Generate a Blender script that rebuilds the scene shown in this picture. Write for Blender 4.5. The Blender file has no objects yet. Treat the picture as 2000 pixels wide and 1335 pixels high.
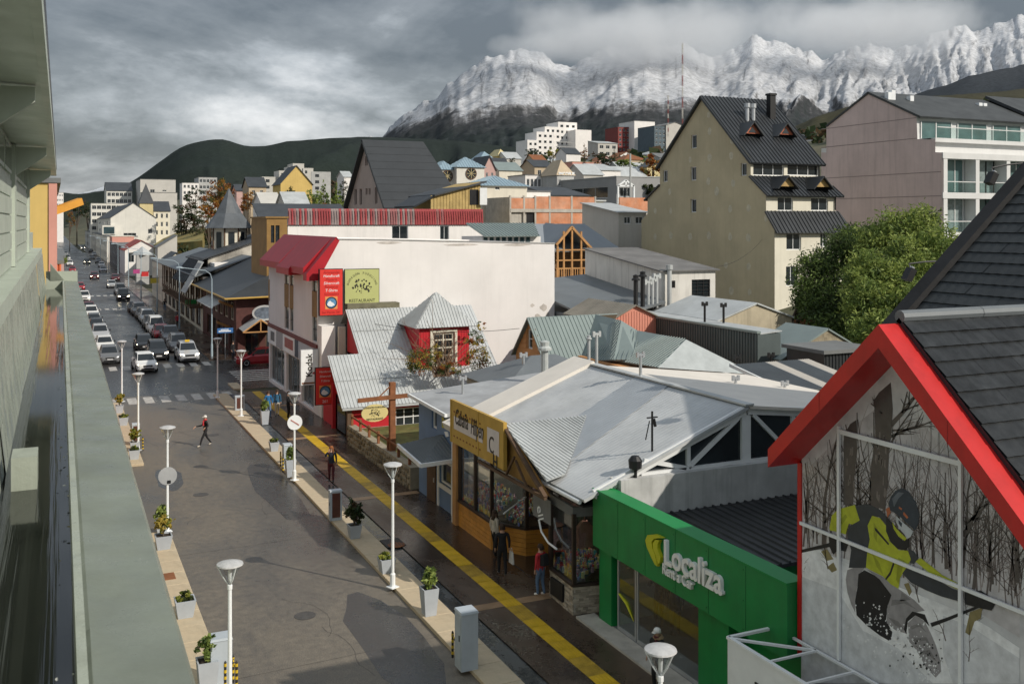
import bpy, bmesh, math, random
import numpy as np
from mathutils import Vector, Matrix, noise
from mathutils.geometry import delaunay_2d_cdt
R = math.radians
random.seed(7); rng = np.random.default_rng(7)
scn = bpy.context.scene
COL = scn.collection

# ---------------------------------------------------------------- camera
# +Y runs down the street, +X to the right of it, the lens is 12.5 m above the road
FPX, HOR, CH = 1944.0, 434.0, 12.5          # focal length and horizon in pixels of the 2000 px photograph
TH = math.atan2(898.0, FPX)                 # the lens looks this far to the right of the street
cam_d = bpy.data.cameras.new('camera'); cam = bpy.data.objects.new('camera', cam_d); COL.objects.link(cam)
cam.location = (0, 0, CH); cam.rotation_euler = (R(90), 0, -TH)
cam_d.sensor_width = 36; cam_d.lens = FPX/2000*36
cam_d.shift_y = -(667.5-HOR)/2000
cam_d.clip_start = .05; cam_d.clip_end = 30000
cam_d.dof.use_dof = True; cam_d.dof.focus_distance = 48; cam_d.dof.aperture_fstop = 7.1
scn.camera = cam

# ---------------------------------------------------------------- sun and sky
SUN_EL, SUN_AZ = R(34), math.atan2(.587, -.81)      # azimuth clockwise from +Y
to_sun = Vector((math.sin(SUN_AZ)*math.cos(SUN_EL), math.cos(SUN_AZ)*math.cos(SUN_EL), math.sin(SUN_EL)))
sun_d = bpy.data.lights.new('sun', 'SUN'); sun = bpy.data.objects.new('sun', sun_d); COL.objects.link(sun)
sun_d.energy = 3.2; sun_d.angle = R(.5); sun_d.color = (1, .93, .82)
sun.rotation_euler = (-to_sun).to_track_quat('-Z', 'Y').to_euler(); sun.location = (60, -80, 90)

world = bpy.data.worlds.new('World'); scn.world = world; world.use_nodes = True
wt = world.node_tree; wt.nodes.clear()
def wn(t, **k):
    n = wt.nodes.new(t)
    for a, b in k.items(): setattr(n, a, b)
    return n
def wl(a, b): wt.links.new(a, b)
sky = wn('ShaderNodeTexSky', sky_type='NISHITA', sun_disc=False, sun_elevation=SUN_EL, sun_rotation=SUN_AZ, air_density=1.2, dust_density=1.5)
tc = wn('ShaderNodeTexCoord'); sep = wn('ShaderNodeSeparateXYZ'); wl(tc.outputs['Generated'], sep.inputs[0])
# cloud deck: the view direction pierces a flat layer, so clouds pack together towards the horizon
ab = wn('ShaderNodeMath', operation='ABSOLUTE'); wl(sep.outputs[2], ab.inputs[0])
add = wn('ShaderNodeMath', operation='ADD'); wl(ab.outputs[0], add.inputs[0]); add.inputs[1].default_value = .34
inv = wn('ShaderNodeMath', operation='DIVIDE'); inv.inputs[0].default_value = 1; wl(add.outputs[0], inv.inputs[1])
vs = wn('ShaderNodeVectorMath', operation='SCALE'); wl(tc.outputs['Generated'], vs.inputs[0]); wl(inv.outputs[0], vs.inputs['Scale'])
mp = wn('ShaderNodeMapping'); wl(vs.outputs[0], mp.inputs[0]); mp.inputs['Location'].default_value = (7.3, 2.2, 1.1); mp.inputs['Scale'].default_value = (1, 1, 1.6)
n1 = wn('ShaderNodeTexNoise'); n1.inputs['Scale'].default_value = 1.25; n1.inputs['Detail'].default_value = 9; n1.inputs['Roughness'].default_value = .56; n1.inputs['Distortion'].default_value = .7
wl(mp.outputs[0], n1.inputs['Vector'])
n2 = wn('ShaderNodeTexNoise'); n2.inputs['Scale'].default_value = 3.6; n2.inputs['Detail'].default_value = 8; n2.inputs['Roughness'].default_value = .6
wl(mp.outputs[0], n2.inputs['Vector'])
nm = wn('ShaderNodeMix', data_type='FLOAT'); nm.inputs[0].default_value = .36; wl(n1.outputs[0], nm.inputs[2]); wl(n2.outputs[0], nm.inputs[3])
# the underside of the deck is dark overhead and lets light in low over the horizon
grad = wn('ShaderNodeMapRange'); wl(ab.outputs[0], grad.inputs[0])
grad.inputs[1].default_value = .0; grad.inputs[2].default_value = .24; grad.inputs[3].default_value = .09; grad.inputs[4].default_value = -.125
sm = wn('ShaderNodeMath', operation='ADD'); wl(nm.outputs[0], sm.inputs[0]); wl(grad.outputs[0], sm.inputs[1])
cr = wn('ShaderNodeValToRGB'); wl(sm.outputs[0], cr.inputs[0])
e = cr.color_ramp.elements
e[0].position = .33; e[0].color = (.085, .098, .112, 1)
e[1].position = .74; e[1].color = (.80, .80, .79, 1)
for p, c in ((.43, (.15, .165, .18, 1)), (.50, (.265, .285, .305, 1)), (.57, (.43, .445, .46, 1)), (.65, (.62, .625, .63, 1))):
    x = cr.color_ramp.elements.new(p); x.color = c
up = wn('ShaderNodeVectorMath', operation='SCALE'); wl(cr.outputs[0], up.inputs[0]); up.inputs['Scale'].default_value = 12.5
mx = wn('ShaderNodeMix', data_type='RGBA'); mx.inputs[0].default_value = .9
wl(sky.outputs[0], mx.inputs[6]); wl(up.outputs[0], mx.inputs[7])
# an overcast deck grows brighter towards the zenith
zb_ = wn('ShaderNodeMath', operation='MULTIPLY_ADD'); wl(ab.outputs[0], zb_.inputs[0]); zb_.inputs[1].default_value = 2.6; zb_.inputs[2].default_value = .76
ms_ = wn('ShaderNodeMath', operation='MULTIPLY'); wl(zb_.outputs[0], ms_.inputs[0]); ms_.inputs[1].default_value = 12.5; wl(ms_.outputs[0], up.inputs['Scale'])
bg = wn('ShaderNodeBackground'); bg.inputs[1].default_value = .1; wl(mx.outputs[2], bg.inputs[0])
wo = wn('ShaderNodeOutputWorld'); wl(bg.outputs[0], wo.inputs[0])
scn.view_settings.view_transform = 'Standard'; scn.view_settings.look = 'None'
scn.view_settings.gamma = 1; scn.view_settings.exposure = 0.28; scn.view_settings.use_curve_mapping = False
scn.render.engine = 'CYCLES'
scn.cycles.max_bounces = 7; scn.cycles.transparent_max_bounces = 12; scn.cycles.glossy_bounces = 3; scn.cycles.diffuse_bounces = 3; scn.cycles.volume_bounces = 3

# ---------------------------------------------------------------- where a photograph pixel stands in the place
CT, ST = math.cos(TH), math.sin(TH)
def ray(px, py):
    u, v = (px-1000)/FPX, (HOR-py)/FPX
    return Vector((u*CT+ST, -u*ST+CT, v))
def _at(px, py, t): d = ray(px, py); return Vector((d.x*t, d.y*t, CH+d.z*t))
def pX(px, py, X): return _at(px, py, X/ray(px, py).x)
def pY(px, py, Y): return _at(px, py, Y/ray(px, py).y)
def pZ(px, py, Z=0): return _at(px, py, (Z-CH)/ray(px, py).z)
def pD(px, py, D): return _at(px, py, D)
def terr(x, y):
    s = max(0., x-26.); t = 125.*(1-math.exp(-.235*s*s/(s+14.)/125.))
    return t + max(0., y-420.)*.012*min(1., max(0., (x-10)/60))
# ---------------------------------------------------------------- materials
MATS = {}
def lin(c):
    return tuple(((v/255+.055)/1.055)**2.4 if v > 10 else v/255/12.92 for v in c)
def mat(name, col, rough=.75, var=.18, scale=1.2, streak=0., bump=0., bscale=30., metal=0., col2=None, amt2=.5, s2=.5, spec=.4, rvar=.0, coord='Object', objvar=0.):
    """paint / render / metal / stone: uneven colour at two sizes, rain streaks, fine relief"""
    if name in MATS: return MATS[name]
    m = bpy.data.materials.new(name); MATS[name] = m; m.use_nodes = True
    t = m.node_tree; N = t.nodes; L = t.links; b = N['Principled BSDF']
    b.inputs['Roughness'].default_value = rough; b.inputs['Metallic'].default_value = metal; b.inputs['Specular IOR Level'].default_value = spec
    tcn = N.new('ShaderNodeTexCoord')
    def nz(sc, det=6, ro=.6, stretch=None):
        n = N.new('ShaderNodeTexNoise'); n.inputs['Scale'].default_value = sc; n.inputs['Detail'].default_value = det; n.inputs['Roughness'].default_value = ro
        if stretch:
            mpn = N.new('ShaderNodeMapping'); mpn.inputs['Scale'].default_value = stretch; L.new(tcn.outputs[coord], mpn.inputs[0]); L.new(mpn.outputs[0], n.inputs['Vector'])
        else: L.new(tcn.outputs[coord], n.inputs['Vector'])
        return n
    def rng_(src, a, b_, c, d):
        r = N.new('ShaderNodeMapRange'); L.new(src, r.inputs[0])
        for i, v in enumerate((a, b_, c, d)): r.inputs[1+i].default_value = v
        return r.outputs[0]
    c4 = (*col, 1)
    cur = None
    if col2 is not None:
        n = nz(s2, 8, .65); mixn = N.new('ShaderNodeMix'); mixn.data_type = 'RGBA'
        L.new(rng_(n.outputs[0], .5-.12, .5+.18, 0, amt2*2 if amt2 < .5 else 1), mixn.inputs[0]); mixn.inputs[6].default_value = c4; mixn.inputs[7].default_value = (*col2, 1); cur = mixn.outputs[2]
    if var > 0:
        n = nz(scale, 7, .62)
        mul = N.new('ShaderNodeMix'); mul.data_type = 'RGBA'; mul.blend_type = 'MULTIPLY'; mul.inputs[0].default_value = 1
        if cur: L.new(cur, mul.inputs[6])
        else: mul.inputs[6].default_value = c4
        v = rng_(n.outputs[0], .28, .72, 1-var, 1+var)
        cb = N.new('ShaderNodeCombineColor'); [L.new(v, cb.inputs[i]) for i in range(3)]
        L.new(cb.outputs[0], mul.inputs[7]); cur = mul.outputs[2]
    if streak > 0:
        n = nz(1, 5, .7, (2.6, 2.6, .16)); mul = N.new('ShaderNodeMix'); mul.data_type = 'RGBA'; mul.blend_type = 'MULTIPLY'; mul.inputs[0].default_value = 1
        if cur: L.new(cur, mul.inputs[6])
        else: mul.inputs[6].default_value = c4
        v = rng_(n.outputs[0], .5, .78, 1, 1-streak)
        cb = N.new('ShaderNodeCombineColor'); [L.new(v, cb.inputs[i]) for i in range(3)]
        L.new(cb.outputs[0], mul.inputs[7]); cur = mul.outputs[2]
    if objvar > 0:
        oi = N.new('ShaderNodeObjectInfo'); mul = N.new('ShaderNodeMix'); mul.data_type = 'RGBA'; mul.blend_type = 'MULTIPLY'; mul.inputs[0].default_value = 1
        if cur: L.new(cur, mul.inputs[6])
        else: mul.inputs[6].default_value = c4
        v = rng_(oi.outputs['Random'], 0, 1, 1-objvar, 1+objvar)
        cb = N.new('ShaderNodeCombineColor'); [L.new(v, cb.inputs[i]) for i in range(3)]
        L.new(cb.outputs[0], mul.inputs[7]); cur = mul.outputs[2]
    if cur: L.new(cur, b.inputs['Base Color'])
    else: b.inputs['Base Color'].default_value = c4
    if rvar > 0:
        n = nz(scale*1.7, 5); L.new(rng_(n.outputs[0], .3, .7, max(.03, rough-rvar), min(1, rough+rvar)), b.inputs['Roughness'])
    if bump > 0:
        n = nz(bscale, 4); bp = N.new('ShaderNodeBump'); bp.inputs['Strength'].default_value = bump; bp.inputs['Distance'].default_value = .02
        L.new(n.outputs[0], bp.inputs['Height']); L.new(bp.outputs[0], b.inputs['Normal'])
    return m
def glass_dark(name, col=(.02, .026, .03), rough=.06):
    if name in MATS: return MATS[name]
    m = mat(name, col, rough, .5, .35, spec=.7)
    return m
def glass_clear(name, tint=(.75, .8, .8), fac=.82):
    """shop window: clear pane with a sharp reflection"""
    if name in MATS: return MATS[name]
    m = bpy.data.materials.new(name); MATS[name] = m; m.use_nodes = True; t = m.node_tree; t.nodes.clear()
    o = t.nodes.new('ShaderNodeOutputMaterial'); mixs = t.nodes.new('ShaderNodeMixShader'); tr = t.nodes.new('ShaderNodeBsdfTransparent'); gl = t.nodes.new('ShaderNodeBsdfGlossy')
    fr = t.nodes.new('ShaderNodeLayerWeight'); fr.inputs[0].default_value = .3
    ad = t.nodes.new('ShaderNodeMath'); ad.operation = 'ADD'; ad.inputs[1].default_value = max(0, 1-fac-.14); pw = t.nodes.new('ShaderNodeMath'); pw.operation = 'POWER'; pw.inputs[1].default_value = 1.6; t.links.new(fr.outputs['Facing'], pw.inputs[0]); t.links.new(pw.outputs[0], ad.inputs[0])
    tr.inputs[0].default_value = (*tint, 1); gl.inputs['Roughness'].default_value = .02; gl.inputs[0].default_value = (.9, .92, .95, 1)
    t.links.new(ad.outputs[0], mixs.inputs[0]); t.links.new(tr.outputs[0], mixs.inputs[1]); t.links.new(gl.outputs[0], mixs.inputs[2]); t.links.new(mixs.outputs[0], o.inputs[0])
    return m
# ---------------------------------------------------------------- mesh kit
ORG = {}
def link(o): COL.objects.link(o); return o
def tag(o, label=None, cat=None, group=None, kind=None):
    if label: o['label'] = label
    if cat: o['category'] = cat
    if group: o['group'] = group
    if kind: o['kind'] = kind
    return o
def thing(name, label, cat, loc=(0, 0, 0), rz=0, group=None):
    o = link(bpy.data.objects.new(name, None)); o.location = loc; o.rotation_euler = (0, 0, rz); o.empty_display_size = .3
    tag(o, label, cat, group); ORG[o.name] = Vector(loc) if rz == 0 else Vector((0, 0, 0))
    return o
class MB:
    """collects faces; build() links them as one mesh object under its parent"""
    def __init__(s): s.v = []; s.f = []; s.m = []; s.mi = 0
    def add(s, vs, fs):
        n = len(s.v); s.v += [tuple(p) for p in vs]; s.f += [tuple(i+n for i in f) for f in fs]; s.m += [s.mi]*len(fs); return s
    def box(s, x0, x1, y0, y1, z0, z1):
        if x0 > x1: x0, x1 = x1, x0
        if y0 > y1: y0, y1 = y1, y0
        if z0 > z1: z0, z1 = z1, z0
        return s.add([(x0,y0,z0),(x1,y0,z0),(x1,y1,z0),(x0,y1,z0),(x0,y0,z1),(x1,y0,z1),(x1,y1,z1),(x0,y1,z1)],
                     [(0,3,2,1),(4,5,6,7),(0,1,5,4),(1,2,6,5),(2,3,7,6),(3,0,4,7)])
    def poly(s, pts): return s.add(pts, [tuple(range(len(pts)))])
    def slab(s, pts, t, d=None):
        """flat polygon given thickness t against its normal (or along d)"""
        pts = [Vector(p) for p in pts]; n = len(pts)
        nn = Vector(d) if d else -norm(pts)
        lo = [p+nn*t for p in pts]
        return s.add(pts+lo, [tuple(range(n)), tuple(range(2*n-1, n-1, -1))]+[(i, n+i, n+(i+1) % n, (i+1) % n) for i in range(n)])
    def bar(s, a, b, w, h=None, up=(0, 0, 1)):
        a, b = Vector(a), Vector(b); h = h or w; d = (b-a).normalized(); u = Vector(up)
        if abs(d.dot(u)) > .98: u = Vector((1, 0, 0))
        r = d.cross(u).normalized(); u = r.cross(d)
        c = [r*(-w/2)+u*(-h/2), r*(w/2)+u*(-h/2), r*(w/2)+u*(h/2), r*(-w/2)+u*(h/2)]
        return s.add([a+k for k in c]+[b+k for k in c], [(3,2,1,0),(4,5,6,7),(0,1,5,4),(1,2,6,5),(2,3,7,6),(3,0,4,7)])
    def tube(s, path, rad, n=8, cap=True):
        P = [Vector(p) for p in path]; rad = rad if isinstance(rad, (list, tuple)) else [rad]*len(P)
        vs = []; fs = []; k = len(P); u0 = None
        for i, p in enumerate(P):
            d = (P[min(i+1, k-1)]-P[max(i-1, 0)]).normalized()
            if u0 is None: u0 = Vector((0, 0, 1)) if abs(d.z) < .9 else Vector((1, 0, 0))
            r = d.cross(u0).normalized(); u = r.cross(d); u0 = u
            for j in range(n):
                a = 2*math.pi*j/n; vs.append(p+(r*math.cos(a)+u*math.sin(a))*rad[i])
        for i in range(k-1):
            for j in range(n): fs.append((i*n+j, i*n+(j+1) % n, (i+1)*n+(j+1) % n, (i+1)*n+j))
        if cap: fs += [tuple(range(n-1, -1, -1)), tuple(range((k-1)*n, k*n))]
        return s.add(vs, fs)
    def lathe(s, prof, c=(0, 0, 0), n=16, axis='z'):
        vs = []; fs = []; k = len(prof); c = Vector(c)
        for r, z in prof:
            for j in range(n):
                a = 2*math.pi*j/n; p = Vector((r*math.cos(a), r*math.sin(a), z))
                if axis == 'x': p = Vector((p.z, p.x, p.y))
                if axis == 'y': p = Vector((p.x, p.z, p.y))
                vs.append(c+p)
        for i in range(k-1):
            for j in range(n): fs.append((i*n+j, i*n+(j+1) % n, (i+1)*n+(j+1) % n, (i+1)*n+j))
        fs += [tuple(range(n-1, -1, -1)), tuple(range((k-1)*n, k*n))]
        return s.add(vs, fs)
    def build(s, name, material, parent=None, loc=None, smooth=False):
        me = bpy.data.meshes.new(name)
        off = ORG.get(parent.name, Vector()) if parent else Vector(loc or (0, 0, 0))
        if parent is not None and loc is not None: off = off+Vector(loc)
        me.from_pydata([(x-off.x, y-off.y, z-off.z) for x, y, z in s.v], [], s.f)
        for mm in (material if isinstance(material, (list, tuple)) else [material]): me.materials.append(mm)
        if s.m and max(s.m): me.polygons.foreach_set('material_index', s.m)
        if smooth: me.polygons.foreach_set('use_smooth', [True]*len(s.f))
        me.update()
        o = link(bpy.data.objects.new(name, me)); o.parent = parent
        if loc is not None: o.location = loc
        ORG[o.name] = off if parent is not None else Vector(loc or (0, 0, 0))
        return o
def norm(pts):
    n = Vector((0, 0, 0))
    for i in range(len(pts)):
        a, b = pts[i], pts[(i+1) % len(pts)]; n += Vector(((a.y-b.y)*(a.z+b.z), (a.z-b.z)*(a.x+b.x), (a.x-b.x)*(a.y+b.y)))
    return n.normalized()
def fp(face, pl, a, z, d=0.):
    """point on a wall: a along it, z up, d metres INTO the building"""
    return {'S': (a, pl+d, z), 'N': (a, pl-d, z), 'W': (pl+d, a, z), 'E': (pl-d, a, z)}[face]
def fbox(mb, face, pl, a0, a1, z0, z1, d0, d1):
    p, q = fp(face, pl, a0, z0, d0), fp(face, pl, a1, z1, d1)
    return mb.box(p[0], q[0], p[1], q[1], p[2], q[2])
def holed(mb, face, pl, outer, holes, rev=.14):
    """wall face (a,z polygon) with rectangular openings that have real reveals"""
    pts = [Vector(p) for p in outer]; n = len(pts); ed = [(i, (i+1) % n) for i in range(n)]
    for a0, a1, z0, z1 in holes:
        k = len(pts); pts += [Vector((a0, z0)), Vector((a0, z1)), Vector((a1, z1)), Vector((a1, z0))]; ed += [(k, k+1), (k+1, k+2), (k+2, k+3), (k+3, k)]
    vo, _, fo = delaunay_2d_cdt(pts, ed, [], 0, 1e-6)[:3]
    def inp(x, y):
        c = False
        for i in range(n):
            (xa, ya), (xb, yb) = outer[i], outer[i-1]
            if (ya > y) != (yb > y) and x < (xb-xa)*(y-ya)/(yb-ya)+xa: c = not c
        return c
    keep = []
    for f in fo:
        c = sum((vo[i] for i in f), Vector((0, 0)))/len(f)
        if inp(c.x, c.y) and not any(a0 < c.x < a1 and z0 < c.y < z1 for a0, a1, z0, z1 in holes): keep.append(tuple(f))
    mb.add([fp(face, pl, p.x, p.y) for p in vo], keep)
    for a0, a1, z0, z1 in holes:
        c = [(a0, z0), (a1, z0), (a1, z1), (a0, z1)]
        for i in range(4):
            p, q = c[i], c[(i+1) % 4]
            mb.poly([fp(face, pl, *p), fp(face, pl, *q), fp(face, pl, *q, rev), fp(face, pl, *p, rev)])
def window(parent, face, pl, a0, a1, z0, z1, frame, pane, nx=1, nz=1, fw=.07, rev=.14, sill=None, name='window', hz=None):
    if a0 > a1: a0, a1 = a1, a0
    if z0 > z1: z0, z1 = z1, z0
    mb = MB(); d0, d1 = rev-.05, rev+.03
    fbox(mb, face, pl, a0, a0+fw, z0, z1, d0, d1); fbox(mb, face, pl, a1-fw, a1, z0, z1, d0, d1)
    fbox(mb, face, pl, a0+fw, a1-fw, z0, z0+fw, d0, d1); fbox(mb, face, pl, a0+fw, a1-fw, z1-fw, z1, d0, d1)
    m = fw*.6
    for i in range(1, nx):
        c = a0+(a1-a0)*i/nx; fbox(mb, face, pl, c-m/2, c+m/2, z0+fw, z1-fw, d0+.008, d1)
    for i in range(1, nz):
        c = z0+(z1-z0)*i/nz; fbox(mb, face, pl, a0+fw, a1-fw, c-m/2, c+m/2, d0+.012, d1)
    w = mb.build(name, frame, parent)
    p = MB(); fbox(p, face, pl, a0+fw*.5, a1-fw*.5, z0+fw*.5, z1-fw*.5, rev+.0, rev+.02); p.build('pane', pane, w)
    if sill:
        s_ = MB(); fbox(s_, face, pl, a0-.06, a1+.06, z0-.07, z0-.004, -.07, .02); s_.build('sill', sill, w)
    return w
def roof_plane(mb, pts, thick=.1, pitch=0, rw=.06, rh=.04):
    """pts[0]->pts[1] is the eave; ribs run up the slope and stop at the polygon's edges"""
    P = [Vector(p) for p in pts]; n = norm(P)
    if n.z < 0: P = [P[1], P[0]]+P[:1:-1]; n = norm(P)
    mb.slab(P, thick)
    if not pitch: return
    e = (P[1]-P[0]).normalized(); up = n.cross(e)
    q = [((p-P[0]).dot(e), (p-P[0]).dot(up)) for p in P]
    lo, hi = min(a for a, _ in q), max(a for a, _ in q)
    def vr(u):
        xs = []
        for i in range(len(q)):
            (a, b), (c, d) = q[i], q[(i+1) % len(q)]
            if (a-u)*(c-u) <= 0 and abs(a-c) > 1e-9: xs.append(b+(d-b)*(u-a)/(c-a))
        return (min(xs), max(xs)) if len(xs) > 1 else None
    u = lo+pitch*.5
    while u < hi-rw*.5:
        A, B = vr(max(u-rw/2, lo+1e-4)), vr(min(u+rw/2, hi-1e-4))
        if A and B and (A[1]-A[0] > .05 or B[1]-B[0] > .05):
            g = lambda uu, vv, h: P[0]+e*uu+up*vv+n*h
            a0, a1, t0, t1 = u-rw/2, u+rw/2, u-rw*.25, u+rw*.25
            mb.add([g(a0, A[0], .001), g(t0, A[0], rh), g(t1, B[0], rh), g(a1, B[0], .001), g(a0, A[1], .001), g(t0, A[1], rh), g(t1, B[1], rh), g(a1, B[1], .001)],
                   [(0,4,5,1), (1,5,6,2), (2,6,7,3), (0,1,2,3), (7,6,5,4)])
        u += pitch
def tiles(parent, pts, course, width, m, name='roof_tile', limit=300, th=.02, lift=.035, jag=.3):
    """overlapping tiles laid course by course on a roof plane, each an object; past the limit joined as one part"""
    P = [Vector(p) for p in pts]; n = norm(P)
    if n.z < 0: P = [P[1], P[0]]+P[:1:-1]; n = norm(P)
    e = (P[1]-P[0]).normalized(); up = n.cross(e)
    q = [((p-P[0]).dot(e), (p-P[0]).dot(up)) for p in P]
    def ur(v):
        xs = []
        for i in range(len(q)):
            (a, b), (c, d) = q[i], q[(i+1) % len(q)]
            if (b-v)*(d-v) <= 0 and abs(b-d) > 1e-9: xs.append(a+(c-a)*(v-b)/(d-b))
        return (min(xs), max(xs)) if len(xs) > 1 else None
    def piece(u0, u1, v0, v1):
        k = MB(); g = lambda a, b, h: P[0]+e*a+up*b+n*h
        h0, h1 = lift+th, th
        w = u1-u0; nr = max(1, int(round(w/.17)))
        us = [u0+w*i/nr for i in range(nr+1)]
        vsn = []; fs = []
        for i, a in enumerate(us):
            hh = .014 if i % 2 else 0
            vsn += [g(a, v0, 0), g(a, v0, h0+hh), g(a, v1+.02, h1+hh*.6)]
        for i in range(nr): b = i*3; fs += [(b, b+3, b+4, b+1), (b+1, b+4, b+5, b+2)]
        k.add(vsn, fs); return k
    vmax = max(b for _, b in q); v = 0.; row = 0; lst = []
    while v < vmax-.05:
        v1 = min(v+course, vmax); A = ur(min(v+.5*course, vmax-.01))
        if A:
            u = A[0]-(row % 2)*width*.5*1
            while u < A[1]-.02:
                a, b = max(u, A[0])+.004, min(u+width, A[1])-.004
                if b-a > .05: lst.append((a, b, v, v1))
                u += width
        v = v1; row += 1
    def vis(tq):
        c = P[0]+e*((tq[0]+tq[1])/2)+up*((tq[2]+tq[3])/2); d = c-Vector((0, 0, CH)); dep = d.x*ST+d.y*CT; r_ = d.x*CT-d.y*ST
        sx = r_/max(dep, .1); sy = d.z/max(dep, .1)
        inside = abs(sx) < .53 and -.48 < sy < .24
        return (0 if inside and dep > 0 else 1, dep)
    lst.sort(key=vis)
    for tq in lst[:limit]: piece(*tq).build(name, m, parent)
    if lst[limit:]:
        k = MB()
        for tq in lst[limit:]: kk = piece(*tq); k.add(kk.v, kk.f)
        tag(k.build(name+'s', m, parent), kind='stuff')
_dg = None
def text(s, face, pl, a, z, size, m, parent, name='lettering', d=-.02, ext=.006, align='CENTER', rot=0., shear=0., sx=1., bold=0.):
    """lettering as real extruded letters standing on a wall face"""
    cu = bpy.data.curves.new(name, 'FONT'); cu.body = s; cu.size = size; cu.extrude = ext; cu.align_x = align; cu.shear = shear; cu.offset = bold; cu.resolution_u = 3
    t = bpy.data.objects.new('tmp', cu); COL.objects.link(t)
    dg = bpy.context.evaluated_depsgraph_get(); me = bpy.data.meshes.new_from_object(t.evaluated_get(dg)); bpy.data.objects.remove(t)
    co = np.empty(len(me.vertices)*3); me.vertices.foreach_get('co', co); co = co.reshape(-1, 3)
    x, y = co[:, 0]*sx, co[:, 1]; c_, s_ = math.cos(rot), math.sin(rot); x, y = x*c_-y*s_, x*s_+y*c_
    sg = {'S': 1, 'W': -1, 'N': -1, 'E': 1}[face]
    out = np.zeros_like(co)
    if face in 'SN': out[:, 0] = a+sg*x; out[:, 1] = pl+(d-co[:, 2] if face == 'S' else -d+co[:, 2])
    else: out[:, 1] = a+sg*x; out[:, 0] = pl+(d-co[:, 2] if face == 'W' else -d+co[:, 2])
    out[:, 2] = z+y
    off = ORG.get(parent.name, Vector()); out -= np.array(off)
    me.vertices.foreach_set('co', out.ravel()); me.materials.clear(); me.materials.append(m); me.update()
    me.name = name; o = link(bpy.data.objects.new(name, me)); o.parent = parent; ORG[o.name] = off
    return o
def copy_tree(o, parent=None):
    c = link(o.copy()); c.parent = parent
    for ch in [k for k in o.children]: copy_tree(ch, c)
    return c
def npmesh(name, V, F, m, parent=None, smooth=False, kind=None):
    me = bpy.data.meshes.new(name); V = np.asarray(V, float); F = np.asarray(F, int); k = F.shape[1]
    off = np.array(ORG.get(parent.name, Vector())) if parent else 0
    me.vertices.add(len(V)); me.vertices.foreach_set('co', (V-off).ravel())
    me.loops.add(F.size); me.loops.foreach_set('vertex_index', F.ravel())
    me.polygons.add(len(F)); me.polygons.foreach_set('loop_start', np.arange(0, F.size, k)); me.polygons.foreach_set('loop_total', np.full(len(F), k))
    if smooth: me.polygons.foreach_set('use_smooth', np.ones(len(F), bool))
    for mm in (m if isinstance(m, (list, tuple)) else [m]): me.materials.append(mm)
    me.update(calc_edges=True); me.validate()
    o = link(bpy.data.objects.new(name, me)); o.parent = parent
    if kind: o['kind'] = kind
    return o
# ---------------------------------------------------------------- common materials
white = mat('white_render', (.80, .77, .74), .85, .07, .5, .10)
whitep = mat('white_paint', (.72, .73, .73), .5, .08, 1.5)
cream = mat('cream_render', (.70, .66, .55), .85, .08, .6, .12)
beige = mat('beige_render', (.50, .435, .29), .9, .13, .3, .1, .15, 18, col2=(.42, .365, .24), amt2=.25, s2=.25)
pink = mat('mauve_render', (.62, .50, .475), .9, .12, .3, .2, col2=(.54, .435, .415), amt2=.3, s2=.2)
grey = mat('grey_render', (.42, .42, .41), .85, .12, .5, .15)
dgrey = mat('dark_grey_render', (.16, .165, .165), .8, .15, .6, .1)
concrete = mat('concrete', (.45, .42, .37), .9, .25, 1.1, .25, .2, 25)
zinc = mat('galvanised_sheet', (.50, .52, .52), .55, .14, .6, .12, metal=.15, col2=(.36, .37, .36), amt2=.3, s2=.35)
zincg = mat('green_grey_sheet', (.22, .265, .255), .5, .10, .5, .06, metal=.1)
zincd = mat('slate_grey_sheet', (.15, .165, .175), .5, .15, .5, .06, metal=.1)
blackr = mat('black_roof_sheet', (.030, .033, .036), .42, .25, .8, spec=.5)
bluer = mat('blue_grey_sheet', (.24, .33, .39), .5, .12, .6, .1)
redsh = mat('red_sheet', (.50, .028, .035), .5, .14, .7, .1)
redp = mat('red_paint', (.55, .020, .018), .38, .14, .9, .16, .05, 30, col2=(.40, .018, .018), amt2=.3, s2=.8)
wood = mat('orange_wood', (.46, .24, .09), .6, .25, 1.5, .1)
wood2 = mat('raw_wood', (.45, .30, .12), .8, .3, 1.2, .35)
woodd = mat('dark_wood', (.10, .06, .035), .7, .3, 2)
brown = mat('brown_panel', (.27, .155, .045), .6, .2, 1)
rust = mat('rusty_steel', (.22, .085, .035), .8, .35, 3)
brick = mat('orange_brick', (.58, .235, .12), .9, .25, .8, .12, col2=(.62, .36, .25), amt2=.4, s2=.6)
lampw = mat('white_enamel', (.80, .82, .83), .35, .06, 2)
steel = mat('galvanised_steel', (.5, .52, .54), .4, .12, 2, metal=.6)
black = mat('black_paint', (.012, .012, .013), .5, .2, 3)
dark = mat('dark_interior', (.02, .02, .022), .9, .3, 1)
glassd = glass_dark('window_glass'); glassb = glass_dark('blue_window_glass', (.045, .075, .085), .05); glassc = glass_clear('shop_glass')
curt = mat('curtain_behind_glass', (.24, .29, .29), .2, .35, 2.5, .4, spec=.7)
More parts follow.
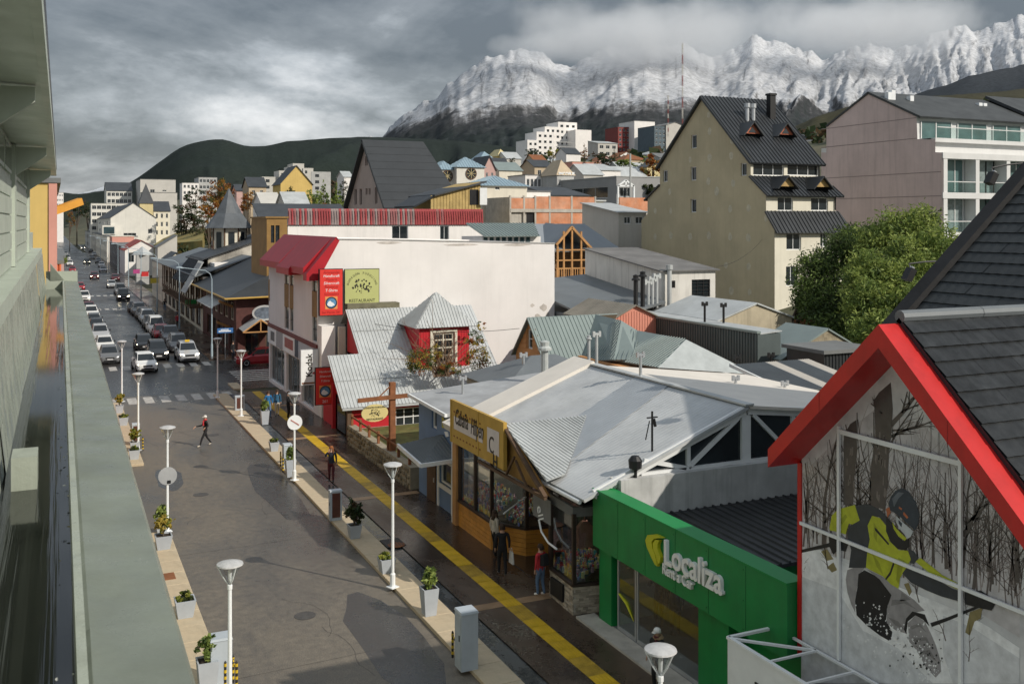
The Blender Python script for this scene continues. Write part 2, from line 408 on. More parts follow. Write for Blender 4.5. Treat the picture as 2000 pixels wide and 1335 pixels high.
# ================================================================ SETTING
def wet(name, dry, wetc, s_big, bias, rough_dry=.7, rough_wet=.16, grain=220., bumpd=.006):
    """paving after rain: large damp stains with a soft sheen, dry coarse patches"""
    if name in MATS: return MATS[name]
    m = bpy.data.materials.new(name); MATS[name] = m; m.use_nodes = True; t = m.node_tree; N = t.nodes; L = t.links; b = N['Principled BSDF']
    g = N.new('ShaderNodeNewGeometry')
    def nz(sc, det, ro, st=None):
        n = N.new('ShaderNodeTexNoise'); n.inputs['Scale'].default_value = sc; n.inputs['Detail'].default_value = det; n.inputs['Roughness'].default_value = ro
        if st: k = N.new('ShaderNodeMapping'); k.inputs['Scale'].default_value = st; L.new(g.outputs['Position'], k.inputs[0]); L.new(k.outputs[0], n.inputs['Vector'])
        else: L.new(g.outputs['Position'], n.inputs['Vector'])
        return n.outputs[0]
    def mr(s, *a):
        r = N.new('ShaderNodeMapRange'); L.new(s, r.inputs[0])
        for i, v in enumerate(a): r.inputs[1+i].default_value = v
        return r.outputs[0]
    big = mr(nz(s_big, 7, .62, (1, .45, 1)), .5-.10+bias, .5+.10+bias, 0, 1)
    fine = nz(grain*.12, 6, .7); gr = nz(grain, 3, .6)
    mixc = N.new('ShaderNodeMix'); mixc.data_type = 'RGBA'; L.new(big, mixc.inputs[0]); mixc.inputs[6].default_value = (*dry, 1); mixc.inputs[7].default_value = (*wetc, 1)
    mul = N.new('ShaderNodeMix'); mul.data_type = 'RGBA'; mul.blend_type = 'MULTIPLY'; mul.inputs[0].default_value = 1; L.new(mixc.outputs[2], mul.inputs[6])
    v = N.new('ShaderNodeMath'); v.operation = 'MULTIPLY'; L.new(mr(fine, .3, .7, .72, 1.28), v.inputs[0]); L.new(mr(gr, .3, .7, .6, 1.4), v.inputs[1])
    cb = N.new('ShaderNodeCombineColor'); [L.new(v.outputs[0], cb.inputs[i]) for i in range(3)]; L.new(cb.outputs[0], mul.inputs[7]); L.new(mul.outputs[2], b.inputs['Base Color'])
    rr = N.new('ShaderNodeMath'); rr.operation = 'ADD'; L.new(mr(big, 0, 1, rough_dry, rough_wet), rr.inputs[0]); L.new(mr(fine, .3, .7, -.08, .14), rr.inputs[1]); L.new(rr.outputs[0], b.inputs['Roughness'])
    bp = N.new('ShaderNodeBump'); bp.inputs['Strength'].default_value = .55; bp.inputs['Distance'].default_value = bumpd; L.new(gr, bp.inputs['Height'])
    bp2 = N.new('ShaderNodeBump'); bp2.inputs['Strength'].default_value = .25; bp2.inputs['Distance'].default_value = .03; L.new(nz(2.2, 4, .6), bp2.inputs['Height']); L.new(bp.outputs[0], bp2.inputs['Normal']); L.new(bp2.outputs[0], b.inputs['Normal'])
    b.inputs['Specular IOR Level'].default_value = .5
    return m
road_near = wet('exposed_aggregate_paving', (.150, .130, .104), (.066, .060, .053), .13, .03, .52, .17, 30., .014)
road_far = wet('wet_asphalt', (.060, .056, .052), (.034, .033, .033), .16, -.02, .45, .19, 40., .01)
walkm = wet('brown_wet_paving', (.105, .070, .046), (.040, .028, .022), .35, -.04, .5, .14, 60., .004)
kerbm = mat('pale_kerb_concrete', (.52, .43, .30), .85, .22, 1.4, 0, .25, 20, col2=(.27, .20, .13), amt2=.22, s2=1.3)
chanm = wet('wet_channel_slab', (.11, .115, .115), (.045, .05, .052), .8, -.05, .5, .12, 50., .003)
grassm = mat('town_ground', (.060, .066, .035), .95, .4, .05, 0, .3, 6, col2=(.12, .10, .06), amt2=.4, s2=.02)
def structure(o): o['kind'] = 'structure'; return o

# ground: one sheet, flat along the street and climbing to the right
xs = np.concatenate([[-2500, -900, -300, -80, -20, 0, 10, 20, 26], np.arange(30, 120, 6), np.arange(120, 700, 25), [800, 1000, 1400, 2000, 3000]])
ys = np.concatenate([[-600, -200, -80, -30, 0], np.arange(20, 420, 20), np.arange(440, 1500, 50), [1700, 2200, 3000, 4200]])
V = [(x, y, terr(x, y)-.02-(.05*max(0, -x-20)**.7 if x < -20 else 0)) for y in ys for x in xs]
nx_ = len(xs); F = [(j*nx_+i, j*nx_+i+1, (j+1)*nx_+i+1, (j+1)*nx_+i) for j in range(len(ys)-1) for i in range(nx_-1)]
structure(npmesh('ground', V, F, grassm, smooth=True))
def sheet(name, m, x0, x1, y0, y1, z, parent=None, kind='structure', ny=1):
    k = MB()
    for i in range(ny):
        a, b = y0+(y1-y0)*i/ny, y0+(y1-y0)*(i+1)/ny
        k.poly([(x0, a, z), (x1, a, z), (x1, b, z), (x0, b, z)])
    o = k.build(name, m, parent)
    if parent is None and kind: o['kind'] = kind
    return o
sheet('road', road_near, 3.0, 12.4, -30, 76.2, .002)
sheet('road', road_far, -2, 15.6, 76.2, 1100, .0005, ny=10)
sheet('side_road', road_far, 15.6, 26, 79.4, 92.2, .001)
jm = mat('road_joint', (.06, .054, .048), .6, .3, 3)
rdj = [o for o in COL.objects if o.name == 'road'][0]; ORG[rdj.name] = Vector()
for i, y in enumerate((27.9, 39.1, 50.6, 62.0)):
    q = MB(); q.poly([(4.3, y, .0055), (7.2, y+.12, .0055), (10.5, y+.3, .0055), (10.5, y+.318, .0055), (7.2, y+.135, .0055), (4.3, y+.016, .0055)]); q.build('joint', jm, rdj)
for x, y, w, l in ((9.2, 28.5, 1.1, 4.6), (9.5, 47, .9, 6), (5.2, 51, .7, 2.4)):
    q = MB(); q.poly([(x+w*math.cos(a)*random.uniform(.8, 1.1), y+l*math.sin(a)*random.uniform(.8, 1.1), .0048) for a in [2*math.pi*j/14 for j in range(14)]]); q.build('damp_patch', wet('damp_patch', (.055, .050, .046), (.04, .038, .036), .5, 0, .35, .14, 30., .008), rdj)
# kerb slabs and pavement of the near block
yk = [18+i*1.28 for i in range(44)]
kerb_r = sheet('kerb', chanm, 11.56, 12.14, 10, 74.0, .062)
proto = None
def slabs(parent, name, x0, x1, ylist, L_, z0, z1, m, jit=.008):
    """paving slabs with open joints, each a piece of its own, alike ones sharing a mesh"""
    k = MB(); b = .012; w = x1-x0
    k.add([(0,0,z0),(w,0,z0),(w,L_,z0),(0,L_,z0),(0,0,z1-b),(w,0,z1-b),(w,L_,z1-b),(0,L_,z1-b),(b,b,z1),(w-b,b,z1),(w-b,L_-b,z1),(b,L_-b,z1)],
          [(0,1,5,4),(1,2,6,5),(2,3,7,6),(3,0,4,7),(4,5,9,8),(5,6,10,9),(6,7,11,10),(7,4,8,11),(8,9,10,11)])
    first = k.build(name, m); me = first.data; bpy.data.objects.remove(first)
    out = []
    for y in ylist:
        o = link(bpy.data.objects.new(name, me)); o.parent = parent; o.location = (x0, y, random.uniform(-jit, jit)); out.append(o)
    return out
ORG[kerb_r.name] = Vector()
slabs(kerb_r, 'kerb_slab', 10.55, 11.55, yk, 1.265, -.05, .115, kerbm)
walk = sheet('pavement', walkm, 12.15, 15.9, 6, 74.3, .1)
k = MB()
for y in (24.6, 36.0, 47.4, 58.8, 70.2): k.box(12.2, 15.2, y, y+.42, .06, .106)
bandm = mat('pale_paving_band', (.30, .19, .11), .45, .25, 2, 0, .2, 30)
k = None
for y in (19.5, 29.3, 43.2, 56.8, 67.5):
    q = MB(); q.box(12.2, 15.3, y, y+.45, .06, .107); q.build('paving_band', bandm, walk)
# tactile paving: yellow ribbed tiles one after another
tact = mat('yellow_tactile_tile', (.62, .40, .015), .5, .22, 2.5, 0, .2, 60, col2=(.40, .25, .03), amt2=.25, s2=1.1, objvar=.10)
tactd = mat('worn_tactile_tile', (.42, .27, .03), .5, .3, 3, 0, .3, 60, objvar=.15)
q = MB(); q.box(0, .58, 0, .585, .07, .112)
for i in range(5): q.box(.05+i*.108, .10+i*.108, .03, .555, .112, .122)
q2 = MB(); q2.box(0, .58, 0, .585, .07, .112)
for i in range(5):
    for j in range(5): q2.box(.06+i*.105, .10+i*.105, .05+j*.105, .09+j*.105, .112, .12)
t1 = q.build('tactile_tile', tact); t2 = q2.build('tactile_tile', tactd); ma, mb_ = t1.data, t2.data; bpy.data.objects.remove(t1); bpy.data.objects.remove(t2)
for i in range(93):
    o = link(bpy.data.objects.new('tactile_tile', mb_ if i % 7 in (2, 3) else ma)); o.parent = walk; o.location = (13.28, 18.4+i*.6, random.uniform(-.003, .003))
# left pavement, two islands with a driveway between them, and the far blocks' pavements
pl1 = sheet('left_pavement', walkm, -.6, 3.2, 10, 41.8, .1); slabs(pl1, 'kerb_slab', 3.2, 4.28, [14+i*1.28 for i in range(22)], 1.265, -.05, .118, kerbm)
pl2 = sheet('left_pavement', walkm, -.6, 3.2, 54.4, 74.4, .1); slabs(pl2, 'kerb_slab', 3.2, 4.28, [54.4+i*1.28 for i in range(15)], 1.265, -.05, .118, kerbm)
pl3 = structure(MB().box(-1.5, 3.0, 91, 700, -.1, .12).build('far_left_pavement', walkm))
pl4 = structure(MB().box(12.9, 15.9, 93.5, 700, -.1, .12).build('far_right_pavement', walkm))
structure(MB().box(12.3, 13.0, 76.0, 79.0, -.1, .1).build('corner_kerb', kerbm))
# painted zebra crossings
zeb = mat('worn_white_road_paint', (.52, .50, .46), .55, .35, 3, 0, .2, 40, col2=(.16, .15, .14), amt2=.3, s2=2.2)
def zebra(x0, x1, n, y0, y1, w, name='zebra_crossing', along='Y', z=.006):
    root = None
    for i in range(n):
        q = MB(); 
        if along == 'Y': c = x0+(x1-x0)*i/(n-1); q.box(c-w/2, c+w/2, y0, y1, z-.003, z)
        else: c = y0+(y1-y0)*i/(n-1); q.box(x0, x1, c-w/2, c+w/2, z-.003, z)
        if root is None: root = structure(q.build(name, zeb))
        else: q.build('stripe', zeb, root)
zebra(4.0, 11.6, 8, 73.0, 75.6, .62); zebra(3.6, 12.4, 9, 90.2, 92.6, .6)
zebra(12.8, 15.9, 0, 0, 0, 0) if False else None
zebra(13.4, 17.5, 6, 80.3, 85.5, .42, along='X')
zebra(4.0, 12.4, 9, 182, 184.4, .6); zebra(4.0, 12.4, 9, 153, 155.4, .6)
# iron covers
for x, y in ((7.3, 31.5), (6.2, 47.5), (8.6, 60.5)): q = MB(); q.lathe([(.34, .0), (.34, .008), (.31, .008), (.31, .006), (.01, .006)], (x, y, .004), 20); q.build('manhole_cover', mat('iron_cover', (.07, .065, .06), .5, .3, 6), rdj)
r_ = random.Random(6)
for i in range(7):   # hairline cracks
    x, y, a = r_.uniform(4.8, 9.5), r_.uniform(26, 66), r_.uniform(-.6, .6); q = MB(); P_ = [(x, y)]
    for j in range(9): a += r_.uniform(-.5, .5); P_.append((P_[-1][0]+math.sin(a)*.45, P_[-1][1]+math.cos(a)*.45))
    for (u, v), (u2, v2) in zip(P_, P_[1:]): q.poly([(u-.007, v, .0056), (u+.007, v, .0056), (u2+.007, v2, .0056), (u2-.007, v2, .0056)])
    q.build('crack', jm, rdj)
q = MB(); q.lathe([(.33, .0), (.33, .012), (.3, .012), (.3, .009), (0.01, .009)], (12.0, 36.6, .11), 18); q.build('manhole_cover', rust, walk)
for (px, py) in ((85, 0),):
    pass
p = pZ(327, 1125, .12); q = MB(); q.box(p.x-.3, p.x+.25, p.y-.35, p.y+.35, .1, .128); q.build('drain_cover', rust, pl1)
p = pZ(722, 1066, .1); q = MB(); q.box(11.6, 12.35, p.y-.5, p.y+.5, .06, .118); 
for i in range(6): q.box(11.65+i*.115, 11.69+i*.115, p.y-.45, p.y+.45, .118, .126)
q.build('drain_grate', black, kerb_r)

# ---------------------------------------------------------------- mountains: height fields at their true distance
def mtn_mat(name, stops, amp, sc=.004, rough=.9, relief=0., rock=0.):
    m = bpy.data.materials.new(name); MATS[name] = m; m.use_nodes = True; t = m.node_tree; N = t.nodes; L = t.links; b = N['Principled BSDF']
    b.inputs['Roughness'].default_value = rough; b.inputs['Specular IOR Level'].default_value = .1
    g = N.new('ShaderNodeNewGeometry'); s = N.new('ShaderNodeSeparateXYZ'); L.new(g.outputs['Position'], s.inputs[0])
    mpn = N.new('ShaderNodeMapping'); mpn.inputs['Scale'].default_value = (1, 1, .55); L.new(g.outputs['Position'], mpn.inputs[0])
    n = N.new('ShaderNodeTexNoise'); n.inputs['Scale'].default_value = sc; n.inputs['Detail'].default_value = 12; n.inputs['Roughness'].default_value = .66; L.new(mpn.outputs[0], n.inputs['Vector'])
    n2 = N.new('ShaderNodeTexNoise'); n2.inputs['Scale'].default_value = sc*14; n2.inputs['Detail'].default_value = 6; n2.inputs['Roughness'].default_value = .7; L.new(g.outputs['Position'], n2.inputs['Vector'])
    # steep rock sheds its snow
    sn = N.new('ShaderNodeSeparateXYZ'); L.new(g.outputs['Normal'], sn.inputs[0])
    a1 = N.new('ShaderNodeMath'); a1.operation = 'MULTIPLY_ADD'; L.new(n.outputs[0], a1.inputs[0]); a1.inputs[1].default_value = amp; L.new(s.outputs[2], a1.inputs[2])
    a2 = N.new('ShaderNodeMath'); a2.operation = 'MULTIPLY_ADD'; L.new(n2.outputs[0], a2.inputs[0]); a2.inputs[1].default_value = amp*.32; L.new(a1.outputs[0], a2.inputs[2])
    a3 = N.new('ShaderNodeMath'); a3.operation = 'MULTIPLY_ADD'; L.new(sn.outputs[2], a3.inputs[0]); a3.inputs[1].default_value = amp*.9; L.new(a2.outputs[0], a3.inputs[2])
    uvn = N.new('ShaderNodeTexCoord'); mu = N.new('ShaderNodeMapping'); mu.inputs['Scale'].default_value = (1.5, 1.5, 1); mu.inputs['Rotation'].default_value = (0, 0, .5); L.new(uvn.outputs['UV'], mu.inputs[0]); n3 = N.new('ShaderNodeTexNoise'); n3.inputs['Scale'].default_value = 1.; n3.inputs['Detail'].default_value = 9; n3.inputs['Roughness'].default_value = .68; L.new(mu.outputs[0], n3.inputs['Vector'])
    a4 = N.new('ShaderNodeMath'); a4.operation = 'MULTIPLY_ADD'; L.new(n3.outputs[0], a4.inputs[0]); a4.inputs[1].default_value = amp*.9; L.new(a3.outputs[0], a4.inputs[2]); a3 = a4
    off = amp*.5+amp*.16+amp*.62+amp*.45
    r = N.new('ShaderNodeMapRange'); L.new(a3.outputs[0], r.inputs[0]); z0, z1 = stops[0][0], stops[-1][0]; r.inputs[1].default_value = z0+off; r.inputs[2].default_value = z1+off
    c = N.new('ShaderNodeValToRGB'); L.new(r.outputs[0], c.inputs[0]); el = c.color_ramp.elements
    el[0].position = 0; el[0].color = (*stops[0][1], 1); el[1].position = 1; el[1].color = (*stops[-1][1], 1)
    for z, cc in stops[1:-1]: x = el.new((z-z0)/(z1-z0)); x.color = (*cc, 1)
    mul = N.new('ShaderNodeMix'); mul.data_type = 'RGBA'; mul.blend_type = 'MULTIPLY'; mul.inputs[0].default_value = 1; L.new(c.outputs[0], mul.inputs[6])
    r2 = N.new('ShaderNodeMapRange'); L.new(n2.outputs[0], r2.inputs[0]); r2.inputs[1].default_value = .3; r2.inputs[2].default_value = .7; r2.inputs[3].default_value = .6; r2.inputs[4].default_value = 1.4
    cb = N.new('ShaderNodeCombineColor'); [L.new(r2.outputs[0], cb.inputs[i]) for i in range(3)]; L.new(cb.outputs[0], mul.inputs[7]); L.new(mul.outputs[2], b.inputs['Base Color'])
    if relief:   # ribs and gullies running down the slope
        nr = N.new('ShaderNodeTexNoise'); nr.noise_type = 'RIDGED_MULTIFRACTAL'; nr.inputs['Scale'].default_value = 1.3; nr.inputs['Detail'].default_value = 9; nr.inputs['Roughness'].default_value = .62; nr.inputs['Lacunarity'].default_value = 2.1
        mv = N.new('ShaderNodeMapping'); mv.inputs['Scale'].default_value = (.9, 1.3, 1); mv.inputs['Rotation'].default_value = (0, 0, .7); L.new(uvn.outputs['UV'], mv.inputs[0]); L.new(mv.outputs[0], nr.inputs['Vector'])
        bp = N.new('ShaderNodeBump'); bp.inputs['Strength'].default_value = 1; bp.inputs['Distance'].default_value = relief; L.new(nr.outputs[0], bp.inputs['Height']); L.new(bp.outputs[0], b.inputs['Normal'])
        if rock:
            nk = N.new('ShaderNodeTexNoise'); nk.inputs['Scale'].default_value = 1.7; nk.inputs['Detail'].default_value = 10; nk.inputs['Roughness'].default_value = .72; nk.inputs['Distortion'].default_value = .6; L.new(mv.outputs[0], nk.inputs['Vector'])
            rk = N.new('ShaderNodeMapRange'); L.new(nk.outputs[0], rk.inputs[0]); [setattr(rk.inputs[i+1], 'default_value', v) for i, v in enumerate((.54, .64, 0, rock))]
            mk = N.new('ShaderNodeMix'); mk.data_type = 'RGBA'; L.new(rk.outputs[0], mk.inputs[0]); L.new(mul.outputs[2], mk.inputs[6]); mk.inputs[7].default_value = (.060, .064, .070, 1); L.new(mk.outputs[2], b.inputs['Base Color'])
    return m
def range_(name, prof, D0, Dr, m, amp, jag, power=1.25, nu=300, nd=70, seed=0., zfoot=-30, wig=.10, rugged=.9):
    """prof: skyline as (pixel x, pixel y); a height field whose crest wanders in distance"""
    pxs = np.array([p[0] for p in prof], float); pys = np.array([p[1] for p in prof], float)
    us = np.linspace(pxs[0], pxs[-1], nu); V = []
    ts = np.concatenate([np.linspace(0, 1, nd), [1.05, 1.12, 1.25, 1.5]])
    for i, px in enumerate(us):
        py = np.interp(px, pxs, pys); u = (px-1000)/FPX
        Dc = Dr*(1+wig*noise.noise(Vector((px*.004, seed, 3.3))))
        top = CH+(HOR-py)/FPX*Dc
        for t in ts:
            D = D0+(Dc-D0)*t
            P = Vector((u*D, D, 0))*(1/900.)
            rd = noise.ridged_multi_fractal(Vector((px*.0050+seed+D*.00055*math.sin(px*.004+seed)+.2*math.sin(D/600.), D/1900., seed)), rugged, 2.2, 7, 1.0, 2.0)
            sm = noise.fractal(P*6+Vector((0, seed, 0)), .8, 2.1, 6)
            tt = min(t, 1.)
            z = zfoot+(top-zfoot)*tt**power
            env = math.sin(math.pi*min(1, tt))**.8 if tt < 1 else 0
            z += amp*(rd-1.35)*env*tt**.5+amp*.25*sm*env
            if t >= .93: z += jag*(noise.fractal(Vector((px*.03, seed, 7)), .65, 2.2, 7))*Dr/FPX*min(1, (t-.93)/.06)
            if t > 1: z -= (t-1)*1.3*(top-zfoot)
            V.append((u*D*CT+D*ST, -u*D*ST+D*CT, z))
    n = len(ts); F = [(i*n+j, (i+1)*n+j, (i+1)*n+j+1, i*n+j+1) for i in range(nu-1) for j in range(n-1)]
    o = structure(npmesh(name, V, F, m, smooth=True)); uv = o.data.uv_layers.new(name='slope'); li = np.empty(len(o.data.loops), np.int32); o.data.loops.foreach_get('vertex_index', li)
    uv.data.foreach_set('uv', np.stack([us[li//n]/40., ts[li % n]*3.], 1).ravel()); return o
forest = mtn_mat('dark_forest', [(0, (.022, .027, .020)), (160, (.019, .027, .023)), (420, (.024, .029, .028))], 40, .012, .9, 8.)
snowm = mtn_mat('snow_rock_forest', [(120, (.018, .027, .025)), (330, (.024, .031, .031)), (440, (.045, .047, .050)), (475, (.16, .16, .165)), (505, (.37, .38, .40)), (980, (.50, .51, .53))], 210, .0032, .9, 20., .65)
scrub = mtn_mat('brown_scrub_hill', [(50, (.045, .050, .026)), (220, (.050, .046, .024)), (420, (.05, .05, .042))], 60, .008)
bare = mtn_mat('bare_shaded_ridge', [(100, (.026, .032, .032)), (420, (.032, .038, .045)), (700, (.06, .066, .075))], 60, .006)
range_('hill', [(-1400, 240), (-700, 300), (-200, 355), (60, 372), (110, 374), (150, 379), (180, 376), (215, 371), (255, 356), (300, 325), (345, 292), (372, 280), (400, 274), (440, 272), (470, 283), (512, 287), (560, 277), (640, 270), (700, 267), (760, 268), (900, 275), (1100, 300), (1400, 330), (2200, 400)], 900, 2700, forest, 70, 1.2, 1.15, 260, 46, 2.2)
range_('far_snow_hill', [(60, 402), (140, 381), (175, 372), (205, 364), (240, 362), (300, 372), (420, 395)], 6000, 9000, mtn_mat('far_snow', [(0, (.03, .04, .045)), (260, (.05, .06, .07)), (330, (.6, .62, .65))], 90, .002), 40, 1.5, 1.2, 60, 20, 8.)
range_('snow_mountain', [(560, 330), (690, 283), (745, 264), (800, 216), (830, 200), (850, 186), (880, 158), (905, 142), (935, 124), (965, 112), (1000, 100), (1030, 96), (1062, 104), (1085, 124), (1110, 129), (1150, 112), (1190, 92), (1230, 86), (1262, 78), (1290, 88), (1335, 82), (1370, 104), (1395, 112), (1440, 92), (1470, 69), (1495, 78), (1530, 84), (1565, 96), (1605, 115), (1650, 98), (1700, 84), (1750, 98), (1800, 82), (1850, 56), (1880, 50), (1910, 62), (1950, 48), (2000, 30), (2080, 10), (2200, -30), (2400, -60), (2700, 20), (3200, 120)], 1500, 5200, snowm, 62, 10., 1.45, 700, 130, 5.1, 20, .03, .7)
range_('bare_ridge', [(1440, 300), (1560, 262), (1640, 236), (1700, 214), (1780, 186), (1850, 165), (1900, 148), (1960, 134), (2000, 126), (2100, 96), (2300, 60), (2800, 90), (3300, 200)], 1300, 3300, bare, 60, 2.5, 1.15, 170, 40, 9.4, 0)
range_('scrub_hill', [(1380, 330), (1480, 284), (1560, 243), (1600, 226), (1650, 210), (1720, 196), (1800, 188), (1880, 184), (2000, 174), (2150, 160), (2400, 150), (2900, 190), (3300, 280)], 600, 1900, scrub, 30, 1.6, 1.1, 170, 40, 12.7, 20)
# ================================================================ BUILDINGS NEAR THE CAMERA
# ---- green building whose gutter runs away under the lens
greenp = mat('sage_green_paint', (.44, .49, .42), .45, .10, 1.3, .12, .08, 40, rvar=.12)
greend = mat('sage_green_weathered', (.42, .46, .39), .3, .25, 1.6, .35, .3, 9, rvar=.2, col2=(.15, .165, .13), amt2=.25, s2=1.6)
GD = -(TH-math.atan2(882., FPX))
gb = thing('green_building', 'sage green painted building with deep eave and gutter, running away at the left edge', 'building', (0, 0, 0), GD if abs(GD) > 1e-6 else .001)
YE = 33.5
k = MB(); k.box(-9, -.76, -4, 30, 10.2, 13.95); k.box(-9, .34, -4, YE, 0, 10.28); k.box(-9, -.76, 30, YE, 10.28, 12.2); k.build('wall', greenp, gb)
k = MB(); k.box(-.76, -.49, -4, YE-1.4, 11.55, 11.75); led = k.build('ledge', greenp, gb)
k = MB()
for i in range(9):   # flashing sheets, overlapping, each a little out of true
    y0, y1 = -3+i*4, 1.05+i*4; o = random.uniform(-.012, .012)
    k.add([(-.5+o, y0, 11.57), (-.46+o, y0, 11.0), (-.40+o*2, y0, 10.45), (-.40-o*2, y1, 10.45), (-.46-o, y1, 11.0), (-.5-o, y1, 11.57)], [(0, 1, 4, 5), (1, 2, 3, 4)])
k.build('flashing', greend, gb)
water = bpy.data.materials.new('standing_water'); water.use_nodes = True; b_ = water.node_tree.nodes['Principled BSDF']; b_.inputs['Base Color'].default_value = (.012, .014, .012, 1); b_.inputs['Roughness'].default_value = .06
n_ = water.node_tree.nodes.new('ShaderNodeTexNoise'); n_.inputs['Scale'].default_value = 5; n_.inputs['Detail'].default_value = 4; bp_ = water.node_tree.nodes.new('ShaderNodeBump'); bp_.inputs['Strength'].default_value = .10; bp_.inputs['Distance'].default_value = .03
water.node_tree.links.new(n_.outputs[0], bp_.inputs['Height']); water.node_tree.links.new(bp_.outputs[0], b_.inputs['Normal'])
gut = MB(); gut.add([(-.41, -4, 10.40), (.1, -4, 10.40), (.1, YE, 10.40), (-.41, YE, 10.40)], [(0, 1, 2, 3)]); gut.box(.06, .1, -4, YE, 10.3, 10.72); gut = gut.build('gutter', greend, gb)
k = MB(); k.add([(-.405, -4, 10.47), (.06, -4, 10.47), (.06, YE-.2, 10.47), (-.405, YE-.2, 10.47)], [(0, 1, 2, 3)]); k.build('gutter_water', water, gut)
k = MB(); k.box(-.34, -.16, 8.4, 8.75, 10.42, 10.72); k.build('downpipe_mouth', greend, gut)
copm = mat('weathered_coping', (.20, .225, .185), .34, .2, 1.6, 0, .1, 25, rvar=.16, col2=(.19, .21, .175), amt2=.3, s2=2.8)
for i in range(13):  # coping sheets, lapped
    y0 = -3.9+i*2.88; dz = random.uniform(-.006, .006); q = MB(); L_ = 2.9
    q.add([(.10, y0, 10.70), (.118, y0, 10.705+dz), (.47, y0, 10.685+dz), (.49, y0, 10.66), (.49, y0, 10.48), (.10, y0+L_, 10.70), (.118, y0+L_, 10.712-dz), (.47, y0+L_, 10.692-dz), (.49, y0+L_, 10.665), (.49, y0+L_, 10.48), (.1, y0, 10.55), (.1, y0+L_, 10.55)],
          [(0, 1, 6, 5), (1, 2, 7, 6), (2, 3, 8, 7), (3, 4, 9, 8), (10, 0, 5, 11), (4, 3, 2, 1, 0, 10), (5, 6, 7, 8, 9, 11)])
    q.build('coping_sheet', copm, gb)
k = MB(); k.box(-.4, .48, YE-.05, YE+.1, 10.3, 11.0); k.add([(-.28, YE-.4, 11.25), (.11, YE-.05, 10.72), (-.28, YE+.1, 11.25), (-.28, YE-.05, 10.7)], [(0, 1, 2), (0, 3, 1), (1, 3, 2)]); k.build('gutter_end', greend, gut)
so = MB(); so.slab([(-.85, -4, 13.84), (-.155, -4, 13.80), (-.155, 30.4, 13.80), (-.85, 30.4, 13.84)], .05, (0, 0, 1)); so = so.build('soffit', greenp, gb)
k = MB(); k.box(-.17, -.10, -4, 30.5, 13.79, 13.98); k.box(-.85, -.1, 30.41, 30.5, 13.79, 13.98); k.build('fascia', greenp, so)
k = MB(); k.slab([(-.09, -4, 13.99), (-.09, 30.6, 13.99), (-9, 30.6, 15.4), (-9, -4, 15.4)], .06); k.build('roof', blackr, gb)
for yb in (2.5, 10.5, 18.9, 27.2):
    q = MB(); q.box(-.76, -.69, yb-.30, yb+.30, 11.76, 13.79); q.build('pilaster', greenp, gb)
    q = MB(); q.slab([(-.69, yb-.05, 13.78), (-.22, yb-.05, 13.78), (-.22, yb-.05, 13.64), (-.69, yb-.05, 13.3)], .14, (0, 1, 0)); q.build('bracket', greenp, gb)
for y0, y1 in ((3.1, 9.9), (11.1, 18.3), (19.5, 26.6)):
    for j in range(5):
        q = MB(); q.box(-.76, -.732+.004*(j % 2), y0, y1, 11.78+j*.285, 12.04+j*.285); q.build('cladding_board', greenp, gb)
    for j in range(3):
        a = y0+.2+(y1-y0-.2)*j/3; bq = a+(y1-y0)/3-.35
        q = MB(); q.box(-.76, -.72, a, bq, 13.28, 13.74); w = q.build('window', greenp, gb)
        q = MB(); q.box(-.722, -.715, a+.07, bq-.07, 13.33, 13.69); q.build('pane', glassd, w)

r_ = random.Random(17); lit_ = mat('leaf_litter', (.22, .20, .13), .8, .4, 9); lit2 = mat('pale_droppings', (.52, .52, .48), .7, .2, 9)
for i in range(60):   # grit and droppings in the gutter and on the coping
    y = 2.2+r_.random()**1.6*16; on = r_.random() < .16; x, z = (r_.uniform(.14, .44), 10.712) if on else (r_.uniform(-.02, .055), 10.474+.2*r_.random()); w = r_.uniform(.002, .006) if on else r_.uniform(.004, .014)
    q = MB(); q.slab([Vector((x+w*math.cos(a)*r_.uniform(.6, 1.2), y+2.2*w*math.sin(a)*r_.uniform(.6, 1.2), z)) for a in [k_*1.05 for k_ in range(6)]], .0008, (0, 0, 1)); q.build('debris', lit2 if on or i % 3 == 0 else lit_, gut)

# ---- shop with the snow mural and the red gable (right edge)
Xw, Ym, Zr, Ze, Yh = 15.6, 14.7, 10.5, 7.46, 3.25
ms = thing('mural_building', 'black-roofed building with red gable frame and big snowboarder mural at right', 'building', (Xw, Ym, 0))
wm = mat('white_cladding', (.62, .62, .61), .5, .06, .8)
k = MB(); k.add([(Xw, Ym-Yh, 0), (Xw, Ym+Yh, 0), (Xw, Ym+Yh, 7.2), (Xw, Ym, 10.2), (Xw, Ym-Yh, 7.2)], [(0, 1, 2, 3, 4)]); k.box(Xw+.01, 34, Ym-Yh, Ym+Yh, 0, 7.15); k.build('wall', wm, ms)
def mural_pt(x, y, d=0.): p = pX(x, y, Xw); return (Xw-d, p.y, p.z)
mur = MB(); mur.slab([(Xw-.03, Ym-Yh+.06, 3.0), (Xw-.03, Ym+Yh-.06, 3.0), (Xw-.03, Ym+Yh-.06, 7.1), (Xw-.03, Ym, 10.05), (Xw-.03, Ym-Yh+.06, 7.1)], .025, (1, 0, 0))
snowpr = mat('print_snow', (.68, .685, .70), .3, .14, .9, 0, col2=(.40, .41, .44), amt2=.4, s2=.8); mur = mur.build('mural_panel', snowpr, ms)
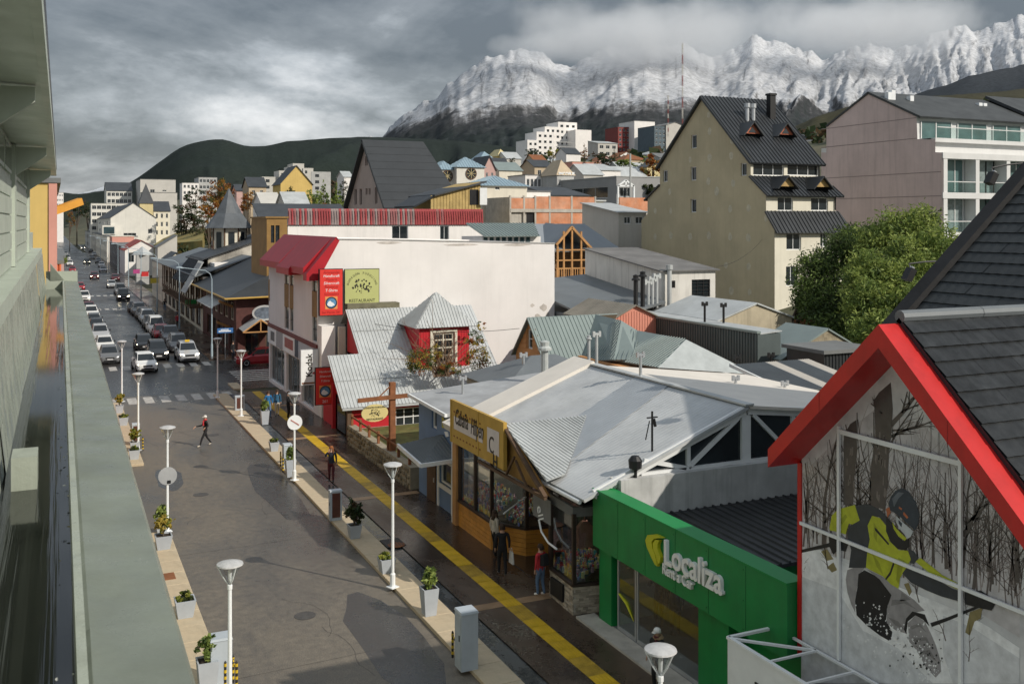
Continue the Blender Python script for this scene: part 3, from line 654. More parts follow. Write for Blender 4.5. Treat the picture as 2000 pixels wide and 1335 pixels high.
PRC = {'trunk': (.090, .076, .072), 'bark': (.18, .155, .145), 'twig': (.135, .112, .108), 'twig_pale': (.30, .265, .26), 'haze': (.50, .485, .50), 'yellow': (.44, .48, .03), 'lime_shade': (.30, .33, .02), 'navy': (.038, .045, .055), 'dark': (.014, .015, .018), 'greyp': (.30, .29, .30), 'grey_shade': (.20, .195, .20), 'helmet': (.030, .042, .062), 'helmet_glint': (.12, .14, .17), 'visor': (.50, .53, .55), 'white': (.80, .81, .83), 'shade': (.64, .655, .685), 'orange': (.45, .13, .05), 'grass': (.24, .20, .09)}
PR = {a: mat('print_'+a, c, .3, .22, 4) for a, c in PRC.items()}
cA = lambda P_: [(x/3.297+1600, y/3.297+930) for x, y in P_]
cB = lambda P_: [(x/2.0378+1550, y/2.0378+680) for x, y in P_]
def inside(x, y):
    p = mural_pt(x, y); dy = abs(p[1]-Ym); return dy < Yh-.1 and p[2] < 9.95-dy*.93 and p[2] > 3.0
def pr(name, m, pts, lay, conv=cA):
    q = MB(); q.slab([Vector(mural_pt(x, y, .031+lay*.0025)) for x, y in conv(pts)], .0015, (1, 0, 0)); return q.build(name, PR[m], mur)
def stroke(q, x0, y0, x1, y1, w0, w1, lay):
    if not (inside(x0, y0) and inside(x1, y1)): return
    dx, dy = x1-x0, y1-y0; l = math.hypot(dx, dy) or 1; nx, ny = -dy/l, dx/l
    q.slab([Vector(mural_pt(*p, .031+lay*.0025)) for p in ((x0-nx*w0, y0-ny*w0), (x0+nx*w0, y0+ny*w0), (x1+nx*w1, y1+ny*w1), (x1-nx*w1, y1-ny*w1))], .0012, (1, 0, 0))
rr = random.Random(11)
def sapling(q, x, y, ang, ln, w, dep, lay):   # a bare sapling in the print, branching
    x1, y1 = x+math.sin(ang)*ln, y-math.cos(ang)*ln; stroke(q, x, y, x1, y1, w, w*.7, lay)
    if dep:
        sapling(q, x1, y1, ang+rr.uniform(-.22, .22), ln*rr.uniform(.7, .95), w*.7, dep-1, lay)
        for _ in range(2): f = rr.uniform(.2, .95); sapling(q, x+(x1-x)*f, y+(y1-y)*f, ang+rr.choice((-1, 1))*rr.uniform(.35, .95), ln*rr.uniform(.35, .6), w*.42, min(1, dep-1), lay)
pr('print_far_wood', 'haze', [(36, 500), (180, 360), (330, 240), (520, 300), (700, 520), (905, 790), (905, 1150), (760, 1060), (560, 960), (300, 860), (36, 790)], 0, cB)
for kk, (mm, n_) in enumerate((('twig_pale', 70), ('twig', 62), ('trunk', 20))):
    q = MB()
    for i in range(n_):
        x = rr.uniform(1568, 1998); y = 1062+(x-1568)*.29+rr.uniform(-60, 8); sapling(q, x, y, rr.uniform(-.13, .13), rr.uniform(45, 95), (rr.uniform(.7, 1.5), rr.uniform(.9, 2.0), rr.uniform(2.2, 4.2))[kk], 3, .8+kk*.4)
    tag(q.build('print_saplings', PR[mm], mur), kind='stuff')
pr('print_trunk', 'trunk', [(325, 205), (345, 175), (392, 135), (400, 240), (395, 330), (385, 420), (378, 560), (370, 640), (312, 625), (315, 500), (322, 420), (330, 330)], 2.2, cB); pr('print_trunk', 'trunk', [(205, 345), (230, 300), (254, 284), (258, 400), (246, 520), (242, 615), (203, 622)], 2.2, cB)
for i in range(26): x, y = rr.choice(((350, 0), (352, 0), (228, 0)))[0]+rr.uniform(-22, 22), rr.uniform(320, 600); pr('print_bark', 'bark', [(x, y), (x+rr.uniform(3, 7), y+2), (x+rr.uniform(2, 6), y+rr.uniform(18, 50)), (x-2, y+rr.uniform(18, 40))], 2.5, cB)
q = MB()
for (x, y, an, ln, w) in ((1742, 830, .75, 42, 5), (1742, 852, 1.15, 40, 3), (1735, 815, -.8, 22, 2.5), (1740, 870, .5, 40, 2.2), (1745, 840, 1.5, 34, 2), (1884, 1046, .5, 40, 5), (1890, 1020, .9, 34, 3), (1905, 1240, -.4, 26, 1.4), (1888, 1290, .35, 34, 1.6)): sapling(q, x, y, an, ln, w, 3, 2.3)
tag(q.build('print_branches', PR['trunk'], mur), kind='stuff')
pr('print_snow_slope', 'white', [(36, 800), (110, 800), (230, 860), (430, 950), (560, 1000), (700, 1060), (790, 1110), (905, 1190), (905, 1330), (36, 1330)], 3, cB)
pr('print_snow_shade', 'shade', [(36, 905), (180, 960), (280, 1120), (420, 1190), (560, 1330), (36, 1330)], 3.15, cB); pr('print_snow_shade', 'shade', [(600, 1060), (720, 1110), (905, 1230), (905, 1330), (640, 1330), (600, 1210)], 3.15, cB)
for P_ in ([(980, 870), (1060, 840), (1050, 910), (1010, 930), (980, 1020), (950, 1000)], [(555, 690), (585, 680), (605, 740), (590, 765)], [(20, 480), (60, 465), (100, 530), (60, 540)], [(60, 580), (100, 550), (125, 600), (90, 615)]): pr('print_dry_grass', 'grass', P_, 3.3)
q = MB()
for (x, y) in ((1895, 1290), (1850, 1250), (1798, 1175), (1620, 1110), (1570, 1125)): sapling(q, x, y, rr.uniform(-.3, .3), 24, 1.2, 3, 3.3)
tag(q.build('print_dry_stems', PR['twig'], mur), kind='stuff')
pr('print_trouser', 'greyp', [(190, 600), (240, 582), (300, 585), (265, 640), (250, 730), (240, 870), (215, 820), (190, 740), (180, 660)], 3.6); pr('print_trouser', 'dark', [(262, 625), (300, 600), (400, 650), (480, 755), (450, 830), (440, 920), (480, 1000), (470, 1060), (400, 1020), (320, 960), (250, 890), (240, 800), (255, 710)], 3.7)
pr('print_trouser', 'greyp', [(310, 590), (420, 645), (520, 720), (620, 790), (690, 860), (640, 870), (590, 900), (565, 960), (575, 1010), (500, 985), (445, 940), (445, 850), (475, 760), (400, 660)], 3.9); pr('print_trouser', 'greyp', [(580, 940), (630, 890), (690, 930), (730, 1010), (760, 1080), (790, 1180), (795, 1250), (760, 1290), (700, 1230), (640, 1120), (590, 1060)], 3.9)
for P_ in ([(600, 960), (660, 940), (700, 1000), (655, 962), (605, 982)], [(610, 1040), (700, 1030), (745, 1115), (695, 1052), (625, 1060)], [(480, 790), (560, 790), (640, 855), (555, 812), (470, 830)], [(450, 900), (520, 930), (560, 985), (500, 955)], [(640, 1130), (720, 1110), (770, 1190), (705, 1140)], [(540, 740), (600, 790), (530, 800)]): pr('print_fold', 'grey_shade', P_, 4.1)
pr('print_knee', 'dark', [(610, 865), (690, 885), (720, 960), (680, 920), (630, 890), (580, 930), (570, 1010), (555, 980), (570, 910)], 4.2)
pr('print_sleeve', 'yellow', [(75, 330), (90, 250), (130, 210), (240, 180), (270, 280), (235, 310), (200, 300), (180, 370), (110, 350), (80, 345)], 4); pr('print_jacket', 'yellow', [(350, 250), (400, 265), (445, 320), (460, 410), (520, 470), (580, 475), (600, 530), (580, 570), (530, 650), (520, 720), (470, 690), (420, 640), (340, 600), (305, 580), (320, 480), (335, 400), (318, 320)], 4)
pr('print_yoke', 'navy', [(240, 185), (320, 175), (390, 205), (440, 250), (445, 310), (400, 260), (350, 250), (320, 310), (335, 400), (320, 470), (310, 585), (200, 585), (215, 470), (190, 380), (200, 320), (270, 280)], 4.2)
for P_ in ([(120, 300), (180, 240), (190, 260), (140, 330)], [(345, 480), (400, 560), (420, 630), (380, 580)], [(520, 520), (560, 540), (520, 690), (505, 660)], [(360, 290), (385, 330), (380, 420), (360, 380)], [(700, 580), (820, 655), (780, 645)]): pr('print_fold', 'lime_shade', P_, 4.25)
pr('print_arm', 'navy', [(545, 620), (575, 580), (640, 600), (760, 655), (860, 715), (915, 735), (910, 800), (800, 770), (700, 730), (600, 680)], 4.3); pr('print_shoulder', 'navy', [(585, 460), (620, 480), (650, 520), (620, 560), (595, 555), (600, 530)], 4.3); pr('print_sleeve', 'yellow', [(630, 545), (660, 520), (740, 580), (800, 630), (915, 690), (915, 730), (850, 700), (760, 650)], 4.5)
pr('print_zip', 'dark', [(365, 325), (380, 335), (460, 430), (455, 440), (370, 345)], 4.6); pr('print_zip', 'dark', [(485, 550), (495, 560), (470, 630), (440, 665), (435, 655), (465, 610)], 4.6)
pr('print_glove', 'dark', [(945, 740), (1050, 730), (1110, 770), (1145, 820), (1120, 860), (1050, 845), (950, 820)], 4.6); pr('print_glove', 'dark', [(70, 380), (160, 390), (200, 420), (180, 480), (130, 470), (100, 500), (75, 450)], 4.6); pr('print_pole', 'dark', [(-110, 470), (75, 425), (80, 450), (-110, 490)], 4.5); pr('print_pole', 'dark', [(725, 940), (830, 905), (1050, 820), (1055, 835), (840, 925), (735, 965)], 4.5)
pr('print_neck', 'dark', [(440, 250), (480, 300), (520, 385), (545, 410), (585, 405), (590, 450), (560, 470), (520, 465), (470, 420), (440, 350)], 4.7); pr('print_helmet', 'helmet', [(470, 130), (500, 90), (540, 72), (585, 95), (630, 160), (655, 240), (650, 300), (625, 345), (590, 310), (540, 265), (500, 235), (465, 215), (455, 170)], 5); pr('print_helmet_glint', 'helmet_glint', [(480, 140), (520, 98), (556, 104), (520, 140), (492, 195)], 5.2)
for P_ in ([(525, 190), (545, 205), (540, 215), (522, 202)], [(555, 225), (585, 260), (575, 270), (550, 240)], [(440, 205), (462, 195), (470, 230), (450, 262)]): pr('print_helmet_mark', 'orange', P_, 5.2)
pr('print_goggles', 'visor', [(505, 250), (540, 285), (600, 335), (615, 350), (600, 385), (575, 400), (560, 370), (525, 330), (505, 290)], 5.2); pr('print_goggles', 'yellow', [(480, 290), (505, 330), (545, 370), (575, 395), (560, 412), (520, 382), (490, 335)], 5.1); pr('print_goggles', 'helmet', [(520, 275), (545, 300), (540, 325), (522, 300)], 5.4)
for mm, n_, ly, cxx, cyy, sx__, sy__ in (('dark', 60, 4.5, 650, 1150, 70, 70), ('white', 90, 4.7, 560, 1060, 90, 60), ('white', 60, 4.8, 350, 930, 60, 60), ('white', 70, 4.9, 700, 1240, 60, 40)):
    q = MB()
    for i in range(n_):
        x, y = rr.gauss(cxx, sx__)/3.297+1600, rr.gauss(cyy, sy__)/3.297+930; w = rr.uniform(.5, 2.6)
        if inside(x-w, y-w) and inside(x+w, y+w*2): q.slab([Vector(mural_pt(a, b_, .031+ly*.0025)) for a, b_ in ((x-w, y), (x, y-w*rr.uniform(.6, 1.6)), (x+w, y), (x, y+w*rr.uniform(.6, 2)))], .001, (1, 0, 0))
    tag(q.build('print_spray', PR[mm], mur), kind='stuff')
for cx in (1644, 1882):
    yv = mural_pt(cx, 1080)[1]; zt = 10.0-abs(yv-Ym)*.93-.1
    q = MB(); q.box(Xw-.11, Xw-.055, yv-.035, yv+.035, 3.0, zt); q.build('mullion', lampw, ms)
za, zb = mural_pt(1765, 1098)[2], mural_pt(1765, 873)[2]
q = MB(); q.box(Xw-.105, Xw-.057, Ym-Yh+.06, Ym+Yh-.06, za-.035, za+.035); q.build('transom', lampw, ms)
q = MB(); q.box(Xw-.105, Xw-.057, mural_pt(1882, 1080)[1]+.036, mural_pt(1644, 1080)[1]-.036, zb-.05, zb+.05); q.build('transom', lampw, ms)
Xf = 14.7; redj = mat('red_joint', (.30, .015, .015), .5, .2, 2)
for s_ in (1, -1):    # the two arms of the red frame, boxed in sheet metal
    q = MB(); q.slab([(Xf, Ym, Zr), (Xf, Ym+s_*3.32, Ze-.09), (Xf, Ym+s_*3.32, Ze-.50), (Xf, Ym+s_*2.55, Ze+.22), (Xf, Ym, Zr-.46)], 1.25, (1, 0, 0)); q.build('gable_frame', redp, ms)
    for f in (.5,):   # lap joint of the red sheet
        y, z = Ym+s_*3.32*f, Zr+(Ze-.09-Zr)*f; q = MB(); q.box(Xf-.004, Xf-.0005, y-.008, y+.008, z-.47, z-.02); q.build('sheet_joint', redj, ms)
    q = MB(); q.box(Xw-.06, Xw+.1, Ym+s_*(Yh-.07), Ym+s_*(Yh+.06), 2.6, 7.0); q.build('frame_post', redp, ms)
XR = 15.24
rf = MB(); rf.slab([(XR, Ym-3.75, Ze-.36), (36, Ym-3.75, Ze-.36), (36, Ym, Zr+.11), (XR, Ym, Zr+.11)], .1); rf.slab([(36, Ym+3.45, Ze-.08), (XR, Ym+3.45, Ze-.08), (XR, Ym, Zr+.105), (36, Ym, Zr+.105)], .1); rf = rf.build('roof', blackr, ms)
tilem = mat('charcoal_pressed_tile', (.016, .018, .0195), .42, .4, 2.2, 0, .1, 30, col2=(.042, .045, .048), amt2=.25, s2=3.5, objvar=.25, spec=.3)
tiles(ms, [(XR, Ym-3.75, Ze-.355), (28.8, Ym-3.75, Ze-.355), (28.8, Ym-.1, Zr+.02), (XR, Ym-.1, Zr+.02)], .36, 1.05, tilem, limit=270)
for i in range(7): q = MB(); q.tube([(XR+i*2.2, Ym-.02, Zr+.13), (XR+2.23+i*2.2, Ym-.02, Zr+.13)], .13, 10); q.build('ridge_cap', zincd, rf)
# canopy over the pavement in front of it: open frame with a white fascia
cn = thing('shop_canopy', 'white box fascia with open metal lattice top below the mural', 'canopy', (14.1, 15, 0))
k = MB(); k.slab([(14.1, 18.7, 2.93), (14.1, 9, 2.93), (14.1, 9, 1.75), (14.1, 18.7, 1.75)], .05, (1, 0, 0)); fs = k.build('fascia', lampw, cn)
fr = MB(); fr.bar((14.125, 9, 2.96), (14.125, 18.72, 2.96), .1, .06); fr.bar((14.125, 18.7, 2.96), (15.5, 18.7, 2.96), .08, .06); fr.bar((15.46, 9, 2.96), (15.46, 18.7, 2.96), .06, .05); fr.build('frame', lampw, cn)
for i in range(6): y = 17.3-i*1.15; q = MB(); q.bar((14.12, y, 2.955), (15.46, y, 2.955), .05, .045); q.build('crossbar', lampw, cn)
q = MB(); q.bar((14.15, 18.6, 2.96), (15.46, 17.3, 2.96), .07, .05); q.build('brace', lampw, cn)
k = MB(); k.box(14.16, 15.55, 9, 18.6, 1.75, 1.8); k.build('canopy_floor', dark, cn)
q = MB(); y0 = pX(1475, 1320, 14.09).y; q.box(14.07, 14.095, y0-.75, y0, 1.95, 2.37); q.build('black_mark', black, fs)
q = MB(); q.box(14.06, 14.067, y0-.75, y0-.1, 1.95, 2.27); q.build('black_mark_inset', lampw, fs)

# ---- the taller black roof behind it
b2 = thing('black_roof_building', 'tall building under a steep charcoal shingle roof behind the red gable', 'building', (30, 12, 0))
Pa, Pb = Vector((22.7, 22, 9.6)), Vector((28.2, 22, 14.07)); sl = (Pb-Pa).normalized(); Pt = Pa+sl*11.2; Pe = Pa-sl*1.0
k = MB(); k.box(23.3, 40, -4, 21.7, 0, 9.4); k.add([(23.3, 21.7, 9.4), (40, 21.7, 9.4), (Pt.x, 21.7, Pt.z-.3)], [(0, 1, 2)]); k.build('wall', dgrey, b2)
k = MB(); k.slab([Pe, (Pe.x, -5, Pe.z), (Pt.x, -5, Pt.z), Pt], .14); k.slab([(2*Pt.x-Pe.x, 22, Pe.z), Pt, (Pt.x, -5, Pt.z), (2*Pt.x-Pe.x, -5, Pe.z)], .14); rf2 = k.build('roof', blackr, b2)
shing = mat('charcoal_shingle', (.026, .030, .032), .6, .28, 1.5, 0, .15, 40, objvar=.16)
n_s = Vector((-sl.z, 0, sl.x))
tiles(b2, [(Pe.x, 21.6, Pe.z+.003), (Pe.x, 2, Pe.z+.003), (Pt.x, 2, Pt.z+.003), (Pt.x, 21.6, Pt.z+.003)], .46, 2.4, shing, 'shingle_course', 160, .012, .03)
k = MB(); k.slab([Pe+n_s*.22+Vector((0, .12, 0)), Pt+n_s*.22+Vector((0, .12, 0)), Pt+Vector((0, .12, -.25)), Pe+Vector((0, .12, -.25))], .5, (0, -1, 0)); k.build('verge_board', mat('tarry_verge', (.012, .012, .013), .75, .35, 2.5, 0, .35, 14), rf2)
for (px, py, lx, ly) in ((1836, 510, 1776, 515), (2000, 318, 1937, 328)):
    p = pY(px, py, 22.1); e_ = pY(lx, ly, 22.35); d = p-Vector((0, 0, 0))
    s0 = thing('spotlight', 'black spotlight on an arm on the charcoal verge, '+('lower of the two' if px < 1900 else 'upper of the two'), 'spotlight', p, 0, 'spotlights on the verge')
    q = MB(); q.tube([p+Vector((.15, 0, 0)), p+(e_-p)*.5+Vector((0, 0, .02)), e_], .028, 6); q.build('arm', black, s0)
    q = MB(); c = e_+Vector((.12, .05, -.2)); ax = Vector((-.45, .1, -.9)).normalized(); q.bar(c-ax*.05, c+ax*.34, .30, .2); q.build('housing', black, s0)
    q = MB(); q.bar(c-ax*.12, c-ax*.06, .12, .1); q.bar(e_, c, .03, .03); q.build('bracket', steel, s0)

# ---- car rental shop: green fascia
gp = mat('rental_green', (.008, .225, .055), .42, .14, .8, .22, .06, 30, col2=(.012, .17, .05), amt2=.35, s2=.9); gpj = mat('green_joint', (.004, .10, .028), .5, .2, 2); gpd = mat('rental_green_side', (.006, .21, .05), .5, .08, .8)
rs = thing('car_rental_shop', 'bright green car rental shop with white and yellow sign', 'shop', (15.5, 22.5, 0))
YL, YR = pX(1170, 1000, 15.5).y, 18.05
k = MB(); k.box(15.28, 15.72, YR, YL, 2.47, 4.18); k.build('fascia', gp, rs)
for i in range(1, 6):   # sheet joints and fixings of the fascia
    y = YR+(YL-YR)*i/6; q = MB(); q.box(15.274, 15.2795, y-.006, y+.006, 2.48, 4.17); q.build('panel_joint', gpj, rs)
    for z in (2.6, 3.3, 4.05): q = MB(); q.lathe([(.018, 0), (.018, .006)], (15.273, y+.09, z), 6, 'x'); q.build('rivet', gpj, rs)
k = MB(); k.box(15.26, 15.85, YR, YL+.02, 4.183, 4.24); k.build('fascia_cap', gpd, rs)
k = MB(); k.box(15.5, 16.3, YL-.75, YL-.02, 0, 2.465); k.build('pillar', gp, rs)
yp = pX(1364, 1200, 15.5).y
k = MB(); k.box(15.5, 16.3, yp-1.3, yp, 0, 2.465); k.build('pillar', gp, rs)
k = MB(); k.box(16.1, 17.0, YR, yp-1.3, 0, 2.465); k.build('side_wall', gpd, rs)
k = MB(); k.box(15.9, 24, 18.02, 18.19, 0, 2.6); k.box(15.9, 24, YL-.5, YL-.35, 0, 2.98); k.box(23.8, 24, 18.2, YL-.5, 0, 2.6); k.build('wall', mat('pale_interior_wall', (.62, .62, .60), .8, .1, 1), rs)
k = MB(); k.box(15.3, 23.8, 18.2, YL-.2, .02, .16); k.build('floor', mat('grey_stone_floor', (.20, .20, .20), .3, .3, 1), rs)
k = MB(); k.box(14.9, 15.55, 18.2, YL+.4, -.02, .17); k.build('step', concrete, rs)
yd0, yd1, yd2 = pX(1207, 1150, 15.62).y, pX(1243, 1150, 15.62).y, yp
for a, b_, nm in ((yd1, yd0, 'glass_door'), (yd2, yd1-.05, 'shop_window')):
    q = MB(); w_ = .06
    q.box(15.60, 15.66, a, a+w_, .16, 2.46); q.box(15.60, 15.66, b_-w_, b_, .16, 2.46); q.box(15.60, 15.66, a+w_, b_-w_, .16, .16+w_*1.6); q.box(15.60, 15.66, a+w_, b_-w_, 2.46-w_, 2.46)
    w = q.build(nm, steel, rs); q = MB(); q.box(15.62, 15.63, a+w_*.6, b_-w_*.6, .22, 2.42); q.build('pane', glassc, w)
    if nm == 'glass_door':
        q = MB(); q.tube([(15.60, b_-.1, 1.25), (15.595, (a+b_)/2, 1.12), (15.60, a+.12, .72)], [.03, .05, .01], 6); q.build('yellow_flash', mat('sign_yellow', (.50, .50, .02), .4, .06, 2), w)
signy = MATS['sign_yellow']; signw = mat('sign_white', (.80, .80, .78), .35, .04, 2)
yl = pX(1300, 1080, 15.28).y; zl = pX(1300, 1102, 15.28).z
zb_ = pX(1302, 1115, 15.28).z
def rtext(s, px, py, size, m, sx=1.0, bold=.0):
    p = pX(px, py, 15.28); return text(s, 'W', 15.28, p.y, p.z, size, m, rs, 'lettering', -.055, .05, 'LEFT', sx=sx, bold=bold)
rtext('Localiza', 1301, 1097, .92, signw, .90, .018); rtext('Rent a Car', 1299, 1117, .40, signw, .80, .008)
def swoosh(cpts, name):
    P_ = [pX(x/2.752+1100, y/2.752+850, 15.28) for x, y in cpts]; q = MB(); q.slab([Vector((15.27, p.y, p.z)) for p in P_], .1, (-1, 0, 0)); q.build(name, signy, rs)
swoosh([(458, 560), (470, 532), (510, 528), (553, 548), (530, 548), (505, 552), (492, 570), (496, 600), (512, 640), (524, 700), (510, 690), (495, 660), (468, 600)], 'emblem'); swoosh([(500, 575), (512, 556), (535, 560), (525, 580), (524, 605), (540, 650), (536, 680), (526, 690), (516, 640), (502, 610)], 'emblem')
k = MB(); roof_plane(k, [(15.75, 21.7, 3.12), (24.5, 21.7, 3.12), (24.5, 26.56, 3.3), (15.75, 26.56, 3.3)], .1, .32, .09, .06); k.build('roof', mat('charcoal_ribbed_sheet', (.035, .036, .038), .5, .3, 1.2), rs)
k = MB(); k.box(15.75, 24.5, 21.85, 22.0, 2.6, 3.03); k.build('upstand', gpd, rs); k = MB(); k.box(15.75, 24.5, 18.2, 21.84, 2.62, 2.7); k.build('low_roof', zincd, rs)

# ---- souvenir shop with the big pale sheet roof
ss = thing('souvenir_shop', 'souvenir shop with wide pale sheet roof, ochre sign and orange plank base', 'shop', (18, 32, 0))
sheetm = mat('pale_sheet_roof', (.53, .54, .54), .55, .16, .5, .12, .05, 6, col2=(.38, .395, .41), amt2=.45, s2=.22, metal=.1)
sheetg = mat('grey_sheet_strip', (.34, .365, .39), .5, .12, .6, metal=.1); sheetw = mat('white_roof_membrane', (.72, .67, .60), .7, .08, .7, 0, .1, 8)
E0, E1, RX, RZ, EZ, EX = 26.7, 38.9, 21.0, 6.42, 4.02, 14.75
def rpt(x, y): return Vector((x, y, EZ+(RZ-EZ)*(x-EX)/(RX-EX)))
k = MB()
roof_plane(k, [rpt(EX, 37.2), rpt(EX, E0), rpt(RX, E0), rpt(RX, 37.2)], .1, .19, .05, .008); rfs = k.build('roof', sheetm, ss)
up_ = Vector((0, 0, .035))
k = MB(); roof_plane(k, [rpt(EX+.02, 32.0)+up_, rpt(EX+.02, 29.3)+up_, rpt(RX-.05, 31.3)+up_, rpt(RX-.05, 33.6)+up_], .012, .19, .05, .008); k.build('roof_strip', sheetg, rfs)
k = MB(); k.slab([rpt(EX, E1)+Vector((0, 0, .16)), rpt(EX, 37.1)+Vector((0, 0, .16)), rpt(RX, 37.1)+Vector((0, 0, .16)), rpt(RX, E1)+Vector((0, 0, .16))], .3); k.build('roof_membrane', sheetw, rfs)
k = MB(); k.slab([(29, 37.1, 5.5), (RX, 37.1, RZ), (RX, E0, RZ), (29, E0, 5.5)], .1); k.build('roof_back', sheetw, rfs)
q = MB(); q.bar((RX, E0-.05, RZ+.03), (RX, 37.2, RZ+.03), .35, .06); q.build('ridge_cap', zinc, rfs)
k = MB(); k.box(15.9, 29, 26.9, 27.1, 0, 4.5); k.box(15.9, 29, E1-.3, E1-.1, 0, 4.3); k.box(28.8, 29, 27.1, E1-.3, 0, 5.4); k.box(19.5, 19.7, 27.1, E1-.3, 0, 5.5); k.build('wall', mat('stained_white_wall', (.60, .58, .53), .85, .14, .8, .35), ss)
# glazed truss gable facing us
tg = MB(); zt0 = 4.52
tg.add([(16.9, 26.93, zt0), (25.6, 26.93, zt0), (25.6, 26.93, 5.85), (RX, 26.93, RZ-.12), (16.9, 26.93, 4.75)], [(0, 1, 2, 3, 4)]); gz = tg.build('gable_glazing', glassd, ss)
def tb(a, b_, w=.14): q = MB(); q.bar(a, b_, w, .1, (0, 1, 0)); q.build('truss_member', whitep, ss)
tb((15.2, 26.86, 4.1), (RX, 26.86, RZ-.16), .3); tb((RX, 26.86, RZ-.16), (28, 26.86, 5.5), .3); tb((16.9, 26.87, zt0+.02), (26, 26.87, zt0+.02), .1)
tb((21, 26.88, zt0), (21, 26.88, RZ-.3), .36); tb((20.7, 26.87, zt0+1.5), (18.7, 26.87, zt0+.05), .13); tb((18.7, 26.88, zt0), (18.7, 26.88, 5.35), .13); tb((18.6, 26.87, zt0+.05), (17.0, 26.87, zt0+.45), .13); tb((21.3, 26.87, RZ-.35), (22.9, 26.87, zt0+.1), .13); tb((23, 26.88, zt0), (23, 26.88, 6.1), .14); tb((23.2, 26.87, 6), (24.8, 26.87, zt0+.1), .13)
k = MB(); k.box(16.0, 24.6, 26.58, 26.84, 3.3, 4.5); k.build('parapet', mat('weathered_white_parapet', (.50, .50, .49), .85, .2, 1, .4), ss)
# small gabled porch roof over the corner door
k = MB(); a_ = pX(985, 828, 14.35); e1 = pX(1068, 938, 14.35)
def onroof(px, py):   # where a pixel ray meets the main roof slope
    d = ray(px, py); g_ = (RZ-EZ)/(RX-EX); t = (CH-EZ+g_*EX)/(g_*d.x-d.z); return _at(px, py, t)
c_ = onroof(1145, 815)+Vector((0, 0, .06)); v_ = Vector((15.2, e1.y+.35, EZ+.28))
roof_plane(k, [e1, v_, c_, a_], .05, .17, .07, .035)
roof_plane(k, [(14.35, 2*a_.y-e1.y, e1.z), a_, c_, (15.2, 2*a_.y-e1.y-.35, EZ+.28)], .05, .17, .07, .035); k.build('porch_roof', zinc, ss)
q = MB(); q.bar((14.3, a_.y, a_.z), (14.3, e1.y, 3.72), .14, .1); q.bar((14.3, e1.y, 3.68), (14.3, a_.y+2.2, 3.7), .1, .1); q.bar((14.32, a_.y-.2, 3.7), (14.32, a_.y-.9, 4.5), .08, .06); q.bar((14.32, a_.y-1.9, 3.7), (14.32, a_.y-1.0, 4.4), .08, .06); q.build('porch_truss', woodd, ss)
k = MB(); k.add([(14.5, a_.y, a_.z-.1), (14.5, e1.y, 3.7), (14.5, a_.y+1, 3.7)], [(0, 1, 2)]); k.build('porch_gable', brown, ss)
k = MB(); k.tube([(14.72, 26.9, 3.9), (14.72, 31.2, 3.9)], .07, 8); k.build('gutter', whitep, ss)
# ochre sign board
ochre = mat('ochre_sign', (.46, .29, .06), .55, .15, 1.6); sgp = mat('sign_panel_white', (.60, .55, .53), .6, .08, 2)
sg = MB(); SX = 14.2; y0, y1 = pX(984, 870, SX).y, pX(880, 820, SX).y; zt = pX(880, 779, SX).z; zb_ = pX(882, 862, SX).z
sg.box(SX, SX+.12, y0, y1, zb_, zt); sgo = sg.build('sign_board', ochre, ss)
def spanel(c0, c1, nm, m=sgp, d=.014):
    a, b_ = pX(*c0, SX), pX(*c1, SX); q = MB(); q.box(SX-d, SX-.002, a.y, b_.y, min(a.z, b_.z), max(a.z, b_.z)); return q.build(nm, m, sgo), a, b_
_, a, b_ = spanel((887, 812), (943, 865), 'sign_panel'); text('Cabaña', 'W', SX, a.y-.12, (a.z+b_.z)/2-.02, .86, black, sgo, d=-.018, align='LEFT', shear=.25, sx=.52, bold=.004); text('Hilpen', 'W', SX, a.y-1.72, (a.z+b_.z)/2-.1, .86, black, sgo, d=-.018, align='LEFT', shear=.25, sx=.52, bold=.004)
_, a, b_ = spanel((952, 833), (975, 892), 'sign_panel'); text('C', 'W', SX, a.y-.15, a.z-.85, .85, black, sgo, d=-.018, align='LEFT', sx=.8); text('H', 'W', SX, a.y-.50, a.z-1.35, .75, black, sgo, d=-.018, align='LEFT', sx=.8)
for yy in (y1-.04, y0+.04, (y0*.35+y1*.65)-1.0): q = MB(); q.box(SX-.02, SX-.001, yy-.05, yy+.05, zb_, zt); q.build('sign_batten', ochre, sgo)
for i in range(9):
    for zz in (zt-.42, zb_+.28): q = MB(); yy = y1-.4-i*.32; q.box(SX-.01, SX-.001, yy-.06, yy+.06, zz-.03, zz+.03); q.build('sign_motif', rust, sgo)
# planks and shop windows: street front, chamfered corner, right-hand block
mulm = mat('dark_brown_mullion', (.035, .022, .017), .5, .3, 3); plank = mat('varnished_orange_plank', (.52, .235, .045), .35, .28, 2.2, 0, .1, 20, objvar=.14)
segs = [((15.1, 37.9), (15.1, 34.6)), ((15.1, 34.6), (15.95, 33.3)), ((15.95, 33.3), (17.4, 33.1))]
def wallseg(p, q_, z0, z1, t, name, m, parent, off=0.):
    a, b_ = Vector((*p, 0)), Vector((*q_, 0)); d = (b_-a).normalized(); n_ = Vector((-d.y, d.x, 0)); mb = MB()   # n_ points into the building
    if n_.x < 0: n_ = -n_
    a, b_ = a+n_*off, b_+n_*off
    mb.slab([a+Vector((0, 0, z0)), b_+Vector((0, 0, z0)), b_+Vector((0, 0, z1)), a+Vector((0, 0, z1))], t, n_)
    return mb.build(name, m, parent)
for p, q_ in segs:
    for j in range(6): wallseg(p, q_, .1+j*.165, .255+j*.165, .06, 'plank', plank, ss, random.uniform(0, .006))
    wallseg(p, q_, 1.09, 1.18, .2, 'window_sill', mulm, ss, -.05)
    wallseg(p, q_, 1.18, 3.6, .012, 'shop_window', glassc, ss, .06)
    wallseg(p, q_, 3.45, 3.75, .1, 'window_head', mulm, ss)
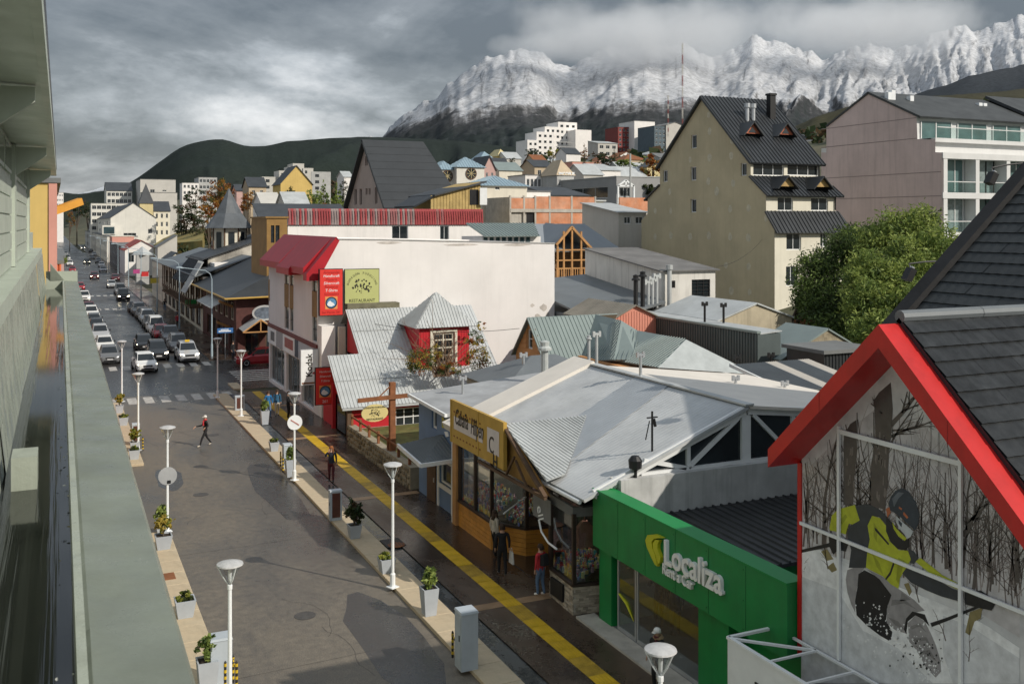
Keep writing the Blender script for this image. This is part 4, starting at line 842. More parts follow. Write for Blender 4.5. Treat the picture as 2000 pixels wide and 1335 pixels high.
for p in ((15.1, 37.85), (15.1, 36.2), (15.1, 34.6), (15.95, 33.3)): q = MB(); q.box(p[0]-.02, p[0]+.1, p[1]-.06, p[1]+.06, 1.18, 3.5); q.build('mullion', mulm, ss)
q = MB(); q.box(14.98, 15.2, 37.92, 38.3, .1, 3.6); q.build('corner_post', wood, ss)
q = MB(); q.box(15.02, 15.1, 38.4, 38.5, .1, 4.4); q.build('corner_post', whitep, ss)
segs2 = [((15.0, 29.5), (14.92, 27.72)), ((14.92, 27.72), (15.9, 27.52)), ((15.95, 30.6), (15.0, 29.5))]
for p, q_ in segs2:
    wallseg(p, q_, 1.0, 1.07, .16, 'window_sill', mulm, ss, -.04); wallseg(p, q_, 1.07, 3.3, .012, 'shop_window', glassc, ss, .05); wallseg(p, q_, 3.2, 3.5, .1, 'window_head', dgrey, ss)
for p in ((15.0, 29.5), (14.92, 27.72), (15.9, 27.52)): q = MB(); q.box(p[0]-.02, p[0]+.1, p[1]-.05, p[1]+.05, 1.07, 3.3); q.build('mullion', mulm, ss)
stonev = mat('pale_ledge_stone', (.36, .31, .25), .85, .2, 4, 0, .3, 30, objvar=.35)
def veneer(p, q_, z0, z1, parent):
    a, b_ = Vector((*p, 0)), Vector((*q_, 0)); L_ = (b_-a).length; d = (b_-a)/L_; n_ = Vector((-d.y, d.x, 0))
    if n_.x < 0: n_ = -n_
    wallseg(p, q_, z0, z1, .05, 'mortar_bed', concrete, parent, .05)
    z = z0; r_ = random.Random(5)
    while z < z1-.02:
        h = min(r_.choice((.06, .075, .09)), z1-z); x = 0.
        while x < L_-.02:
            w = min(r_.uniform(.14, .34), L_-x); o = r_.uniform(-.015, .02); mb = MB()
            c = a+d*(x+.004)+n_*o; mb.slab([c+Vector((0, 0, z+.004)), c+d*(w-.008)+Vector((0, 0, z+.004)), c+d*(w-.008)+Vector((0, 0, z+h-.004)), c+Vector((0, 0, z+h-.004))], .06, n_); mb.build('stone', stonev, parent); x += w
        z += h
for p, q_ in segs2[:2]: veneer(p, q_, .1, 1.0, ss)
q = MB(); q.box(14.87, 14.95, 28.35, 29.2, .3, .85); q.build('vent_grille', black, ss)
k = MB(); k.box(15.2, 19.4, 27.3, 38.4, .06, .13); k.build('floor', walkm, ss)
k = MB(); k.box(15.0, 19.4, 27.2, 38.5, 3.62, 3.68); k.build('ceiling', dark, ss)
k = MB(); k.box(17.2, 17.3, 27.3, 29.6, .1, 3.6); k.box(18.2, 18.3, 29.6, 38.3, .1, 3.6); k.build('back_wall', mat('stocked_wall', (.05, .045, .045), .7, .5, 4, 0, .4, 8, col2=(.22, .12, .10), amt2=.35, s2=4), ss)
q = MB(); q.tube([(15.9, 33.2, 2.35), (14.5, 32.1, 2.2)], .025, 6); q.build('flag_pole', lampw, ss)
q = MB(); q.tube([(14.8, 29.9, 2.55), (14.8, 29.7, 2.2), (14.8, 29.2, 1.98), (14.8, 28.6, 1.95)], .035, 6); q.build('flex_pipe', lampw, ss)
q = MB(); q.box(14.78, 14.8, 29.0, 30.3, 2.6, 3.4); tb_ = q.build('black_sign', dgrey, ss); text('ell', 'W', 14.78, 29.9, 2.75, .55, lampw, tb_, d=-.01, rot=-1.2)
# stock in the windows
gm = [mat('stock_%d' % i, c, .55, .2, 8) for i, c in enumerate([(.65, .08, .10), (.8, .76, .70), (.12, .45, .48), (.75, .5, .2), (.10, .10, .12), (.6, .36, .45), (.2, .25, .55), (.8, .72, .3)])]
def stock(x0, x1, y0, y1, z0, n, label, rise=.5, seed=3):
    r_ = random.Random(seed); mb = MB()
    for i in range(n):
        x, y = r_.uniform(x0, x1), r_.uniform(y0, y1); z = z0+rise*(x-x0)/(x1-x0); w, h = r_.uniform(.03, .09), r_.uniform(.05, .2); mb.mi = r_.randrange(8)
        if r_.random() < .5: mb.box(x-w/2, x+w/2, y-w/2, y+w/2, z, z+h)
        else: mb.lathe([(w*.45, 0), (w*.5, h*.4), (w*.25, h*.75), (w*.32, h)], (x, y, z), 7)
    mb.mi = 4; mb.add([(x0, y0, z0-.01), (x0, y1, z0-.01), (x1, y1, z0+rise-.01), (x1, y0, z0+rise-.01)], [(0, 1, 2, 3)])
    tag(mb.build('souvenirs', gm), label, 'souvenirs', kind='stuff')
lit_m = bpy.data.materials.new('added_shop_glow'); lit_m.use_nodes = True; lb_ = lit_m.node_tree.nodes['Principled BSDF']; lb_.inputs['Emission Color'].default_value = (1, .9, .74, 1); lb_.inputs['Emission Strength'].default_value = 9
for x, y0, y1 in ((15.9, 34.8, 37.6), (16.6, 33.6, 35.4), (15.8, 27.9, 29.4)): q = MB(); q.box(x, x+.12, y0, y1, 3.50, 3.56); q.build('added_fill_strip', lit_m, ss)  # glowing strips added under the ceiling to brighten the stock, not known fixtures
stock(15.2, 16.3, 34.8, 37.7, 1.2, 520, 'crowded small souvenirs behind the left shop window', .7, 3); stock(15.75, 16.7, 33.5, 34.7, 1.2, 280, 'crowded small souvenirs behind the corner shop window', .7, 4); stock(15.1, 16.2, 27.75, 29.5, 1.1, 420, 'mugs and trinkets behind the window above pale stone', .5, 5)
def hung(x, y, z, m, label, w=.42, h=.7):
    mb = MB(); mb.add([(x-w*.2, y-.05, z+h*.98), (x+w*.2, y-.05, z+h*.98), (x+w*.55, y-.08, z+h*.75), (x+w*.5, y-.12, z+.02), (x-w*.5, y-.12, z), (x-w*.55, y-.08, z+h*.75), (x-w*.2, y+.08, z+h*.98), (x+w*.2, y+.08, z+h*.98), (x+w*.55, y+.1, z+h*.75), (x+w*.5, y+.13, z+.02), (x-w*.5, y+.13, z), (x-w*.55, y+.1, z+h*.75)],
        [(0,1,2,3,4,5), (11,10,9,8,7,6), (0,6,7,1), (1,7,8,2), (2,8,9,3), (3,9,10,4), (4,10,11,5), (5,11,6,0)]); mb.box(x-.01, x+.01, y-.01, y+.01, z+h*.97, z+h+.25)
    tag(mb.build('hanging_garment', m, None, (x, y, z)), label, 'garment')
hung(15.5, 28.0, 2.1, mat('salmon_fleece', (.46, .2, .16), .9, .15, 5), 'salmon pink fleece hanging in the window above pale stone', .5, .85)
hung(16.9, 36.6, 2.4, gm[0], 'dark red garment hanging high behind the left shop window'); hung(16.6, 35.2, 2.3, gm[4], 'black garment hanging behind the left shop window'); hung(16.9, 34.1, 2.3, gm[5], 'mauve garment hanging behind the corner shop window')
# mast and vent on that roof
q = MB(); q.tube([(17.6, 27.3, 4.6), (17.6, 27.3, 6.4)], .035, 6); q.bar((17.4, 27.3, 6.2), (17.8, 27.3, 6.2), .04); q.tube([(17.5, 27.3, 6.1), (17.35, 27.3, 5.5)], .02, 5); q.tube([(17.66, 27.3, 6.15), (17.72, 27.3, 5.9)], .05, 6)
tag(q.build('service_mast', black, None, (17.6, 27.3, 4.5)), 'black electric service mast at the foot of the pale roof', 'mast')
q = MB(); q.lathe([(.06, 0), (.06, .55), (.2, .6), (.22, .85), (.12, .98), (.02, 1.0)], (16.6, 26.72, 4.2), 10); tag(q.build('flue', black, None, (16.6, 26.72, 4.2)), 'stubby black flue cowl behind the green fascia', 'flue')
# ================================================================ MIDDLE GROUND
def sx_(px, Y): return pY(px, 434, Y).x
def zY(px, py, Y): return pY(px, py, Y).z
def yX(px, X): return pX(px, 434, X).y
def zX(px, py, X): return pX(px, py, X).z
def hole(face, pl, r):
    """pixel rectangle -> opening on a wall plane"""
    if face == 'S': p, q = pY(r[0], r[1], pl), pY(r[2], r[3], pl); a = sorted((p.x, q.x))
    else: p, q = pX(r[0], r[1], pl), pX(r[2], r[3], pl); a = sorted((p.y, q.y))
    z = sorted(((p.z), (q.z))); return (a[0], a[1], z[0], z[1])
def grid_holes(a0, a1, z0, z1, nx, nz, fx=.5, fz=.5):
    out = []
    for j in range(nz):
        for i in range(nx):
            w, h = (a1-a0)/nx, (z1-z0)/nz; ca, cz = a0+w*(i+.5), z0+h*(j+.5)
            out.append((ca-w*fx/2, ca+w*fx/2, cz-h*fz/2, cz+h*fz/2))
    return out
def house(name, label, cat, x0, x1, y0, y1, z0, ze, wallm, roofm, axis=None, zr=None, S=(), W=(), frame=whitep, pane=glassd, oh=.3, pitch=0, rw=.08, rh=.05, nx=2, nz=1, ridge=None, group=None, fw=.07, flatcap=None, rev=.12, hip=0.):
    """axis: 'X' / 'Y' ridge direction, 'S' slope falling to us, 'W' slope falling to the street, 'H' hipped, None flat"""
    r = thing(name, label, cat, ((x0+x1)/2, (y0+y1)/2, z0), 0, group); k = MB()
    ym = ridge if (ridge is not None and axis == 'X') else (y0+y1)/2; xm = ridge if (ridge is not None and axis == 'Y') else (x0+x1)/2
    S, W = list(S), list(W)
    so = [(x0, z0), (x1, z0), (x1, ze)]+([(xm, zr)] if axis == 'Y' else [])+[(x0, ze)]
    wo_ = [(y0, z0), (y1, z0), (y1, ze)]+([(ym, zr)] if axis == 'X' else [])+[(y0, ze)]
    if axis == 'S': wo_ = [(y0, z0), (y1, z0), (y1, zr), (y0, ze)]
    if axis == 'W': so = [(x0, z0), (x1, z0), (x1, zr), (x0, ze)]
    holed(k, 'S', y0, so, S, rev); holed(k, 'W', x0, wo_, W, rev); holed(k, 'N', y1, so, [], 0); holed(k, 'E', x1, wo_, [], 0)
    k.build('wall', wallm, r); k = MB()
    if axis == 'X':
        for ya in (y0, y1):
            g = (zr-ze)/abs(ym-ya); yo = ya+(-oh if ya == y0 else oh); zo = ze-g*oh
            roof_plane(k, [(x0-oh, yo, zo+.06), (x1+oh, yo, zo+.06), (x1+oh, ym, zr+.06), (x0-oh, ym, zr+.06)], .09, pitch, rw, rh)
    elif axis == 'Y':
        for xa in (x0, x1):
            g = (zr-ze)/abs(xm-xa); xo = xa+(-oh if xa == x0 else oh); zo = ze-g*oh
            roof_plane(k, [(xo, y1+oh, zo+.06), (xo, y0-oh, zo+.06), (xm, y0-oh, zr+.06), (xm, y1+oh, zr+.06)], .09, pitch, rw, rh)
    elif axis == 'S':
        g = (zr-ze)/(y1-y0); roof_plane(k, [(x0-oh, y0-oh, ze-g*oh+.05), (x1+oh, y0-oh, ze-g*oh+.05), (x1+oh, y1, zr+.05), (x0-oh, y1, zr+.05)], .09, pitch, rw, rh)
    elif axis == 'W':
        g = (zr-ze)/(x1-x0); roof_plane(k, [(x0-oh, y1+oh, ze-g*oh+.05), (x0-oh, y0-oh, ze-g*oh+.05), (x1, y0-oh, zr+.05), (x1, y1+oh, zr+.05)], .09, pitch, rw, rh)
    elif axis == 'H':
        h = hip or min(x1-x0, y1-y0)/2; a, b, c, d = (x0-oh, y0-oh, ze), (x1+oh, y0-oh, ze), (x1+oh, y1+oh, ze), (x0-oh, y1+oh, ze)
        if x1-x0 >= y1-y0: e_, f_ = (x0+h, ym, zr), (x1-h, ym, zr); P4 = [[a, b, f_, e_], [b, c, f_], [c, d, e_, f_], [d, a, e_]]
        else: e_, f_ = (xm, y0+h, zr), (xm, y1-h, zr); P4 = [[a, b, e_], [b, c, f_, e_], [c, d, f_], [d, a, e_, f_]]
        for P_ in P4: roof_plane(k, P_, .06, pitch, rw, rh)
    else: k.box(x0-.12, x1+.12, y0-.12, y1+.12, ze+.003, ze+.16)
    k.build('roof', roofm, r)
    for (a0, a1, b0, b1) in S: window(r, 'S', y0, a0, a1, b0, b1, frame, pane, nx, nz, fw, rev)
    for (a0, a1, b0, b1) in W: window(r, 'W', x0, a0, a1, b0, b1, frame, pane, nx, nz, fw, rev)
    return r
def flue(x, y, z, h, rad, m, label, kind='cowl', group=None):
    t = thing('flue', label, 'flue', (x, y, z), 0, group); q = MB(); q.lathe([(rad, -.3), (rad, h)], (x, y, z), 10); q.build('pipe', m, t)
    q = MB()
    if kind == 'cowl': q.lathe([(rad*1.9, h-.02), (rad*1.9, h+rad*.5), (rad*1.2, h+rad*1.1), (rad*1.3, h+rad*2.2), (rad*.2, h+rad*2.6)], (x, y, z), 10)
    elif kind == 'H': 
        w_ = rad*2.2; q.bar((x-w_, y, z+h), (x+w_, y, z+h), rad*1.5); q.bar((x-w_, y, z+h-rad*1.8), (x-w_, y, z+h+rad*1.8), rad*1.6); q.bar((x+w_, y, z+h-rad*1.8), (x+w_, y, z+h+rad*1.8), rad*1.6)
    else: q.lathe([(rad*1.5, h), (rad*1.5, h+rad*2)], (x, y, z), 10)
    q.build('cowl', m, t); return t

# ---- blue shop with small hipped canopy
bluep = mat('faded_blue_paint', (.14, .215, .35), .7, .14, .8, .15)
cb = thing('blue_shop', 'narrow faded blue shop with little hipped canopy beside the souvenir shop', 'shop', (18, 41, 0))
k = MB(); wx = 15.4; h1, h2 = hole('W', wx, (843, 795, 853, 840)), hole('W', wx, (861, 885, 887, 950))
holed(k, 'W', wx, [(38.95, 0), (43.6, 0), (43.6, 4.55), (38.95, 4.45)], [h1, (39.4, 40.9, 1.15, 2.15)]); k.box(wx+.15, 24, 38.96, 43.5, 0, 4.4); k.build('wall', bluep, cb)
window(cb, 'W', wx, h1[0], h1[1], h1[2], h1[3], whitep, glassd, 1, 1, .1); window(cb, 'W', wx, 39.4, 40.9, 1.15, 2.15, whitep, glassd, 1, 1, .1)
for a, b_, c, d in ((39.25, 39.4, .1, 2.4), (40.9, 41.1, .1, 2.4), (39.4, 40.9, .95, 1.15), (39.4, 40.9, 2.16, 2.3)): q = MB(); q.box(wx-.05, wx-.002, a, b_, c, d); q.build('window_trim', whitep, cb)
q = MB(); q.box(wx-.05, wx-.002, 41.3, 42.4, .1, 2.2); dq = q.build('door', woodd, cb); q = MB(); q.box(wx-.09, wx-.05, 41.42, 41.48, 1.0, 1.2); q.build('handle', steel, dq)
k = MB(); k.slab([(15.0, 43.7, 4.62), (15.0, 38.98, 4.5), (24.2, 38.98, 5.25), (24.2, 43.7, 5.35)], .16); cbr = k.build('roof', mat('grey_roof_felt', (.36, .37, .38), .7, .2, .7, 0, .1, 8, col2=(.2, .2, .2), amt2=.3, s2=.5), cb)
q = MB(); q.bar((14.95, 38.95, 4.42), (14.95, 43.75, 4.54), .12, .14); q.build('gutter', whitep, cb)
k = MB(); A, B_, C_, T_ = pZ(822, 909, 2.6), pZ(777, 869, 2.6), Vector((15.38, 38.5, 2.62)), Vector((15.38, 40.4, 3.32))
roof_plane(k, [B_, A, T_], .05, .16, .05, .03); roof_plane(k, [A, C_, T_], .05, .16, .05, .03); roof_plane(k, [Vector((15.38, B_.y+.2, 2.6)), B_, T_], .05, .16, .05, .03); can = k.build('canopy_roof', zincd, cb)
q = MB(); q.bar(A, B_, .1, .16); q.bar(A, C_, .1, .16); q.build('canopy_fascia', whitep, can)
yel = mat('faded_yellow_letter', (.55, .5, .05), .5, .1, 3); text('DOO', 'W', wx, yX(864, wx), zX(864, 833, wx), .62, yel, cb, d=-.03, align='LEFT', sx=.8, bold=.02)
q = MB(); c = pX(874, 847, wx); q.slab([Vector((wx-.01, c.y+dy, c.z+dz)) for dy, dz in ((.3, .05), (.1, -.15), (-.25, -.05), (-.1, .12))], .03, (-1, 0, 0)); q.build('fish_mark', lampw, cb)
flue(20.9, 41.6, 5.0, 1.55, .17, mat('pale_flue', (.42, .44, .43), .55, .15, 3), 'thick pale grey flue with cowl on the blue shop roof'); flue(16.9, 41.9, 4.7, .75, .06, steel, 'thin pale T-topped flue on the front of the blue shop roof', 'H'); flue(21.8, 45.8, 4.6, 1.15, .07, steel, 'thin pale T-topped flue behind the blue shop', 'H')
hs = house('outbuilding', 'low outbuilding with dark hipped roof behind the blue shop', 'outbuilding', 20.0, 26.5, 43.9, 49, 0, 4.4, grey, zincd, 'H', 5.6)

# ---- red restaurant with dormer tower
rd = thing('red_restaurant', 'low red restaurant with ribbed grey roof and red dormer tower', 'restaurant', (20, 57.5, 0))
redw = mat('crimson_board', (.50, .018, .028), .5, .12, 1, .08)
def onr(x, y): return Vector((x, y, 4.5+.79*(y-58.9)))
k = MB(); holesr = [hole('S', 56.2, (772, 797, 826, 830))]
holed(k, 'S', 56.2, [(15.5, -.1), (25, -.1), (25, 2.25), (15.5, 2.25)], holesr); k.box(15.5, 25, 56.35, 61.9, 0, 2.2)
k.add([(15.5, 56.2, 2.0), (15.5, 58.9, 4.3), (15.5, 58.9, 0), (15.5, 56.2, 0)], [(0, 1, 2, 3)]); k.add([(17.05, 58.9, 4.0), (17.05, 61.9, 6.7), (17.05, 61.9, 3)], [(0, 1, 2)]); k.box(17.05, 25, 58.95, 61.9, 0, 4.3); k.build('wall', redw, rd)
window(rd, 'S', 56.2, *holesr[0], whitep, glassd, 3, 2, .09)
q = MB(); q.box(15.6, 20.4, 56.1, 56.19, .1, .55); q.build('plinth', grey, rd)
k = MB(); roof_plane(k, [onr(15.0, 55.6), onr(20.6, 55.6), onr(20.6, 58.9), onr(15.0, 58.9)], .07, .22, .06, .035); roof_plane(k, [onr(20.6, 55.6), onr(25.6, 55.6), onr(25.6, 58.9), onr(20.6, 58.9)], .07, .22, .06, .035)
roof_plane(k, [onr(16.95, 58.905), onr(25.6, 58.905), onr(25.6, 62), onr(16.95, 62)], .07, .22, .06, .035); roof_plane(k, [(25.6, 63.2, 6.0), (16.95, 63.2, 6.0), onr(16.95, 62), onr(25.6, 62)], .07); rdr = k.build('roof', zinc, rd)
for y in (57.2, 60.4): q = MB(); q.bar(onr(15.05 if y < 58 else 17, y)+Vector((0, 0, .045)), onr(25.5, y)+Vector((0, 0, .045)), .04, .012); q.build('sheet_lap', zinc, rdr)
q = MB(); q.bar(onr(15.0, 55.55)+Vector((0, -.05, -.03)), onr(25.5, 55.55)+Vector((0, -.05, -.03)), .12, .1); q.build('gutter', zinc, rd)
tx0, tx1, ty0, ty1 = 20.4, 23.7, 57.7, 60.7
k = MB(); wh = hole('S', ty0, (845, 650, 888, 708)); wh = (wh[0], wh[1], max(wh[2], 3.75), 5.7); holed(k, 'S', ty0, [(tx0, 3.4), (tx1, 3.4), (tx1, 6.1), (tx0, 6.1)], [wh]); holed(k, 'W', tx0, [(ty0, 3.4), (ty1, 5.5), (ty1, 6.1), (ty0, 6.1)], []); holed(k, 'E', tx1, [(ty0, 3.4), (ty1, 5.5), (ty1, 6.1), (ty0, 6.1)], [])
for i in range(18): x = tx0+.1+i*.18; k.box(x-.02, x+.02, ty0-.018, ty0-.001, 3.5, 6.05) if not (wh[0]-.1 < x < wh[1]+.1) else None
k.build('dormer_wall', redw, rd)
w = window(rd, 'S', ty0, *wh, cream, glassd, 2, 4, .14)
for a, b_, c, d in ((wh[0]-.16, wh[0]-.005, wh[2]-.15, wh[3]+.15), (wh[1]+.005, wh[1]+.16, wh[2]-.15, wh[3]+.15), (wh[0], wh[1], wh[3]+.005, wh[3]+.15), (wh[0], wh[1], wh[2]-.15, wh[2]-.005)): q = MB(); q.box(a, b_, ty0-.06, ty0-.003, c, d); q.build('trim', cream, w)
ap = Vector(((tx0+tx1)/2, (ty0+ty1)/2, 8.1)); o_ = .35; cs = [Vector((tx0-o_, ty0-o_, 6.05)), Vector((tx1+o_, ty0-o_, 6.05)), Vector((tx1+o_, ty1+o_, 6.05)), Vector((tx0-o_, ty1+o_, 6.05))]
k = MB(); [roof_plane(k, [cs[i], cs[(i+1) % 4], ap], .05, .2, .06, .035) for i in range(4)]; k.build('dormer_roof', zinc, rd)
q = MB(); q.box(15.3, 15.75, 58.85, 59.15, 0, 2.8); q.build('porch_post', redw, rd); q = MB(); q.box(15.35, 15.6, 55.7, 55.95, 0, 1.95); q.build('porch_post', woodd, rd)
q = MB(); q.box(15.45, 15.49, 56.5, 58.4, .2, 2.1); q.build('street_window', glassd, rd)
# rubble wall, rail, garden, timber sign post
stonem = mat('rubble_stone', (.20, .17, .12), .85, .3, 3, 0, .35, 18, objvar=.4)
gw = thing('garden_wall', 'rubble stone garden wall with wooden rail in front of the red restaurant', 'wall', (15, 49, 0))
k = MB(); k.box(15.08, 15.5, 43.9, 54.6, 0, 1.12); k.build('mortar_core', mat('rubble_mortar', (.30, .26, .19), .95, .2, 3), gw)
sm_ = []
for i in range(8):
    r_ = random.Random(40+i); n_ = r_.choice((5, 6, 7)); ring = [(math.cos(2*math.pi*j/n_)*r_.uniform(.75, 1.05), math.sin(2*math.pi*j/n_)*r_.uniform(.7, 1.05)) for j in range(n_)]
    q = MB(); q.add([(0, a, b_) for a, b_ in ring]+[(-.35, a*.72, b_*.72) for a, b_ in ring]+[(.6, a*.9, b_*.9) for a, b_ in ring], [tuple(range(n_, 2*n_))]+[(j, (j+1) % n_, n_+(j+1) % n_, n_+j) for j in range(n_)]+[(2*n_+j, 2*n_+(j+1) % n_, (j+1) % n_, j) for j in range(n_)])
    o = q.build('stone', stonem); sm_.append(o.data); bpy.data.objects.remove(o)
cnt = 0; z = .14
while z < 1.1:
    y = 43.95+random.uniform(0, .2)
    while y < 54.5:
        w_ = random.uniform(.24, .5)
        o = link(bpy.data.objects.new('stone', random.choice(sm_))); o.parent = gw; o.location = Vector((15.06, y+w_/2, z+random.uniform(-.03, .03)))-ORG[gw.name]; o.scale = (.12, w_*.52, random.uniform(.13, .17)); o.rotation_euler = (random.uniform(-.4, .4), 0, 0); y += w_+.02; cnt += 1
    z += .27
for i in range(7): q = MB(); y = 44.5+i*1.65; q.box(15.2, 15.32, y-.06, y+.06, 1.1, 1.75); q.build('rail_post', rust, gw)
q = MB(); q.bar((15.26, 44.3, 1.6), (15.26, 54.6, 1.6), .07, .09); q.build('rail', rust, gw)
k = MB(); k.box(15.5, 21.5, 43.75, 56.1, 0, .55); structure(k.build('garden_lawn', mat('lawn', (.11, .12, .035), .95, .35, 2, 0, .5, 40, col2=(.17, .12, .04), amt2=.4, s2=1.2)))
sp = thing('timber_sign_post', 'rusty timber cross post with an oval cream sign in the restaurant garden', 'sign', (16.2, 47.6, .5))
px0 = 766; sy = 47.6; xs_ = sx_(766, sy)
q = MB(); q.box(xs_-.14, xs_+.14, sy-.14, sy+.14, .4, zY(766, 746, sy)); q.build('post', rust, sp)
zz = zY(740, 778, sy); q = MB(); q.bar((sx_(697, sy), sy-.16, zz), (sx_(799, sy), sy-.16, zz+.08), .14, .2); q.build('crossbar', rust, sp)
q = MB(); q.bar((sx_(738, sy), sy-.16, zz+.1), (xs_-.1, sy-.1, zz+.62), .05, .05); q.build('brace', rust, sp)
def ellipse(cx, y, cz, a, b_, t, n_=28): return [Vector((cx+a*math.cos(2*math.pi*i/n_), y, cz+b_*math.sin(2*math.pi*i/n_))) for i in range(n_)]
cx, cz = sx_(732, sy-.2), zY(732, 806, sy-.2)
creams = mat('cream_sign', (.66, .55, .24), .5, .08, 2)
q = MB(); q.slab(ellipse(cx, sy-.22, cz, .68, .43, 0), .06, (0, 1, 0)); ov = q.build('oval_board', creams, sp)
for dx in (-.35, .35): q = MB(); q.bar((cx+dx, sy-.19, cz+.3), (cx+dx, sy-.17, zz), .02); q.build('hanger', black, sp)
signk = mat('sign_black', (.03, .028, .02), .5, .2, 4)
for s_, zz_, ss_ in (('BODEGÓN FUEGUINO', cz+.24, .12), ('RESTAURANT', cz-.34, .14)): text(s_, 'S', sy-.22, cx, zz_, ss_, signk, ov, d=-.008)
def basket(cx, y, cz, s, parent):   # loose heap of figures drawn in black on the restaurant's signs
    r_ = random.Random(2); q = MB()
    for i in range(60):
        a = r_.uniform(0, 6.3); rr_ = s*math.sqrt(r_.random()); x, z_ = cx+rr_*math.cos(a), cz+rr_*math.sin(a)*.85; w_ = s*r_.uniform(.04, .13)
        if z_ < cz-s*.6: continue
        q.slab([Vector((x+w_*math.cos(t_*1.57+a), y-.004-.00004*i, z_+w_*math.sin(t_*1.57+a)*1.2)) for t_ in range(4)], .002, (0, 1, 0))
    tag(q.build('sign_drawing', signk, parent), kind='stuff')
basket(cx, sy-.225, cz-.02, .26, ov)

# ---- white corner building with red mansard, street signs
WX, WY = 15.5, 63.3
kb = thing('white_corner_building', 'white rendered corner building with red mansard roof and brown window strips', 'building', (20, 71, 0)); YN = 79.2
wx1 = sx_(1083, WY); bw = mat('bright_white_render', (.78, .75, .73), .85, .05, .4, .07, col2=(.68, .66, .64), amt2=.25, s2=.25)
stripz = []
k = MB(); holed(k, 'S', WY, [(WX, 0), (wx1, 0), (wx1, 11.0), (20, 11.35), (16.6, 11.42), (WX, 9.3)], [])
strips = [(525, 518), (564, 556), (573, 566), (619, 610)]
wh_ = [(yX(a, WX), yX(b_, WX)) for a, b_ in strips]; wh_ = [tuple(sorted(t)) for t in wh_]; wh_[0] = (max(wh_[0][0], 75.6), min(78.9, max(wh_[0][1], 76.8)))
holed(k, 'W', WX, [(WY, 0), (YN, 0), (YN, 9.3), (WY, 9.3)], [(a, b_, 4.75, 9.2) for a, b_ in wh_]+[(WY+1.1, WY+4.6, .25, 3.0), (WY+5.2, WY+9.5, .25, 3.0), (WY+10.2, YN-.5, .25, 3.0)], .2)
holed(k, 'N', YN, [(WX, 0), (wx1, 0), (wx1, 11.0), (16.6, 11.4), (WX, 9.3)], [], 0); holed(k, 'E', wx1, [(WY, 0), (YN, 0), (YN, 11), (WY, 11)], [], 0); k.slab([(16.6, WY+.02, 11.30), (wx1, WY+.02, 10.9), (wx1, YN, 10.9), (16.6, YN, 11.3)], .2); k.build('wall', bw, kb)
stn = mat('damp_stain', (.50, .46, .42), .9, .3, 2); r_ = random.Random(3)
for (px, py, w_, h_) in ((1062, 600, .35, .3), (1050, 618, .3, .22), (1070, 622, .22, .5), (1040, 596, .2, .15), (764, 602, .25, .2), (632, 530, .12, .2), (900, 478, 1.6, .1), (1010, 478, 1.2, .12), (760, 474, 1.0, .1)):
    p = pY(px, py, WY); q = MB(); q.slab([Vector((p.x+w_*math.cos(a)*r_.uniform(.6, 1), WY-.006, p.z+h_*math.sin(a)*r_.uniform(.6, 1))) for a in [2*math.pi*j/11 for j in range(11)]], .004, (0, 1, 0)); q.build('stain', stn, kb)
q = MB(); q.bar((16.7, WY-.01, 11.42), (20, WY-.01, 11.36), .1, .06); q.bar((20, WY-.01, 11.36), (wx1, WY-.01, 11.01), .1, .06); q.build('coping', grey, kb)
for a, b_ in wh_:
    q = MB(); q.box(WX+.1, WX+.16, a, b_, 4.75, 9.2); st_ = q.build('window_strip', glassd, kb)
    q = MB(); q.box(WX-.03, WX+.09, a, b_, 6.35, 8.0); q.build('spandrel_panel', brown, st_)
    for zz in (5.5, 8.6): q = MB(); q.box(WX+.07, WX+.099, a, b_, zz-.03, zz+.03); q.build('glazing_bar', black, st_)
for i, (a, b_) in enumerate(((WY+1.1, WY+4.6), (WY+5.2, WY+9.5), (WY+10.2, YN-.5))): window(kb, 'W', WX, a, b_, .25, 3.0, steel, glassd, 3, 1, .08, .2, name='shop_window')
redm = mat('red_mansard', (.40, .012, .022), .45, .12, .8, .1)
def mansard(y0, y1, zb, out):
    q = MB(); P_ = [(WX-out, y0, zb), (WX-out, y0, zb+.45), (16.7, y0, 11.55), (16.9, y0, 11.3), (WX-.02, y0, zb)]
    q.slab([Vector(p) for p in P_], y1-y0, (0, 1, 0)); return q.build('mansard_section', redm, kb)
mansard(WY-.06, WY+.9, 8.75, .75); mansard(WY+.9, 67.9, 9.1, .75); mansard(67.9, 72.0, 8.9, .9); mansard(72.0, YN+.1, 9.15, .7)
q = MB(); q.box(WX-.12, WX-.003, WY, YN, 4.35, 4.62); q.build('sign_band_cap', mat('oxblood_band', (.14, .02, .02), .5, .15, 2), kb)
sgm = [lampw, mat('sign_faded_blue', (.45, .50, .55), .6, .1, 2), mat('sign_navy', (.03, .055, .09), .5, .1, 2), mat('sign_photo_red', (.34, .10, .09), .5, .25, 3), mat('sign_grey', (.35, .35, .36), .6, .1, 2)]
for y0, y1, m in ((WY+.05, WY+5.2, sgm[1]), (WY+5.25, WY+6.3, sgm[2]), (WY+6.35, WY+10.3, sgm[0]), (WY+10.4, WY+12.6, sgm[4]), (WY+12.7, YN, sgm[0])):
    q = MB(); q.box(WX-.1, WX-.003, y0, y1, 3.12, 4.345); o = q.build('shop_sign', m, kb)
    if m is sgm[0] and y0 < WY+8: q = MB(); q.box(WX-.115, WX-.101, y0+.5, y1-.7, 3.45, 4.15); q.build('sign_picture', sgm[3], o)
    if y0 > WY+12: q = MB(); q.box(WX-.115, WX-.101, y0+.6, y1-1.2, 3.4, 4.1); q.build('sign_picture', dgrey, o)
q = MB(); q.box(WX+.02, WX+.9, WY-.9, WY-.003, 0, 5.9); q.build('pier', white, kb); q = MB(); q.box(16.55, 17.0, WY-1.2, WY-.91, 3.5, 5.85); q.build('pier_cap', cream, kb)
